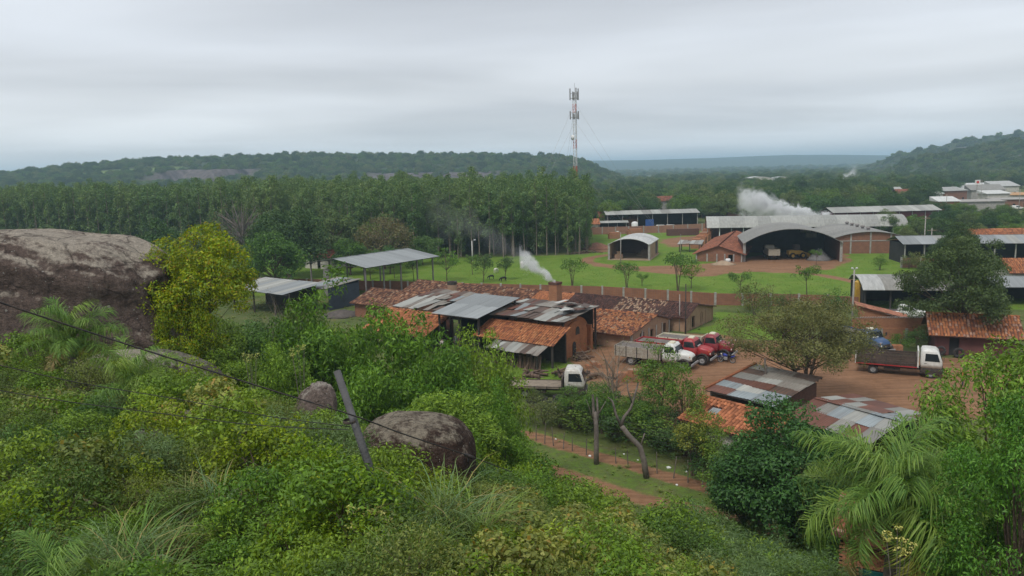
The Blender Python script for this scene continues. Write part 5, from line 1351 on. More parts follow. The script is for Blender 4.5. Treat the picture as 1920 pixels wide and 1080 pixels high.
tiles(t, (12.3, 16.1, 1.66), (1.0, 16.1, 1.66), (1.0, 12.02, 2.74), (12.3, 12.02, 2.74), PAL['dark'], seed=43); ridge_caps(t, (1, 12, 2.8), (12.3, 12, 2.8), PAL['mix'])
t = kthing('tiled_shed', 'low shed with mossy dark tile roof at the left end of the kilns')
m = MB(); wall(m, (-31, 4.5), (-19.5, 4.5), -0.2, 1.9); wall(m, (-31, 11.8), (-19.5, 11.8), -0.2, 1.9); m.build('wall', BR_RED, t)
g = MB(); gable(g, 4.4, 11.9, 8.2, -31.0, -0.2, 1.9, 3.25); g.build('gable_wall', BR_RED, t); g = MB(); gable(g, 4.4, 11.9, 8.2, -19.5, -0.2, 1.9, 3.25); g.build('gable_wall', BR_RED, t)
tiles(t, (-31.6, 3.9, 1.92), (-19.2, 3.9, 1.92), (-19.2, 8.2, 3.42), (-31.6, 8.2, 3.42), PAL['brown'], seed=51); tiles(t, (-19.2, 12.4, 1.92), (-31.6, 12.4, 1.92), (-31.6, 8.22, 3.4), (-19.2, 8.22, 3.4), PAL['brown'], seed=52); ridge_caps(t, (-31.6, 8.2, 3.45), (-19.2, 8.2, 3.45), PAL['brown'])
# the kiln: brick barrel with arched end
def arch_loop(a, b0, b1, z0, zs, zr, n=14):
    pts = [(a, b0, z0), (a, b0, zs)]
    for i in range(1, n):
        th = math.pi * i / n; pts.append((a, (b0 + b1) / 2 - (b1 - b0) / 2 * math.cos(th), zs + (zr - zs) * math.sin(th)))
    return pts + [(a, b1, zs), (a, b1, z0)]
t = kthing('brick_kiln', 'domed orange brick kiln with an arched firing door under the patched roof', 'kiln')
m = MB(); lo = [arch_loop(a, -2.5, 3.4, -0.2, 2.4, 4.15) for a in (0.6, 7.9)]; m.loft(lo); m.build('kiln_body', BR_KILN, t)
m = MB(); lo = [arch_loop(a, -1.9, 2.8, -0.2, 2.2, 3.75) for a in (7.9, 8.12)]; m.loft(lo); m.build('end_wall', BR_KILN, t)
m = MB(); lo = [arch_loop(a, -0.35, 0.35, -0.1, 1.05, 1.55, 8) for a in (7.5, 8.17)]; m.loft(lo); m.build('firing_door', M_DARK, t)  # solid plug for the hole, its inner shade put into the colour
m = MB(); lo = [arch_loop(a, 0.35, 1.15, 2.2, 2.6, 3.1, 8) for a in (8.0, 8.15)]; m.loft(lo); m.build('vent_arch', M_SOOTSHADE, t)  # dark plug as well, shade of the arch opening painted in
for x in (-2.2, 3.2):
    m = MB(); m.box(7.9, 8.5, x - 0.25, x + 0.25, -0.2, 2.9); m.build('buttress', BR_KILN, t, bevel=0.04)
t = kthing('kiln_roof', 'high roof of overlapping rusty and pale metal sheets over the kiln', 'shed roof')
posts(t, [(-0.3, -3.0), (2.6, -3.0), (5.6, -3.0), (8.6, -3.0), (-0.3, 3.1), (4.2, 3.8), (8.6, 3.8)], lambda x, y: 4.22 + (y + 3) * 0.09)
m = MB(); wall(m, (-0.3, 3.3), (8.6, 3.3), 2.5, 4.6, 0.08); m.build('back_boards', M_SOOTSHADE, t)
sheets(t, (-0.7, -3.4, 4.36), (9.1, -3.4, 4.30), (9.1, 3.7, 4.92), (-0.7, 3.7, 5.02), 13, 3, [(SH_PALE, 3), (SH_WORN, 4), (SH_BROWN, 3), (SH_RUST, 2), (SH_GREY, 2)], 0.035, 3, 0.03, 1.12, 0.035)
rg_ = np.random.default_rng(5)
for i in range(12):
    o = obj('loose_sheet', sheet_me([SH_PALE, SH_RUST, SH_WHITE, SH_BROWN][i % 4]), t, (rg_.uniform(4.5, 9.0), rg_.uniform(-0.8, 3.4), 4.98 + 0.03 * i), (rg_.normal() * 0.08, rg_.normal() * 0.10, rg_.uniform(-0.9, 0.9)), (0.8, 1.7, 0.03))
t = kthing('workshop', 'dark open workshop under a plain pale grey metal roof')
posts(t, [(-5.9, -5.9), (-3.0, -5.9), (-0.3, -5.9), (-5.9, 0.9), (-0.3, 0.9)], lambda x, y: 4.36 + (y + 6) * 0.135)
m = MB(); wall(m, (-6.0, 1.0), (-0.2, 1.0), -0.2, 4.9, 0.12); m.build('back_wall', M_SOOTSHADE, t)  # sooty wall, darkened to carry the workshop's inside shade
m = MB(); wall(m, (-6.0, -2.0), (-6.0, 1.0), -0.2, 4.0, 0.12); m.build('side_wall', SH_DARKB, t); m = MB(); wall(m, (-0.2, -3.0), (-0.2, 1.0), -0.2, 4.2, 0.12); m.build('side_wall', SH_DARKB, t)
sheets(t, (-6.5, -6.5, 4.46), (0.1, -6.5, 4.44), (0.1, 1.3, 5.5), (-6.5, 1.3, 5.52), 6, 2, [(SH_GREY, 1)], 0.002, 9, 0, 1.02, 0.0, amp=0.02)
t = kthing('patched_roof', 'patchwork roof of weathered sheets left of the plain grey roof', 'shed roof')
posts(t, [(-15, -3.2), (-12, -3.2), (-9, -3.2), (-6.6, -3.2), (-15, 3.4), (-10, 3.4), (-6.6, 3.4)], lambda x, y: 4.0 + (y + 3.2) * 0.11)
m = MB(); wall(m, (-15, 3.4), (-6.6, 3.4), 1.5, 4.5, 0.1); m.build('back_boards', M_SOOTSHADE, t)
m = MB(); wall(m, (-14.8, -2.6), (-6.8, -2.6), -0.2, 3.0, 0.25); m.build('kiln_wall', BR_DK, t)
sheets(t, (-15.4, -3.6, 4.15), (-11.2, -3.6, 4.15), (-10.6, 0.6, 4.7), (-14.9, 0.6, 4.72), 5, 1, [(SH_PALE, 5), (SH_WORN, 1)], 0.02, 12, 0, 1.12, 0.03)
sheets(t, (-14.9, 0.4, 4.66), (-6.2, 0.0, 4.62), (-6.2, 3.8, 5.05), (-14.9, 3.8, 5.08), 11, 2, [(SH_PALE, 3), (SH_WORN, 3), (SH_BROWN, 3), (SH_RUST, 3), (SH_ZINC, 1)], 0.05, 13, 0.06, 1.15, 0.05, 'roof')
sheets(t, (-10.6, -3.4, 4.0), (-6.0, -3.4, 4.0), (-6.0, 0.0, 4.5), (-10.6, 0.2, 4.5), 6, 2, [(SH_PALE, 3), (SH_WORN, 3), (SH_BROWN, 2)], 0.05, 14, 0.10, 1.12, 0.05, 'roof')
t = kthing('tiled_shelter', 'sloping orange tile roof on posts left of the dark workshop', 'shed roof')
posts(t, [(-15.4, -7.9), (-12.5, -7.9), (-9.5, -7.9), (-6.4, -7.9), (-15.4, -4.4), (-6.4, -4.4)], lambda x, y: 2.1 + (y + 8) * 0.40)
m = MB(); wall(m, (-15.4, -4.3), (-6.4, -4.3), -0.2, 3.4, 0.12); m.build('back_wall', M_SOOTSHADE, t)
tiles(t, (-15.9, -8.5, 2.05), (-6.0, -8.5, 2.05), (-5.7, -4.0, 3.92), (-15.6, -4.0, 3.92), PAL['orange'], seed=61)
t = kthing('tiled_shelter', 'sloping orange tile roof with a metal sheet eave over the firewood', 'shed roof')
posts(t, [(2.6, -7.3), (5.4, -7.3), (8.2, -7.3), (-0.9, -6.0), (9.0, -3.2), (9.0, -5.7)], lambda x, y: 1.85 + (y + 7.3) * 0.42)
tiles(t, (-1.2, -6.0, 2.36), (9.3, -6.0, 2.34), (9.5, -3.0, 3.78), (-0.9, -3.0, 3.80), PAL['orange'], pitch=0.28, seed=63)
sheets(t, (2.2, -7.8, 1.80), (8.6, -7.8, 1.78), (8.7, -5.7, 2.30), (2.2, -5.7, 2.32), 9, 1, [(SH_PALE, 4), (SH_WORN, 3), (SH_RUST, 1), (SH_BROWN, 2)], 0.03, 15, 0, 1.1, 0.05, 'eave')
m = MB(); wall(m, (-0.9, -3.1), (9.0, -3.1), -0.2, 3.6, 0.12); m.build('back_wall', M_SOOTSHADE, t)
# chimneys
t = thing('chimney', 'square orange brick chimney giving off thick white smoke', 'chimney', K(-3.0, 13.7), KR)
m = MB(); m.hexa([(-0.72, -0.72, -0.2), (0.72, -0.72, -0.2), (0.72, 0.72, -0.2), (-0.72, 0.72, -0.2)], [(-0.6, -0.6, 5.2), (0.6, -0.6, 5.2), (0.6, 0.6, 5.2), (-0.6, 0.6, 5.2)]); m.build('stack', BR_OR, t)
m = MB()
for (x0, x1, y0, y1) in ((-0.66, 0.66, -0.66, -0.42), (-0.66, 0.66, 0.42, 0.66), (-0.66, -0.42, -0.42, 0.42), (0.42, 0.66, -0.42, 0.42)): m.box(x0, x1, y0, y1, 5.2, 5.5)
m.build('rim', BR_DK, t)
t = thing('chimney', 'round pale brick chimney with a sooty rim left of the plain grey roof', 'chimney', K(-18.0, 10.6), KR)
m = MB(); m.lathe([(0.75, -0.2), (0.64, 4.9), (0.42, 4.9), (0.42, 3.5)], (0, 0, 0), 'z', 20); m.build('stack', BR_TAN, t, smooth=False)
m = MB(); m.lathe([(0.67, 4.6), (0.69, 5.02), (0.44, 5.02), (0.44, 4.5)], (0, 0, 0), 'z', 20); m.build('rim', M_SOOTSHADE, t)
# open metal shed on the left and its neighbours
t = kthing('open_shed', 'tall open shed with a broad grey metal roof on thin posts')
for b in (14.5, 18.5, 22.5, 26.5, 30.5):
    for a in (-52.6, -39.4):
        m = MB(); m.box(a - 0.10, a + 0.10, b - 0.10, b + 0.10, -0.2, 5.4); m.build('post', M_CONCD, t)
    m = MB(); m.tube([(-53, b, 5.38), (-46, b, 6.4), (-39, b, 5.38)], 0.06, 4); m.tube([(-53, b, 5.3), (-39, b, 5.3)], 0.04, 4); m.build('truss', M_CONCD, t)
sheets(t, (-38.6, 13.8, 5.42), (-38.6, 31.4, 5.42), (-46, 31.4, 6.5), (-46, 13.8, 6.5), 16, 1, [(SH_GREY, 1)], 0.0, 21, 0, 1.03, 0.0, amp=0.03)
sheets(t, (-53.4, 31.4, 5.42), (-53.4, 13.8, 5.42), (-46, 13.8, 6.5), (-46, 31.4, 6.5), 16, 1, [(SH_GREY, 1)], 0.0, 22, 0, 1.03, 0.0, amp=0.03)
t = thing('silo_pipe', 'upright grey corrugated metal drum standing at the end of the open shed', 'tank', K(-49.5, 15.5), KR)
m = MB(); m.lathe([(0.0, -0.2), (0.8, -0.2), (0.8, 4.4), (0.0, 4.6)], (0, 0, 0), 'z', 18); m.build('drum', SH_OLD, t)
for h in (1.0, 2.2, 3.4):
    m = MB(); m.lathe([(0.8, h), (0.84, h + 0.04), (0.8, h + 0.1)], (0, 0, 0), 'z', 18); m.build('hoop', M_STEEL, t)
t = kthing('low_shed', 'low shed with a pale grey sheet roof right of the yellow green tree')
posts(t, [(-52, -1.0), (-47, -1.0), (-42, -1.0), (-38.6, -1.0), (-52, 4.8), (-42, 4.8)], lambda x, y: 3.4 + (y + 1) * 0.09)
sheets(t, (-53, -1.8, 3.45), (-38.0, -1.8, 3.45), (-39.5, 5.4, 4.05), (-53, 5.4, 4.05), 12, 1, [(SH_PALE, 3), (SH_GREY, 2)], 0.01, 25, 0, 1.05, 0.01)
m = MB(); wall(m, (-52, 4.9), (-40, 4.9), -0.2, 3.6, 0.1); m.build('back_wall', M_SOOTSHADE, t)
t = kthing('lean_to', 'dark lean-to of blackened boards beside the open metal shed')
m = MB(); wall(m, (-37.9, 5.5), (-37.9, 11.5), -0.2, 3.5, 0.1); wall(m, (-43, 11.6), (-37.9, 11.6), -0.2, 3.8, 0.1); m.build('wall', SH_DARKB, t)
posts(t, [(-43, 5.5), (-40.5, 5.5)], 3.2, mat=M_CONCD)
sheets(t, (-43.4, 5.0, 3.3), (-37.6, 5.0, 3.35), (-37.6, 11.8, 3.9), (-43.4, 11.8, 3.85), 6, 1, [(SH_WORN, 2), (SH_ZINC, 2)], 0.02, 27, 0, 1.06, 0.02)
# small red roofed house beyond
p = D(612, 500, 166); t = thing('cottage', 'small white cottage with a red tiled roof behind the open metal shed', 'house', (p.x, 166, 0), R(-30))
m = MB(); wall(m, (-3.6, -2.6), (3.6, -2.6), -0.2, 2.6, 0.2, [(1.2, 2.2, 0.9, 2.0), (3.6, 4.5, 0.0, 2.1)]); wall(m, (-3.6, 2.6), (3.6, 2.6), -0.2, 2.6); m.build('wall', M_PLASTER, t)
g = MB(); gable(g, -2.7, 2.7, 0, -3.6, -0.2, 2.6, 3.9); g.build('gable_wall', M_PLASTER, t); g = MB(); gable(g, -2.7, 2.7, 0, 3.6, -0.2, 2.6, 3.9); g.build('gable_wall', M_PLASTER, t)
tiles(t, (-4.2, -3.2, 2.55), (4.2, -3.2, 2.55), (4.2, 0, 4.05), (-4.2, 0, 4.05), PAL['redbr'], seed=71); tiles(t, (4.2, 3.2, 2.55), (-4.2, 3.2, 2.55), (-4.2, 0.02, 4.03), (4.2, 0.02, 4.03), PAL['redbr'], seed=72)
# ------------------------------------------------------------------ perimeter walls: panels and pillars
def panel_wall(name, pts, h, label, mat, pmat, step=3.5, top=None):
    o = Vector((*pts[0], 0)); t = thing(name, label, 'wall', o)
    for (a, b) in zip(pts[:-1], pts[1:]):
        A = Vector((*a, 0)) - o; B = Vector((*b, 0)) - o; n = max(1, round((B - A).length / step))
        for i in range(n):
            P = A.lerp(B, i / n); Q = A.lerp(B, (i + 1) / n); d = (Q - P).normalized() * 0.15
            m = MB(); dh = random.uniform(-0.04, 0.04); wall(m, (P + d)[:2], (Q - d)[:2], -0.3, h + dh, 0.14); m.build('wall_panel', mat, t)
            m = MB(); x, y = P.x, P.y; m.box(x - 0.15, x + 0.15, y - 0.15, y + 0.15, -0.3, h + 0.10); m.build('pillar', pmat, t)
    return t
panel_wall('perimeter_wall', [(-62, 144), (-24.1, 130.3), (14.1, 117), (29.3, 108), (43.9, 104.0), (47.4, 101.9)], 1.75, 'long brick perimeter wall with pale pillars between the kilns and the lawn', BR_RED, M_CONC)
panel_wall('perimeter_wall', [(20, 232), (36, 231), (50, 233), (64, 236)], 2.2, 'far brick wall with pale pillars along the back of the lawn', brick_mat('brick_far', (0.30, 0.13, 0.08), (0.35, 0.16, 0.10), (0.33, 0.22, 0.17)), M_CONC, 4.2)
# ------------------------------------------------------------------ sheds beyond the lawn
def vault(t, w, b0, b1, zs, rise, mat, nseg=16, strip=3.2, over=0.5, name='roof_panel', skew=0.0, th=0.10):
    """barrel roof across local x (0..w), axis along y, laid in strips"""
    n = max(1, round((b1 - b0) / strip)); R_ = (w * w / 4 + rise * rise) / (2 * rise); half = math.asin(min(1, (w / 2) / R_))
    for k in range(n):
        y0 = b0 + (b1 - b0) * k / n; y1 = b0 + (b1 - b0) * (k + 1) / n - 0.012; dz = 0.006 * (k % 2)
        m = MB(); m.mi = 0
        P = []
        for i in range(nseg + 1):
            a = -half * 1.03 + 2 * half * 1.03 * i / nseg
            P.append((w / 2 + (R_ + 0.02) * math.sin(a), zs + rise - R_ + R_ * math.cos(a) + dz))
        vs = [(x, y0, z) for x, z in P] + [(x, y1, z) for x, z in P] + [(x, y0, z - th) for x, z in P] + [(x, y1, z - th) for x, z in P]; q = nseg + 1; fs = []
        for i in range(nseg):
            fs += [(i, i + 1, q + i + 1, q + i), (2 * q + i, 3 * q + i, 3 * q + i + 1, 2 * q + i + 1), (i, 2 * q + i, 2 * q + i + 1, i + 1), (q + i, q + i + 1, 3 * q + i + 1, 3 * q + i)]
        fs += [(0, q, 3 * q, 2 * q), (nseg, 2 * q + nseg, 3 * q + nseg, q + nseg)]
        m.add(vs, fs); m.build(name, mat, t)
def arch_wall(mb, w, y, z0, zs, rise, th=0.2, n=18, holes=None):
    R_ = (w * w / 4 + rise * rise) / (2 * rise); half = math.asin(min(1, (w / 2) / R_))
    P = [(0, z0)] + [(w / 2 + R_ * math.sin(a), zs + rise - R_ + R_ * math.cos(a)) for a in np.linspace(-half, half, n)] + [(w, z0)]
    k = len(P); mb.add([(x, y - th / 2, z) for x, z in P] + [(x, y + th / 2, z) for x, z in P], [tuple(range(k)), tuple(range(2 * k - 1, k - 1, -1))] + [(i, (i + 1) % k, k + (i + 1) % k, k + i) for i in range(k)])
def fthing(name, label, p0, p1, cat='building'):
    d = Vector(p1) - Vector(p0); return thing(name, label, cat, (p0[0], p0[1], 0), math.atan2(d.y, d.x)), d.length
M_SAND = paint('sand', (0.33, 0.24, 0.16), 0.95, 0.2, 1.0); M_GRAVEL = paint('gravel', (0.16, 0.15, 0.145), 0.95, 0.45, 6.0, 0.8, 9.0)
def heap(name, loc, r, h, label, mat, seed=0):
    m = MB(); n = 22; V = []; rg = np.random.default_rng(seed)
    ph = rg.random(4) * 6
    rings = [(1.0, -0.02), (0.8, 0.16), (0.55, 0.48), (0.3, 0.8), (0.12, 0.97)]
    loops = []
    for rr, zz in rings:
        loops.append([(r * rr * (1 + 0.12 * math.sin(3 * a + ph[0]) + 0.06 * rg.normal()) * math.cos(a), r * rr * (1 + 0.1 * math.cos(2 * a + ph[1]) + 0.06 * rg.normal()) * math.sin(a), h * zz * (1 + 0.08 * rg.normal())) for a in np.linspace(0, 2 * math.pi, n, endpoint=False)])
    m.loft(loops); return tag(m_obj(m, name, mat, loc), label, 'heap')
def m_obj(m, name, mat, loc=(0, 0, 0), rz=0.0, smooth=True):
    o = obj(name, m.mesh(name, mat, smooth), None, loc, (0, 0, rz)); return o
# small arched warehouse
t, w = fthing('arched_warehouse', 'small open fronted warehouse with a pale arched roof on the lawn', (21.6, 166.3), (29.9, 163.4), 'warehouse')
dpt = 13.2
m = MB(); wall(m, (0.1, 0), (0.1, dpt), -0.2, 3.5); m.build('side_wall', BR_TAN, t)
m = MB(); wall(m, (w - 0.1, 0), (w - 0.1, dpt), -0.2, 3.5, 0.2, [(9.0, 12.2, 0.3, 3.1)]); m.build('side_wall', BR_TAN, t)
m = MB(); arch_wall(m, w, dpt, -0.2, 3.5, 1.2); m.build('back_wall', BR_DK, t)
for i in range(4):
    m = MB(); m.box(w - 0.14, w - 0.06, 9.2 + i * 0.9, 9.28 + i * 0.9, 0.3, 3.1); m.build('lattice_bar', M_CONCD, t)
for x in (0.0, w):
    m = MB(); m.box(x - 0.22, x + 0.22, -0.35, -0.02, -0.2, 3.55); m.build('pillar', M_CONC, t)
m = MB(); m.box(-0.3, w + 0.3, -0.8, dpt, -0.3, 0.08); m.build('floor_slab', M_SAND, t)
vault(t, w, -0.6, dpt + 0.4, 3.5, 1.25, SH_WHITE)
_f = lambda x, y: t.matrix_basis @ Vector((x, y, 0))
heap('sand_heap', _f(6.4, 8.5) + Vector((0, 0, 0.08)), 2.0, 1.5, 'heap of sand inside the small arched warehouse', M_SAND, 3)
o = MB(); o.box(-0.9, 0.9, -0.5, 0.5, 0, 1.0); o.box(-0.4, 0.5, -0.45, 0.45, 1.0, 1.6); x = m_obj(o, 'block_stack', BR_TAN, _f(1.6, 2.0) + Vector((0, 0, 0.08)), 0.2, False); tag(x, 'stack of pale blocks inside the small arched warehouse', 'block stack')
# big arched hangar, open front
t, w = fthing('arched_hangar', 'big open hangar with a wide grey arched roof and dark inside', (48.6, 157.3), (67.0, 153.2), 'hangar')
dpt = 17.0
m = MB(); wall(m, (0.15, 0.3), (0.15, dpt), -0.2, 3.95); m.build('side_wall', BR_DK, t)
m = MB(); wall(m, (w - 0.15, 0.3), (w - 0.15, dpt), -0.2, 3.95); m.build('side_wall', BR_DK, t)
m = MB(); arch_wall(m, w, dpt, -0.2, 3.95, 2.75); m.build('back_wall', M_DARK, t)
for (x0, zb) in ((2.0, 3.6), (4.9, 4.9), (7.6, 5.2), (10.4, 5.2), (13.4, 4.6), (14.6, 3.4)):
    m = MB()
    for i in range(9): m.box(x0 + i * 0.26, x0 + i * 0.26 + 0.12, dpt - 0.19, dpt - 0.11, zb, zb + 1.05)
    for j in range(4): m.box(x0, x0 + 2.2, dpt - 0.24, dpt - 0.20, zb + j * 0.3, zb + j * 0.3 + 0.13)
    m.build('lattice_block', M_WHITE, t)  # pale bars on a solid wall; daylight through vents put into their colour
for x in (0.0, w):
    m = MB(); m.box(x - 0.25, x + 0.25, -0.3, 0.1, -0.2, 4.0); m.build('pillar', M_CONC, t)
vault(t, w, -0.9, dpt + 0.5, 3.95, 2.85, SH_OLD, 22, 4.5)
HG = t.matrix_basis.copy()
heap('gravel_heap', HG @ Vector((15.3, 3.2, 0)), 2.6, 2.2, 'grey gravel heap at the right side of the big hangar', M_GRAVEL, 5)
heap('sand_heap', G(1355, 495), 2.4, 0.7, 'low pale sand heap before the red tiled shed', M_SAND, 6)
heap('earth_mound', G(1118, 466), 4.2, 1.6, 'reddish earth mound at the right end of the eucalyptus plantation', paint('red_earth', (0.23, 0.105, 0.062), 0.95, 0.3, 1.5, 0.6, 5.0), 8)
# long metal roofed shed behind
t, w = fthing('long_shed', 'very long shed with a pale curved metal roof behind the hangars', (52.5, 203.0), (101.0, 192.5))
w0 = w
for i in range(17):
    m = MB(); x = 0.3 + i * (w - 0.6) / 16; m.box(x - 0.12, x + 0.12, 0.2, 0.44, -0.2, 4.2); m.build('post', M_WHITE if i % 2 else M_CONC, t)
m = MB(); wall(m, (0, 10.5), (w, 10.5), -0.2, 4.6); m.build('back_wall', BR_DK, t)
nst = 15
for k in range(nst):
    x0 = w * k / nst; x1 = w * (k + 1) / nst - 0.015; m = MB(); P = [(-0.6, 3.55), (0.1, 4.35), (1.6, 5.2), (4.0, 5.9), (6.0, 6.15), (8.0, 5.9), (10.5, 5.0), (11.6, 3.7)]
    vs = [(x0, y, z + 0.006 * (k % 2)) for y, z in P] + [(x1, y, z + 0.006 * (k % 2)) for y, z in P] + [(x0, y, z - 0.1) for y, z in P] + [(x1, y, z - 0.1) for y, z in P]; q = len(P); fs = []
    for i in range(q - 1): fs += [(i, i + 1, q + i + 1, q + i), (2 * q + i, 3 * q + i, 3 * q + i + 1, 2 * q + i + 1), (i, 2 * q + i, 2 * q + i + 1, i + 1), (q + i, q + i + 1, 3 * q + i + 1, 3 * q + i)]
    fs += [(0, q, 3 * q, 2 * q), (q - 1, 3 * q - 1, 4 * q - 1, 2 * q - 1)]
    m.add(vs, fs); m.build('roof_panel', SH_PALE, t, smooth=False)
# arched brick building
t, w = fthing('arched_brick_hall', 'closed brick hall with a grey arched roof and round roof vents', (70.8, 166.6), (86.4, 164.2))
dpt = 23.0
m = MB(); arch_wall(m, w, 0.1, -0.2, 3.4, 1.35); m.build('front_wall', BR_RED, t)
m = MB(); wall(m, (0.1, 0.2), (0.1, dpt), -0.2, 3.4); wall(m, (w - 0.1, 0.2), (w - 0.1, dpt), -0.2, 3.4); m.build('side_walls', BR_RED, t)
for x, h in ((0.1, 3.4), (3.9, 4.4), (8.0, 4.7), (12.2, 4.2), (w - 0.1, 3.4)):
    m = MB(); m.box(x - 0.16, x + 0.16, -0.13, 0.05, -0.2, h); m.build('pilaster', M_CONC, t)
m = MB(); m.box(0.3, w - 0.3, -0.09, 0.05, 2.7, 2.9); m.build('ring_beam', M_CONC, t)
vault(t, w, -0.5, dpt, 3.4, 1.45, SH_OLD, 18, 4.0)
for k in range(5):
    m = MB(); m.lathe([(0.35, 0), (0.35, 0.45), (0.55, 0.5), (0.45, 0.75), (0.0, 0.85)], (8.6, 4.0 + 4.2 * k, 4.72), 'z', 12); m.build('roof_vent', M_CONCD, t)
# red tiled shed, long axis away from the viewer
t, w = fthing('red_tiled_shed', 'low brick shed with a red tiled gable roof left of the big hangar', (38.9, 160.0), (48.2, 156.3)); dpt = 38.0
m = MB(); wall(m, (0.3, 0.1), (w - 0.3, 0.1), -0.2, 1.5, 0.2, [(6.6, 7.5, 0.0, 1.45)]); m.build('front_wall', BR_RED, t)
g = MB(); q = [(0.3, 1.5), (w / 2, 3.2), (w - 0.3, 1.5)]; g.add([(x, 0.0, z) for x, z in q] + [(x, 0.2, z) for x, z in q], [(0, 1, 2), (5, 4, 3), (0, 3, 4, 1), (1, 4, 5, 2), (2, 5, 3, 0)]); g.build('gable_wall', BR_RED, t)
m = MB(); wall(m, (0.3, 0.2), (0.3, dpt), -0.2, 1.6); wall(m, (w - 0.3, 0.2), (w - 0.3, dpt), -0.2, 1.6); m.build('side_walls', BR_RED, t)
for x in (0.4, 2.6, 4.6, 6.2, 8.0, 9.6):
    m = MB(); m.box(x - 0.13, x + 0.13, -0.15, 0.0, -0.2, 1.6); m.build('pilaster', M_CONC, t)
tiles(t, (-0.4, dpt, 1.45), (-0.4, -0.5, 1.45), (w / 2, -0.5, 3.35), (w / 2, dpt, 3.35), PAL['redbr'], 0.3, 0.45, 81); tiles(t, (w + 0.4, -0.5, 1.45), (w + 0.4, dpt, 1.45), (w / 2 + 0.02, dpt, 3.33), (w / 2 + 0.02, -0.5, 3.33), PAL['redbr'], 0.3, 0.45, 82)
ridge_caps(t, (w / 2, -0.5, 3.38), (w / 2, dpt, 3.38), PAL['redbr'], 0.16)
# brick pallets beside it, in a row going back
for i, (px, py) in enumerate([(1307, 465), (1314, 459), (1320, 453), (1326, 447), (1331, 441)]):
    p = G(px, py); o = MB(); o.box(-1.3, 1.3, -1.8, 1.8, -0.05, 2.0 + 0.15 * (i % 2)); o.box(-1.0, 0.9, -1.4, 1.0, 2.0 + 0.15 * (i % 2), 2.35 + 0.1 * i)
    tag(m_obj(o, 'brick_stack', BR_OR, p, R(-22), False), ['first', 'second', 'third', 'fourth', 'fifth'][i] + ' orange brick stack counted from the front beside the red tiled shed', 'brick stack')
for px, py, s, lb in [(1190, 440, 1.0, 'orange brick stack on the far lawn before the far wall'), (1151, 447, 0.7, 'small orange brick stack left on the far lawn')]:
    p = G(px, py); o = MB(); o.box(-2.2 * s, 2.2 * s, -1.0, 1.0, -0.05, 1.3); o.box(-1.8 * s, 2.0 * s, -0.8, 0.8, 1.3, 1.75); tag(m_obj(o, 'brick_stack', BR_OR, p, 0.1, False), lb, 'brick stack')
p = G(1280, 441); o = MB(); o.box(-4.6, 4.6, -0.9, 0.9, -0.05, 1.9); tag(m_obj(o, 'brick_stack', BR_DK, p, R(2), False), 'long dark brown brick stack against the far wall', 'brick stack')
p = G(1295, 471); t = thing('lean_to', 'small lean-to with pale sheet roof at the left of the red tiled shed', 'shed', p, R(-22))
posts(t, [(-2.4, -1.6), (0, -1.6), (2.2, -1.6), (-2.4, 1.6), (2.2, 1.6)], 1.9); sheets(t, (-2.8, -2.0, 1.9), (2.8, -2.0, 1.9), (2.8, 2.0, 2.4), (-2.8, 2.0, 2.4), 6, 1, [(SH_PALE, 1), (SH_WORN, 1)], 0.01, 33, 0, 1.05, 0.02)
# long dark red shed and sheds on the right
def plain_shed(name, p0, p1, dpt, ze, zr, label, roofm, wallm, ncol, posts_n=6, low=None, closed=True, wallz=None, gab=True, cat='building'):
    t, w = fthing(name, label, p0, p1, cat)
    for i in range(posts_n):
        m = MB(); x = 0.15 + i * (w - 0.3) / (posts_n - 1); m.box(x - 0.1, x + 0.1, -0.1, 0.1, -0.2, ze); m.build('post', M_CONC, t)
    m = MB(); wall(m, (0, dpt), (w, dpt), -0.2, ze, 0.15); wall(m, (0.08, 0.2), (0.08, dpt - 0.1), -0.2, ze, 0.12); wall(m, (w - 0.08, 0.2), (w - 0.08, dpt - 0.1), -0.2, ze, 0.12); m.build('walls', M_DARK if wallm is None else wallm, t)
    if wallz:
        m = MB(); wall(m, (0.2, 0.25), (w - 0.2, 0.25), wallz[0], wallz[1], 0.1); m.build('front_panel', wallm, t)
    if low:
        n = max(2, round(w / 3.4))
        for i in range(n):
            m = MB(); wall(m, (w * i / n + 0.12, -0.25), (w * (i + 1) / n - 0.02, -0.25), -0.2, low, 0.15); m.build('low_wall', BR_RED, t)
    br = dpt / 2
    sheets(t, (-0.5, -0.7, ze), (w + 0.5, -0.7, ze), (w + 0.5, br, zr), (-0.5, br, zr), ncol, 1, roofm, 0.0, 41, 0, 1.03, 0.0)
    sheets(t, (w + 0.5, dpt + 0.7, ze), (-0.5, dpt + 0.7, ze), (-0.5, br, zr), (w + 0.5, br, zr), ncol, 1, roofm, 0.0, 42, 0, 1.03, 0.0)
    return t
M_DKRED = paint('dark_red_paint', (0.15, 0.04, 0.045), 0.7, 0.2, 0.6)
plain_shed('red_shed', (97.5, 229.0), (129.5, 229.5), 9.0, 4.9, 6.3, 'long shed with dark red upper walls and a pale roof beyond the hangars', [(SH_PALE, 1)], M_DKRED, 16, 9, None, True, (2.2, 4.7))
plain_shed('grey_shed', (76.6, 147.0), (87.5, 145.5), 8.0, 3.9, 5.1, 'grey roofed open shed on a low brick wall at the right', [(SH_PALE, 1), (SH_GREY, 1)], None, 7, 4, None)
plain_shed('grey_shed', (89.0, 145.3), (107, 141.5), 8.0, 3.9, 5.1, 'grey roofed open shed at the right edge behind the dark layered tree', [(SH_PALE, 1), (SH_GREY, 1)], None, 11, 6)
panel_wall('brick_wall', [(73.4, 141.6), (80, 140.8), (87, 140)], 1.9, 'brick wall with pale pillars below the right hand grey shed', BR_RED, M_CONC, 3.2)
p = D(1880, 447, 158); t = thing('tiled_house', 'house with a long red tiled roof behind the right hand grey shed', 'house', (p.x, 158, 0), R(-8))
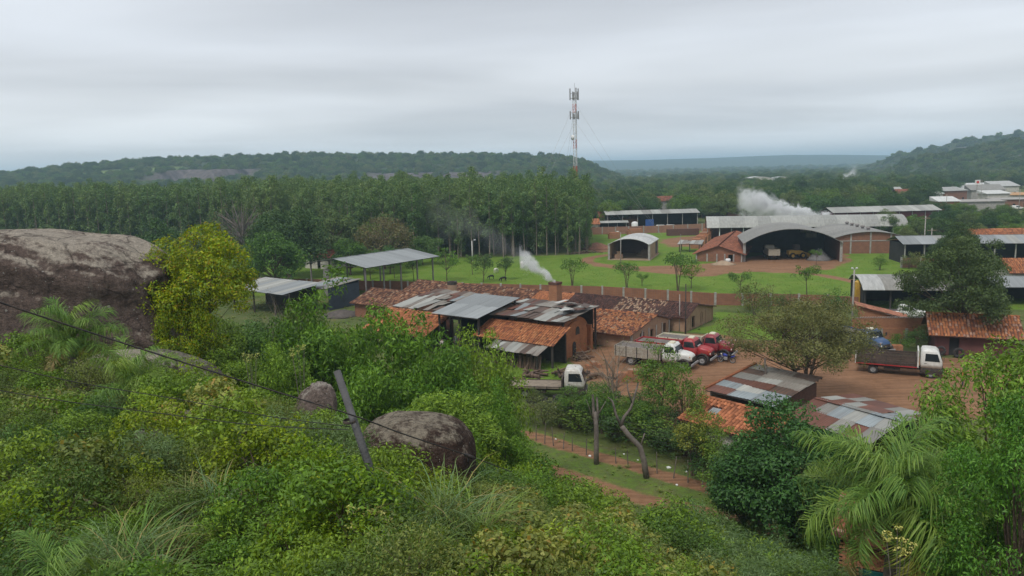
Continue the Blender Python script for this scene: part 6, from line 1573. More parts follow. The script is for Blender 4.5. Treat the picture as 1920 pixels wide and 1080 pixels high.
m = MB(); wall(m, (-8, -3), (8, -3), -0.2, 4.0); wall(m, (-8, 3), (8, 3), -0.2, 4.0); m.build('walls', M_PLASTER, t); tiles(t, (-8.6, -3.6, 3.95), (8.6, -3.6, 3.95), (8.6, 0, 5.4), (-8.6, 0, 5.4), PAL['orange'], 0.35, 0.5, 91); tiles(t, (8.6, 3.6, 3.95), (-8.6, 3.6, 3.95), (-8.6, 0.02, 5.38), (8.6, 0.02, 5.38), PAL['orange'], 0.35, 0.5, 92)
# curved roof shed with the pickup
t, w = fthing('curved_roof_shed', 'dark open shed with a dull curved metal roof behind the white pickup', (47.6, 101.2), (60.5, 98.4))
for x in (0.2, 3.4, 6.8, 10.0, w - 0.2):
    m = MB(); m.box(x - 0.1, x + 0.1, 0.1, 0.3, -0.2, 2.95); m.build('post', M_SOOTSHADE, t)
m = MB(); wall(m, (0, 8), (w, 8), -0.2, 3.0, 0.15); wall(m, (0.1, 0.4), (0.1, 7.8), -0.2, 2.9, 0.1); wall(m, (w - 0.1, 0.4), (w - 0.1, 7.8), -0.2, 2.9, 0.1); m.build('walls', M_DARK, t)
nst = 10
for k in range(nst):
    x0 = -0.3 + (w + 0.6) * k / nst; x1 = -0.3 + (w + 0.6) * (k + 1) / nst - 0.012; P = [(-0.7, 2.95), (0.2, 3.5), (1.8, 4.05), (4.0, 4.35), (6.2, 4.1), (8.4, 3.1)]; q = len(P); m = MB(); e = 0.006 * (k % 2)
    vs = [(x0, y, z + e) for y, z in P] + [(x1, y, z + e) for y, z in P] + [(x0, y, z - 0.08) for y, z in P] + [(x1, y, z - 0.08) for y, z in P]; fs = []
    for i in range(q - 1): fs += [(i, i + 1, q + i + 1, q + i), (2 * q + i, 3 * q + i, 3 * q + i + 1, 2 * q + i + 1), (i, 2 * q + i, 2 * q + i + 1, i + 1), (q + i, q + i + 1, 3 * q + i + 1, 3 * q + i)]
    fs += [(0, q, 3 * q, 2 * q), (q - 1, 3 * q - 1, 4 * q - 1, 2 * q - 1)]
    m.add(vs, fs); m.build('roof_panel', SH_WHITE if k < 2 else SH_OLD, t)
# tile lean-to and brick walls below it
t = thing('tiled_lean_to', 'pinkish tiled lean-to roof sloping down beside the white pickup', 'shed', (41.0, 88.6, 0), R(-20))
tiles(t, (-0.3, -1.2, 3.3), (-0.3, 1.6, 3.3), (5.4, 1.6, 1.9), (5.4, -1.2, 1.9), [((0.44, 0.2, 0.13), 4), ((0.38, 0.165, 0.105), 3)], 0.26, 0.4, 95)
m = MB(); m.hexa([(0, -0.9, -0.2), (5.1, -0.9, -0.2), (5.1, -0.7, -0.2), (0, -0.7, -0.2)], [(0, -0.9, 3.1), (5.1, -0.9, 1.8), (5.1, -0.7, 1.8), (0, -0.7, 3.1)]); m.build('wall', BR_OR, t)
t = thing('brick_wall', 'orange brick boundary wall with tiled coping below the white pickup', 'wall', (38.7, 84.5, 0), R(-6))
m = MB(); wall(m, (0, 0.4), (8.2, 0.4), -0.2, 2.35, 0.2); m.build('upper_wall', BR_OR, t)
m = MB(); wall(m, (0, 0), (8.0, 0), -0.2, 1.25, 0.2); m.build('lower_wall', BR_OR, t)
for x in (0.1, 2.9, 5.6):
    m = MB(); m.box(x, x + 0.3, -0.16, -0.1, -0.2, 1.25); m.build('pilaster', M_CONC, t)
for i in range(28):
    m_ = obj('coping_tile', None, t) if False else None
cm = MB(); cm.tube([(0, -0.13, 0), (0, 0.13, 0)], [0.12, 0.11], 6, cap=False); cme = cm.mesh('coping_tile', M_CONC)
for i in range(30): obj('coping_tile', cme, t, (0.15 + i * 0.27, 0.4, 2.38), (0, 0, random.uniform(-0.15, 0.15)))
# maroon house at the truck
t = thing('maroon_house', 'small maroon house with a worn tiled roof behind the white flatbed truck', 'house', (43.6, 76.6, 0), R(-22))
m = MB(); wall(m, (0, 0), (7.5, 0), -0.2, 2.25, 0.2, [(1.3, 2.2, 0.0, 1.95)]); m.build('front_wall', M_MAROON, t); m = MB(); wall(m, (0, 5), (7.5, 5), -0.2, 2.25); wall(m, (0.1, 0.12), (0.1, 4.88), -0.2, 2.25); wall(m, (7.4, 0.12), (7.4, 4.88), -0.2, 2.25); m.build('walls', M_MAROON, t)
m = MB(); m.box(1.3, 2.2, 0.12, 0.16, 0, 1.95); m.build('door', M_DARK, t)
tiles(t, (-0.7, -0.8, 2.15), (7.8, -0.8, 2.15), (7.8, 2.5, 3.9), (-0.7, 2.5, 3.9), PAL['orange'] + [((0.42, 0.25, 0.18), 3)], 0.28, 0.4, 97); tiles(t, (7.8, 5.6, 2.15), (-0.7, 5.6, 2.15), (-0.7, 2.52, 3.88), (7.8, 2.52, 3.88), PAL['orange'], 0.28, 0.4, 98); ridge_caps(t, (-0.7, 2.5, 3.92), (7.8, 2.5, 3.92), PAL['orange'])
# right edge houses
t = thing('tiled_house', 'house with an orange tiled roof at the right edge beyond the dark tree', 'house', (74, 111, 0), R(-14))
m = MB(); wall(m, (0, 0), (12, 0), -0.2, 3.2); wall(m, (0, 7), (12, 7), -0.2, 3.2); wall(m, (0.1, 0.1), (0.1, 6.9), -0.2, 3.2); m.build('walls', M_PLASTER, t); tiles(t, (-0.5, -0.6, 3.1), (12.5, -0.6, 3.1), (12.5, 3.5, 4.9), (-0.5, 3.5, 4.9), PAL['orange'], 0.28, 0.42, 99); tiles(t, (12.5, 7.6, 3.1), (-0.5, 7.6, 3.1), (-0.5, 3.52, 4.88), (12.5, 3.52, 4.88), PAL['orange'], 0.28, 0.42, 100)
plain_shed('metal_shed', (66.5, 102.5), (80, 99.5), 6.0, 2.6, 3.6, 'shed with a light grey metal roof at the right edge below the orange tiled house', [(SH_ZINC, 1), (SH_GREY, 1)], None, 8, 5)
# ------------------------------------------------------------------ yard houses at lower right
A_ = math.atan2(53.0 - 57.0, 18.6 - 15.0)
t = thing('corrugated_shed', 'shed under patched zinc sheets with an orange verge, beside the wide olive tree', 'shed', (15.2, 57.4, 0), R(-47))
m = MB(); wall(m, (0.1, 0.1), (0.1, 7.0), -0.2, 2.75, 0.12); m.build('side_wall', M_CONC, t)
m = MB(); wall(m, (5.3, 0.1), (5.3, 7.0), -0.2, 2.7, 0.12); m.build('side_wall', BR_DK, t)
m = MB(); wall(m, (0.2, 7.0), (5.2, 7.0), -0.2, 3.0, 0.12); m.build('back_wall', M_SOOTSHADE, t)
sheets(t, (-0.1, -0.3, 2.72), (5.6, -0.3, 2.6), (5.6, 7.4, 3.1), (-0.1, 7.4, 3.22), 3, 6, [(SH_ZINC, 3), (SH_WORN, 3), (SH_RUST, 1.2), (SH_OLD, 3)], 0.012, 51, 0, 1.08, 0.02, amp=0.03, pattern=[[SH_RUST, SH_ZINC, SH_ZINC], [SH_ZINC, SH_PALE, SH_ZINC], [SH_RUST, SH_RUST, SH_BROWN], [SH_OLD, SH_PALE, SH_WORN], [SH_BROWN, SH_WORN, SH_WORN], [SH_OLD, SH_WORN, SH_BROWN]])
m = MB(); m.box(-0.32, -0.08, -0.4, 7.5, 2.72, 2.86); v_ = [list(p) for p in m.v]; m.v = [(p[0], p[1], p[2] + (0.5 * (p[1] + 0.4) / 7.9)) for p in v_]; m.build('verge', M_TILEO, t)
t = thing('tiled_house', 'house with a coarse orange tile roof and a small skylight', 'house', (13.9, 54.0, 0), R(-50))
m = MB(); wall(m, (0.2, 0), (6.6, 0), -0.2, 3.0); wall(m, (0.2, -2.4), (6.6, -2.4), -0.2, 2.1); wall(m, (0.3, -2.3), (0.3, -0.1), -0.2, 2.1); wall(m, (6.5, -2.3), (6.5, -0.1), -0.2, 2.1); m.build('walls', M_PLASTER, t)
m = MB(); m.slab([(-0.2, -2.9, 2.1), (7.0, -2.9, 2.1), (7.0, 0.1, 3.1), (-0.2, 0.1, 3.1)], 0.06); rf = m.build('roof', paint('tile_bed', (0.13, 0.06, 0.042)), t)
tm = MB(); P = [(-0.13, 0.0), (-0.08, 0.075), (0.0, 0.1), (0.08, 0.075), (0.13, 0.0)]; vs = [(x * 1.05, -0.24, z + 0.04) for x, z in P] + [(x * 0.88, 0.24, z + 0.005) for x, z in P]; tm.add(vs, [(i, i + 1, 6 + i, 5 + i) for i in range(4)]); tme = tm.mesh('tile', M_TILEO, smooth=True)
sl = math.atan2(1.0, 3.0)
for i in range(25):
    for j in range(8):
        if 5 <= i <= 7 and 4 <= j <= 5: continue
        f = (j + 0.5) / 8
        obj('tile', tme, rf, (-0.05 + i * 0.287 + random.gauss(0, 0.012), -2.9 + 3.0 * f, 2.12 + 1.0 * f), (sl, 0, random.gauss(0, 0.03)))
m = MB(); m.box(1.45, 2.2, -1.55, -0.85, 2.62, 2.66); v_ = m.v; m.v = [(p[0], p[1], p[2] + 0.1 + (p[1] + 1.2) * 0.333) for p in v_]; m.build('skylight', SH_ZINC, rf)
cap = MB()
for i in range(17): obj('ridge_tile', tme, rf, (-0.1 + i * 0.43, 0.12, 3.16), (0, 0, math.pi / 2), (1.2, 1.0, 1.2))
t = thing('rusty_shed', 'shed roofed with patched rust red and pale corrugated sheets beside the yard', 'shed', (21.6, 52.5, 0), R(-57.5))
# local x along the ridge (towards the viewer's right), +y up-yard
posts(t, [(0.3, 2.6), (3.2, 2.6), (6.0, 2.6), (0.3, -2.9), (3.2, -2.9), (6.0, -2.9)], 2.6, 0.1, M_WOOD)
m = MB(); wall(m, (0.3, 2.5), (6.0, 2.5), -0.2, 2.5, 0.1); wall(m, (0.3, -2.8), (6.0, -2.8), -0.2, 2.5, 0.1); m.build('walls', M_SOOTSHADE, t)
sheets(t, (0.0, -3.4, 2.62), (6.4, -3.4, 2.55), (6.4, 0.0, 3.28), (0.0, 0.0, 3.3), 6, 2, [(SH_ZINC, 2), (SH_RUST, 6), (SH_OLD, 1.5), (SH_PALE, 2)], 0.012, 55, 0, 1.08, 0.02, amp=0.035, pattern=[[SH_RUST, SH_RUST, SH_RUST, SH_OLD, SH_RUST, SH_OLD], [SH_RUST, SH_OLD, SH_ZINC, SH_PALE, SH_ZINC, SH_PALE]])
sheets(t, (6.4, 4.0, 2.72), (0.0, 4.4, 2.78), (0.0, 0.05, 3.3), (6.4, 0.05, 3.27), 7, 2, [(SH_ZINC, 1), (SH_RUST, 7), (SH_PALE, 1.5), (SH_OLD, 1.5)], 0.012, 56, 0, 1.08, 0.02, amp=0.035, pattern=[[SH_RUST, SH_PALE, SH_OLD, SH_RUST, SH_RUST, SH_OLD, SH_RUST], [SH_OLD, SH_ZINC, SH_RUST, SH_RUST, SH_PALE, SH_RUST, SH_PALE]])
for i in range(3): obj('ridge_sheet', sheet_me([SH_RUST, SH_OLD, SH_ZINC][i]), t, (1.1 + 2.15 * i, 0.02, 3.36), (0, 0, 0), (2.2, 0.55, 0.02))
# brick house at the lower right corner
_c = G(1575, 1004, 5.0); t = thing('brick_house', 'brick house with a worn tile roof behind the tall palm at the lower right', 'house', (_c.x, _c.y, 0), R(-28))
top = lambda x: 5.15 - 0.17 * x
m = MB(); m.hexa([(0, -0.1, -0.6), (6.4, -0.1, -0.6), (6.4, 0.1, -0.6), (0, 0.1, -0.6)], [(0, -0.1, top(0)), (6.4, -0.1, top(6.4)), (6.4, 0.1, top(6.4)), (0, 0.1, top(0))]); m.build('front_wall', M_SOOTSHADE, t)
m = MB(); m.box(0.9, 1.7, -0.19, -0.1, 2.6, 3.8); sh_ = m.build('shutter', paint('teal_paint', (0.02, 0.13, 0.12), 0.5, 0.15, 2.0), t)
m = MB(); m.box(0.82, 0.9, -0.21, -0.1, 2.55, 3.85); m.box(1.7, 1.78, -0.21, -0.1, 2.55, 3.85); m.build('shutter_frame', M_WOOD, sh_)['kind'] = 'stuff'
bm_ = MB(); bm_.box(-0.12, 0.12, -0.05, 0.0, -0.035, 0.035); bme = bm_.mesh('brick', paint('brick_single', (0.36, 0.16, 0.085), 0.92, 0.3, 5.0, 0.4, 25.0, objrand=0.35))
lo_ = MB(); nb_ = 0
for r_ in range(58):
    for c_ in range(25):
        xx = 0.13 + c_ * 0.255 + (0.127 if r_ % 2 else 0); zz = 5.1 - r_ * 0.085
        if zz + 0.05 > top(xx) or xx > 6.3 or (0.7 < xx < 1.9 and 2.5 < zz < 3.9): continue
        if nb_ < 295: obj('brick', bme, t, (xx, -0.102 + random.uniform(-0.012, 0.008), zz), (0, 0, random.gauss(0, 0.02))); nb_ += 1
        else: e = random.uniform(-0.012, 0.008); lo_.box(xx - 0.12, xx + 0.12, -0.152 + e, -0.102 + e, zz - 0.035, zz + 0.035)
lo_.build('lower_bricks', BR_OR, t)['kind'] = 'stuff'
m = MB(); wall(m, (6.3, 0.12), (6.3, 3.4), -0.6, top(6.3), 0.2); wall(m, (0.1, 0.12), (0.1, 3.4), -0.6, top(0.1), 0.2); m.build('side_walls', BR_OR, t)
m = MB(); m.hexa([(0, 3.4, -0.6), (6.4, 3.4, -0.6), (6.4, 3.6, -0.6), (0, 3.6, -0.6)], [(0, 3.4, top(0)), (6.4, 3.4, top(6.4)), (6.4, 3.6, top(6.4)), (0, 3.6, top(0))]); m.build('back_wall', BR_OR, t)
tiles(t, (6.9, -0.5, top(6.9) + 0.06), (6.9, 4.0, top(6.9) + 0.06), (-0.3, 4.0, top(-0.3) + 0.06), (-0.3, -0.5, top(-0.3) + 0.06), PAL['redbr'] + [((0.36, 0.24, 0.17), 2)], 0.24, 0.40, 111)
# ------------------------------------------------------------------ far sheds and houses of the town
plain_shed('far_shed', (31, 243), (60, 243), 9, 5.2, 6.2, 'long pale roofed shed behind the far wall', [(SH_OLD, 1), (SH_PALE, 1)], None, 10, 7)
plain_shed('far_shed', (25.0, 238.5), (36.5, 238), 4, 3.0, 3.5, 'low grey shed behind the left part of the far wall', [(SH_PALE, 1)], None, 5, 5)
def far_house(px, y, w, d, ze, zr, label, wallm, pal=None, roofm=None, rz=0.0, wins=2):
    p = D(px, 400, y); t = thing('far_house', label, 'house', (p.x, y, tz(p.x, y)), rz)
    hs = [(w * (k + 0.5) / wins - 0.5, w * (k + 0.5) / wins + 0.5, 0.9, 2.0) for k in range(wins)]
    m = MB(); wall(m, (-w / 2, 0), (w / 2, 0), -0.3, ze, 0.2, hs); m.build('front_wall', wallm, t)
    m = MB(); wall(m, (-w / 2, d), (w / 2, d), -0.3, ze); wall(m, (-w / 2 + 0.1, 0.1), (-w / 2 + 0.1, d - 0.1), -0.3, ze); wall(m, (w / 2 - 0.1, 0.1), (w / 2 - 0.1, d - 0.1), -0.3, ze); m.build('walls', wallm, t)
    for (s0, s1, h0, h1) in hs:
        m = MB(); m.box(-w / 2 + s0, -w / 2 + s1, 0.06, 0.09, h0, h1); m.build('window', M_GLASS, t)
    if pal:
        tiles(t, (-w / 2 - 0.5, -0.5, ze), (w / 2 + 0.5, -0.5, ze), (w / 2 + 0.5, d / 2, zr), (-w / 2 - 0.5, d / 2, zr), pal, 0.45, 0.6, int(px)); tiles(t, (w / 2 + 0.5, d + 0.5, ze), (-w / 2 - 0.5, d + 0.5, ze), (-w / 2 - 0.5, d / 2 + 0.02, zr), (w / 2 + 0.5, d / 2 + 0.02, zr), pal, 0.45, 0.6, int(px) + 1)
    else:
        m = MB(); m.hexa([(-w / 2 - 0.5, -0.6, ze), (w / 2 + 0.5, -0.6, ze), (w / 2 + 0.5, d + 0.6, ze), (-w / 2 - 0.5, d + 0.6, ze)], [(-w / 2 - 0.5, -0.6, ze + 0.15), (w / 2 + 0.5, -0.6, ze + 0.15), (w / 2 + 0.5, d + 0.6, zr), (-w / 2 - 0.5, d + 0.6, zr)]); m.build('roof', roofm, t)
    return t
far_house(1104, 236, 6, 5, 2.8, 4.4, 'small house with an orange tiled roof at the right end of the plantation', M_PLASTER, PAL['new'])
far_house(1148, 250, 8, 6, 4.0, 5.8, 'house with a red tiled roof left of the far pale shed', M_PLASTER, PAL['redbr'])
far_house(1182, 247, 5, 5, 3.6, 5.0, 'small red roofed house in front of the far pale shed', BR_RED, PAL['redbr'])
far_house(1313, 430, 9, 7, 3.4, 5.8, 'lone red roofed house among the distant trees', M_PLASTER, PAL['new'])
far_house(1778, 272, 7, 6, 5.0, 6.6, 'tall brick house with a white roof panel above the red shed', BR_OR, None, SH_WHITE, R(-6))
far_house(1828, 280, 20, 9, 4.2, 4.7, 'long unfinished concrete building among the trees at right', M_CONC, None, M_CONC, R(-8), 5)
far_house(1900, 300, 12, 9, 3.6, 4.0, 'brick house with flat roof near the right edge', BR_RED, None, M_CONC, R(-8), 3)
far_house(1815, 420, 46, 16, 3.6, 6.2, 'long white roofed factory hall below the right hill', M_PLASTER, None, SH_WHITE, R(-5), 8)
far_house(1885, 405, 12, 10, 5.0, 7.6, 'hall with a steep white roof beside the long factory hall', M_PLASTER, None, SH_WHITE, R(-5), 3)
far_house(1735, 440, 10, 8, 4.0, 5.5, 'pale roofed house at the left of the long factory hall', M_PLASTER, None, SH_OLD, 0, 2)
far_house(1700, 470, 12, 8, 4.5, 6.0, 'brick house with pale roof left of the factory halls', BR_RED, None, SH_OLD, 0, 3)
t = far_house(1905, 335, 22, 10, 3.6, 4.4, 'filling station with a long orange and cream canopy at the right edge', M_PLASTER, None, paint('orange_canopy', (0.45, 0.24, 0.09), 0.6, 0.1), R(-6), 4)
for i, (px, y, w, lb) in enumerate([(1425, 640, 30, 'big pale arched roof far away left of the distant smoke'), (1470, 650, 24, 'second pale arched roof far away behind the trees'), (1505, 560, 12, 'small grey arched roof among the far trees'), (1442, 262, 11, 'low white arched roof at the foot of the white smoke plume'), (1418, 258, 9, 'second low pale arched roof left of the white smoke plume')]):
    p = D(px, 350, y); t = thing('arched_shed', lb, 'shed', (p.x - w / 2, y, tz(p.x, y)), 0)
    h = 6.0 if y > 300 else 3.2
    m = MB(); arch_wall(m, w, 0.3, -0.3, h, w * 0.12, 0.2); m.build('front_wall', M_PLASTER, t); vault(t, w, 0, 14, h, w * 0.13, SH_WHITE, 12, 7)
_fh = [(1500, 360, 'pale roofed house just right of the broad smoke plume'), (1545, 395, 'grey roofed house under the distant smoke'), (1600, 350, 'pale roofed house behind the left end of the dark red shed'), (1640, 330, 'brick house with pale roof behind the middle of the dark red shed'), (1668, 380, 'white roofed house in the trees behind the dark red shed'), (1715, 340, 'red tiled house behind the right end of the dark red shed'), (1748, 345, 'grey roofed house left of the tall brick house'), (1790, 360, 'white walled house above the unfinished concrete building'), (1850, 372, 'pale roofed house between the sign and the factory hall'), (1870, 318, 'brick house left of the filling station'), (1390, 300, 'pale roofed house left of the broad smoke plume'), (1240, 330, 'small roof among the trees behind the far pale shed')]
for i, (px, y, lb) in enumerate(_fh):
    far_house(px, y, 9 + 3 * (i % 3), 7, 4.6 + 0.5 * (i % 2), 6.4 + 0.4 * (i % 3), lb, [M_PLASTER, BR_RED, M_CONC][i % 3], PAL['redbr'] if i in (5, 11) else None, [SH_WHITE, SH_PALE, SH_OLD][i % 3], R(-10 + 7 * (i % 4)), 2 + i % 2)
# ------------------------------------------------------------------ vehicles
def car_paint(name, col, dirt_amt=0.25): return paint(name, col, 0.38, 0.08, 1.5, dirt=(0.2, 0.13, 0.085), dirt_amt=dirt_amt, spec=0.5)
P_RED = car_paint('truck_red', (0.36, 0.022, 0.028)); P_DRED = car_paint('truck_dark_red', (0.25, 0.018, 0.03)); P_WHITE = car_paint('truck_white', (0.66, 0.66, 0.62)); P_BLUE = car_paint('truck_blue', (0.035, 0.085, 0.19)); P_CREAM = car_paint('cream_paint', (0.62, 0.57, 0.42), 0.1)
P_YEL = car_paint('loader_yellow', (0.5, 0.3, 0.04)); P_BLUEB = car_paint('bike_blue', (0.03, 0.05, 0.32), 0.05); M_CHROME = paint('chrome', (0.5, 0.5, 0.5), 0.25, 0.1, 2.0, metal=0.8); M_LAMP = paint('lamp_glass', (0.75, 0.72, 0.62), 0.2, 0.05, 2.0); M_ORANGEL = paint('indicator', (0.6, 0.22, 0.03), 0.3)
M_FRAME = paint('chassis', (0.03, 0.028, 0.028), 0.7, 0.3, 2.0, dirt=(0.17, 0.11, 0.07), dirt_amt=0.4); M_PLANK = paint('bed_plank', (0.075, 0.055, 0.045), 0.9, 0.35, 3.0, objrand=0.35, dirt=(0.16, 0.11, 0.08), dirt_amt=0.3); M_PLANKL = paint('bed_plank_pale', (0.27, 0.215, 0.16), 0.9, 0.3, 3.0, objrand=0.3)
def rrect(x0, x1, w, z, r, n=3):
    """rounded rectangle in the xy plane"""
    pts = []
    for (cx, cy, a0) in ((x1 - r, w / 2 - r, 0), (x0 + r, w / 2 - r, 90), (x0 + r, -w / 2 + r, 180), (x1 - r, -w / 2 + r, 270)):
        for k in range(n + 1):
            a = R(a0 + 90 * k / n); pts.append((cx + r * math.cos(a), cy + r * math.sin(a), z))
    return pts
def yzrect(x, w, z0, z1, r, n=3):
    pts = []
    for (cy, cz, a0) in ((w / 2 - r, z1 - r, 0), (-w / 2 + r, z1 - r, 90), (-w / 2 + r, z0 + r, 180), (w / 2 - r, z0 + r, 270)):
        for k in range(n + 1):
            a = R(a0 + 90 * k / n); pts.append((x, cy + r * math.cos(a), cz + r * math.sin(a)))
    return pts
def wheel(t, x, y, r=0.5, w=0.28, rim=M_STEEL, z=None):
    m = MB(); hw = w / 2
    m.lathe([(r * 0.56, -hw * 0.8), (r * 0.8, -hw), (r * 0.95, -hw * 0.85), (r, -hw * 0.5), (r, hw * 0.5), (r * 0.95, hw * 0.85), (r * 0.8, hw), (r * 0.56, hw * 0.8)], (0, 0, 0), 'y', 22, closed=True)
    o = m.build('wheel', M_BLACK, t, smooth=True); o.location = (x, y, z if z is not None else r)
    m = MB(); m.lathe([(0.0, -hw * 0.3), (r * 0.2, -hw * 0.75), (r * 0.24, -hw * 0.4), (r * 0.5, -hw * 0.35), (r * 0.57, -hw * 0.8), (r * 0.57, hw * 0.8), (r * 0.5, hw * 0.35), (r * 0.24, hw * 0.4), (r * 0.2, hw * 0.75), (0, hw * 0.3)], (0, 0, 0), 'y', 18); m.build('rim', rim, o, smooth=True)
    return o
def pane(t, pts, name='window', mat=None, out=(0, 0, 0), th=0.012):
    pts = [Vector(p) + Vector(out) for p in pts]; n = (pts[1] - pts[0]).cross(pts[2] - pts[0]).normalized() * th
    m = MB(); m.hexa([p - n for p in pts], [p + n for p in pts]); return m.build(name, mat or M_GLASS, t)
def bed(t, x0, x1, w, z0, zs, plank_m, nrow=3, floor_m=None, head=None, head_h=0.6, tail=True, load=None):
    m = MB(); m.box(x0, x1, -w / 2, w / 2, z0 - 0.12, z0); m.build('bed_floor', floor_m or plank_m, t)
    hp = (zs - z0) / nrow
    for s in (-1, 1):
        for k in range(nrow):
            m = MB(); y = s * w / 2; m.box(x0 + 0.02, x1 - 0.02, min(y, y - s * 0.05), max(y, y - s * 0.05), z0 + k * hp + 0.012, z0 + (k + 1) * hp - 0.012); m.build('side_plank', plank_m if not callable(plank_m) else plank_m(k), t)
        for k in range(5):
            x = x0 + 0.15 + (x1 - x0 - 0.3) * k / 4; m = MB(); m.box(x - 0.04, x + 0.04, s * w / 2 + (0.0 if s > 0 else -0.04), s * w / 2 + (0.04 if s > 0 else 0.0), z0 - 0.08, zs + 0.02); m.build('stake', M_FRAME, t)
    m = MB(); m.box(x1 - 0.06, x1, -w / 2, w / 2, z0, zs + (head_h if head else 0)); m.build('headboard', head or plank_m, t)
    if tail: m = MB(); m.box(x0, x0 + 0.06, -w / 2 + 0.02, w / 2 - 0.02, z0, zs); m.build('tailgate', plank_m, t)
    if load:
        m = MB(); m.box(x0 + 0.1, x1 - 0.1, -w / 2 + 0.08, w / 2 - 0.08, z0 + 0.01, zs - 0.15); m.build('load', load, t)
def bonnet_truck(loc, rz, label, pm, bed_pl, bed_head=None, load=None, roof_hatch=True, bedlen=4.6, zs=1.95):
    t = thing('bonnet_truck', label, 'truck', loc, rz)
    m = MB(); m.box(-bedlen + 0.5, 3.1, -0.42, 0.42, 0.62, 0.82); m.build('chassis', M_FRAME, t)
    m = MB(); m.loft([rrect(0.55, 2.02, 2.16, 0.8, 0.12), rrect(0.5, 2.08, 2.24, 1.2, 0.16), rrect(0.5, 2.08, 2.22, 1.68, 0.16), rrect(0.56, 1.98, 2.12, 1.8, 0.18), rrect(0.66, 1.72, 1.92, 2.38, 0.22), rrect(0.72, 1.62, 1.78, 2.5, 0.24), rrect(0.95, 1.4, 1.3, 2.57, 0.2)]); cab = m.build('cab', pm, t, smooth=True)
    # hood: rounded nose
    m = MB(); m.loft([yzrect(2.0, 1.62, 0.85, 1.80, 0.25, 4), yzrect(2.5, 1.56, 0.85, 1.78, 0.28, 4), yzrect(3.0, 1.42, 0.86, 1.70, 0.3, 4), yzrect(3.3, 1.28, 0.88, 1.58, 0.3, 4), yzrect(3.42, 1.1, 0.95, 1.46, 0.24, 4)]); m.build('hood', pm, t, smooth=True)
    m = MB(); m.loft([yzrect(3.36, 0.98, 0.98, 1.34, 0.08), yzrect(3.46, 0.94, 1.0, 1.32, 0.08)]); m.build('grille', M_FRAME, t)
    for s in (-1, 1):
        # wheel arches
        prof = [(2.65 + 0.66 * math.cos(a), 0.55 + 0.66 * math.sin(a)) for a in np.linspace(R(-5), R(185), 10)]
        m = MB(); n = len(prof); vs = [(x, s * 0.72, z) for x, z in prof] + [(x, s * 1.14, z) for x, z in prof] + [(2.65 + (x - 2.65) * 0.9, s * 0.72, 0.55 + (z - 0.55) * 0.9) for x, z in prof] + [(2.65 + (x - 2.65) * 0.9, s * 1.14, 0.55 + (z - 0.55) * 0.9) for x, z in prof]
        fs = []
        for i in range(n - 1): fs += [(i, i + 1, n + i + 1, n + i), (2 * n + i, 3 * n + i, 3 * n + i + 1, 2 * n + i + 1), (i, 2 * n + i, 2 * n + i + 1, i + 1), (n + i, n + i + 1, 3 * n + i + 1, 3 * n + i)]
        m.add(vs, fs); m.build('fender', M_FRAME, t, smooth=False)
        m = MB(); m.lathe([(0.0, 0.03), (0.11, 0.02), (0.13, -0.03)], (3.36, s * 0.56, 1.16), 'x', 12); m.build('headlight', M_LAMP, t, smooth=True)
        m = MB(); m.box(3.2, 3.28, s * 0.66 - 0.05, s * 0.66 + 0.05, 1.36, 1.44); m.build('indicator', M_ORANGEL, t)
        pane(t, [(0.72, s * 1.09, 1.74), (1.86, s * 1.09, 1.74), (1.66, s * 1.0, 2.3), (0.76, s * 1.0, 2.3)], 'side_window', out=(0, s * 0.006, 0))
        m = MB(); m.tube([(1.95, s * 1.05, 1.85), (2.05, s * 1.35, 1.95)], 0.015, 4); m.box(2.0, 2.05, s * 1.35 - 0.1, s * 1.35 + 0.1, 1.85, 2.2); m.build('mirror', M_FRAME, t)
        wheel(t, 2.65, s * 0.92, 0.5); wheel(t, -bedlen + 1.75, s * 0.86, 0.5, 0.5)
    pane(t, [(2.03, -0.92, 1.76), (2.03, 0.92, 1.76), (1.76, 0.82, 2.32), (1.76, -0.82, 2.32)], 'windshield', out=(0.025, 0, 0.01))
    m = MB(); m.box(1.98, 2.06, -0.5, 0.3, 1.80, 1.90); m.build('dash_papers', M_WHITE, t)
    m = MB(); m.loft([yzrect(3.5, 2.2, 0.55, 0.78, 0.05), yzrect(3.6, 2.1, 0.56, 0.77, 0.05)]); m.build('bumper', M_STEEL, t)
    if roof_hatch: m = MB(); m.loft([rrect(0.9, 1.5, 0.85, 2.54, 0.12), rrect(0.92, 1.48, 0.82, 2.64, 0.12), rrect(1.0, 1.4, 0.7, 2.68, 0.1)]); m.build('roof_hatch', P_CREAM, t)
    bed(t, -bedlen, 0.35, 2.36, 1.0, zs, bed_pl, 3, None, bed_head, 0.35, True, load)
    return t
M_LOADG = paint('grey_load', (0.15, 0.13, 0.115), 0.95, 0.3, 2.0, 0.6, 8.0)
bonnet_truck(K(12.9, 9.4) if False else (19.9, 78.5, 0), R(-32), 'dark red bonneted truck furthest from the viewer in the parked row', P_DRED, P_CREAM, P_CREAM, M_LOADG)
bonnet_truck((17.3, 76.9, 0), R(-32), 'bright red bonneted truck in the middle of the parked row', P_RED, P_RED, P_RED, M_LOADG)
bonnet_truck((14.9, 74.9, 0), R(-32), 'white bonneted truck nearest in the parked row behind the thin tree', P_WHITE, car_paint('worn_bed', (0.40, 0.37, 0.31), 0.5), None, M_LOADG)
bonnet_truck((37.2, 79.3, 0), R(-70), 'blue bonneted truck half hidden behind the wide olive tree', P_BLUE, P_BLUE, None, M_LOADG)
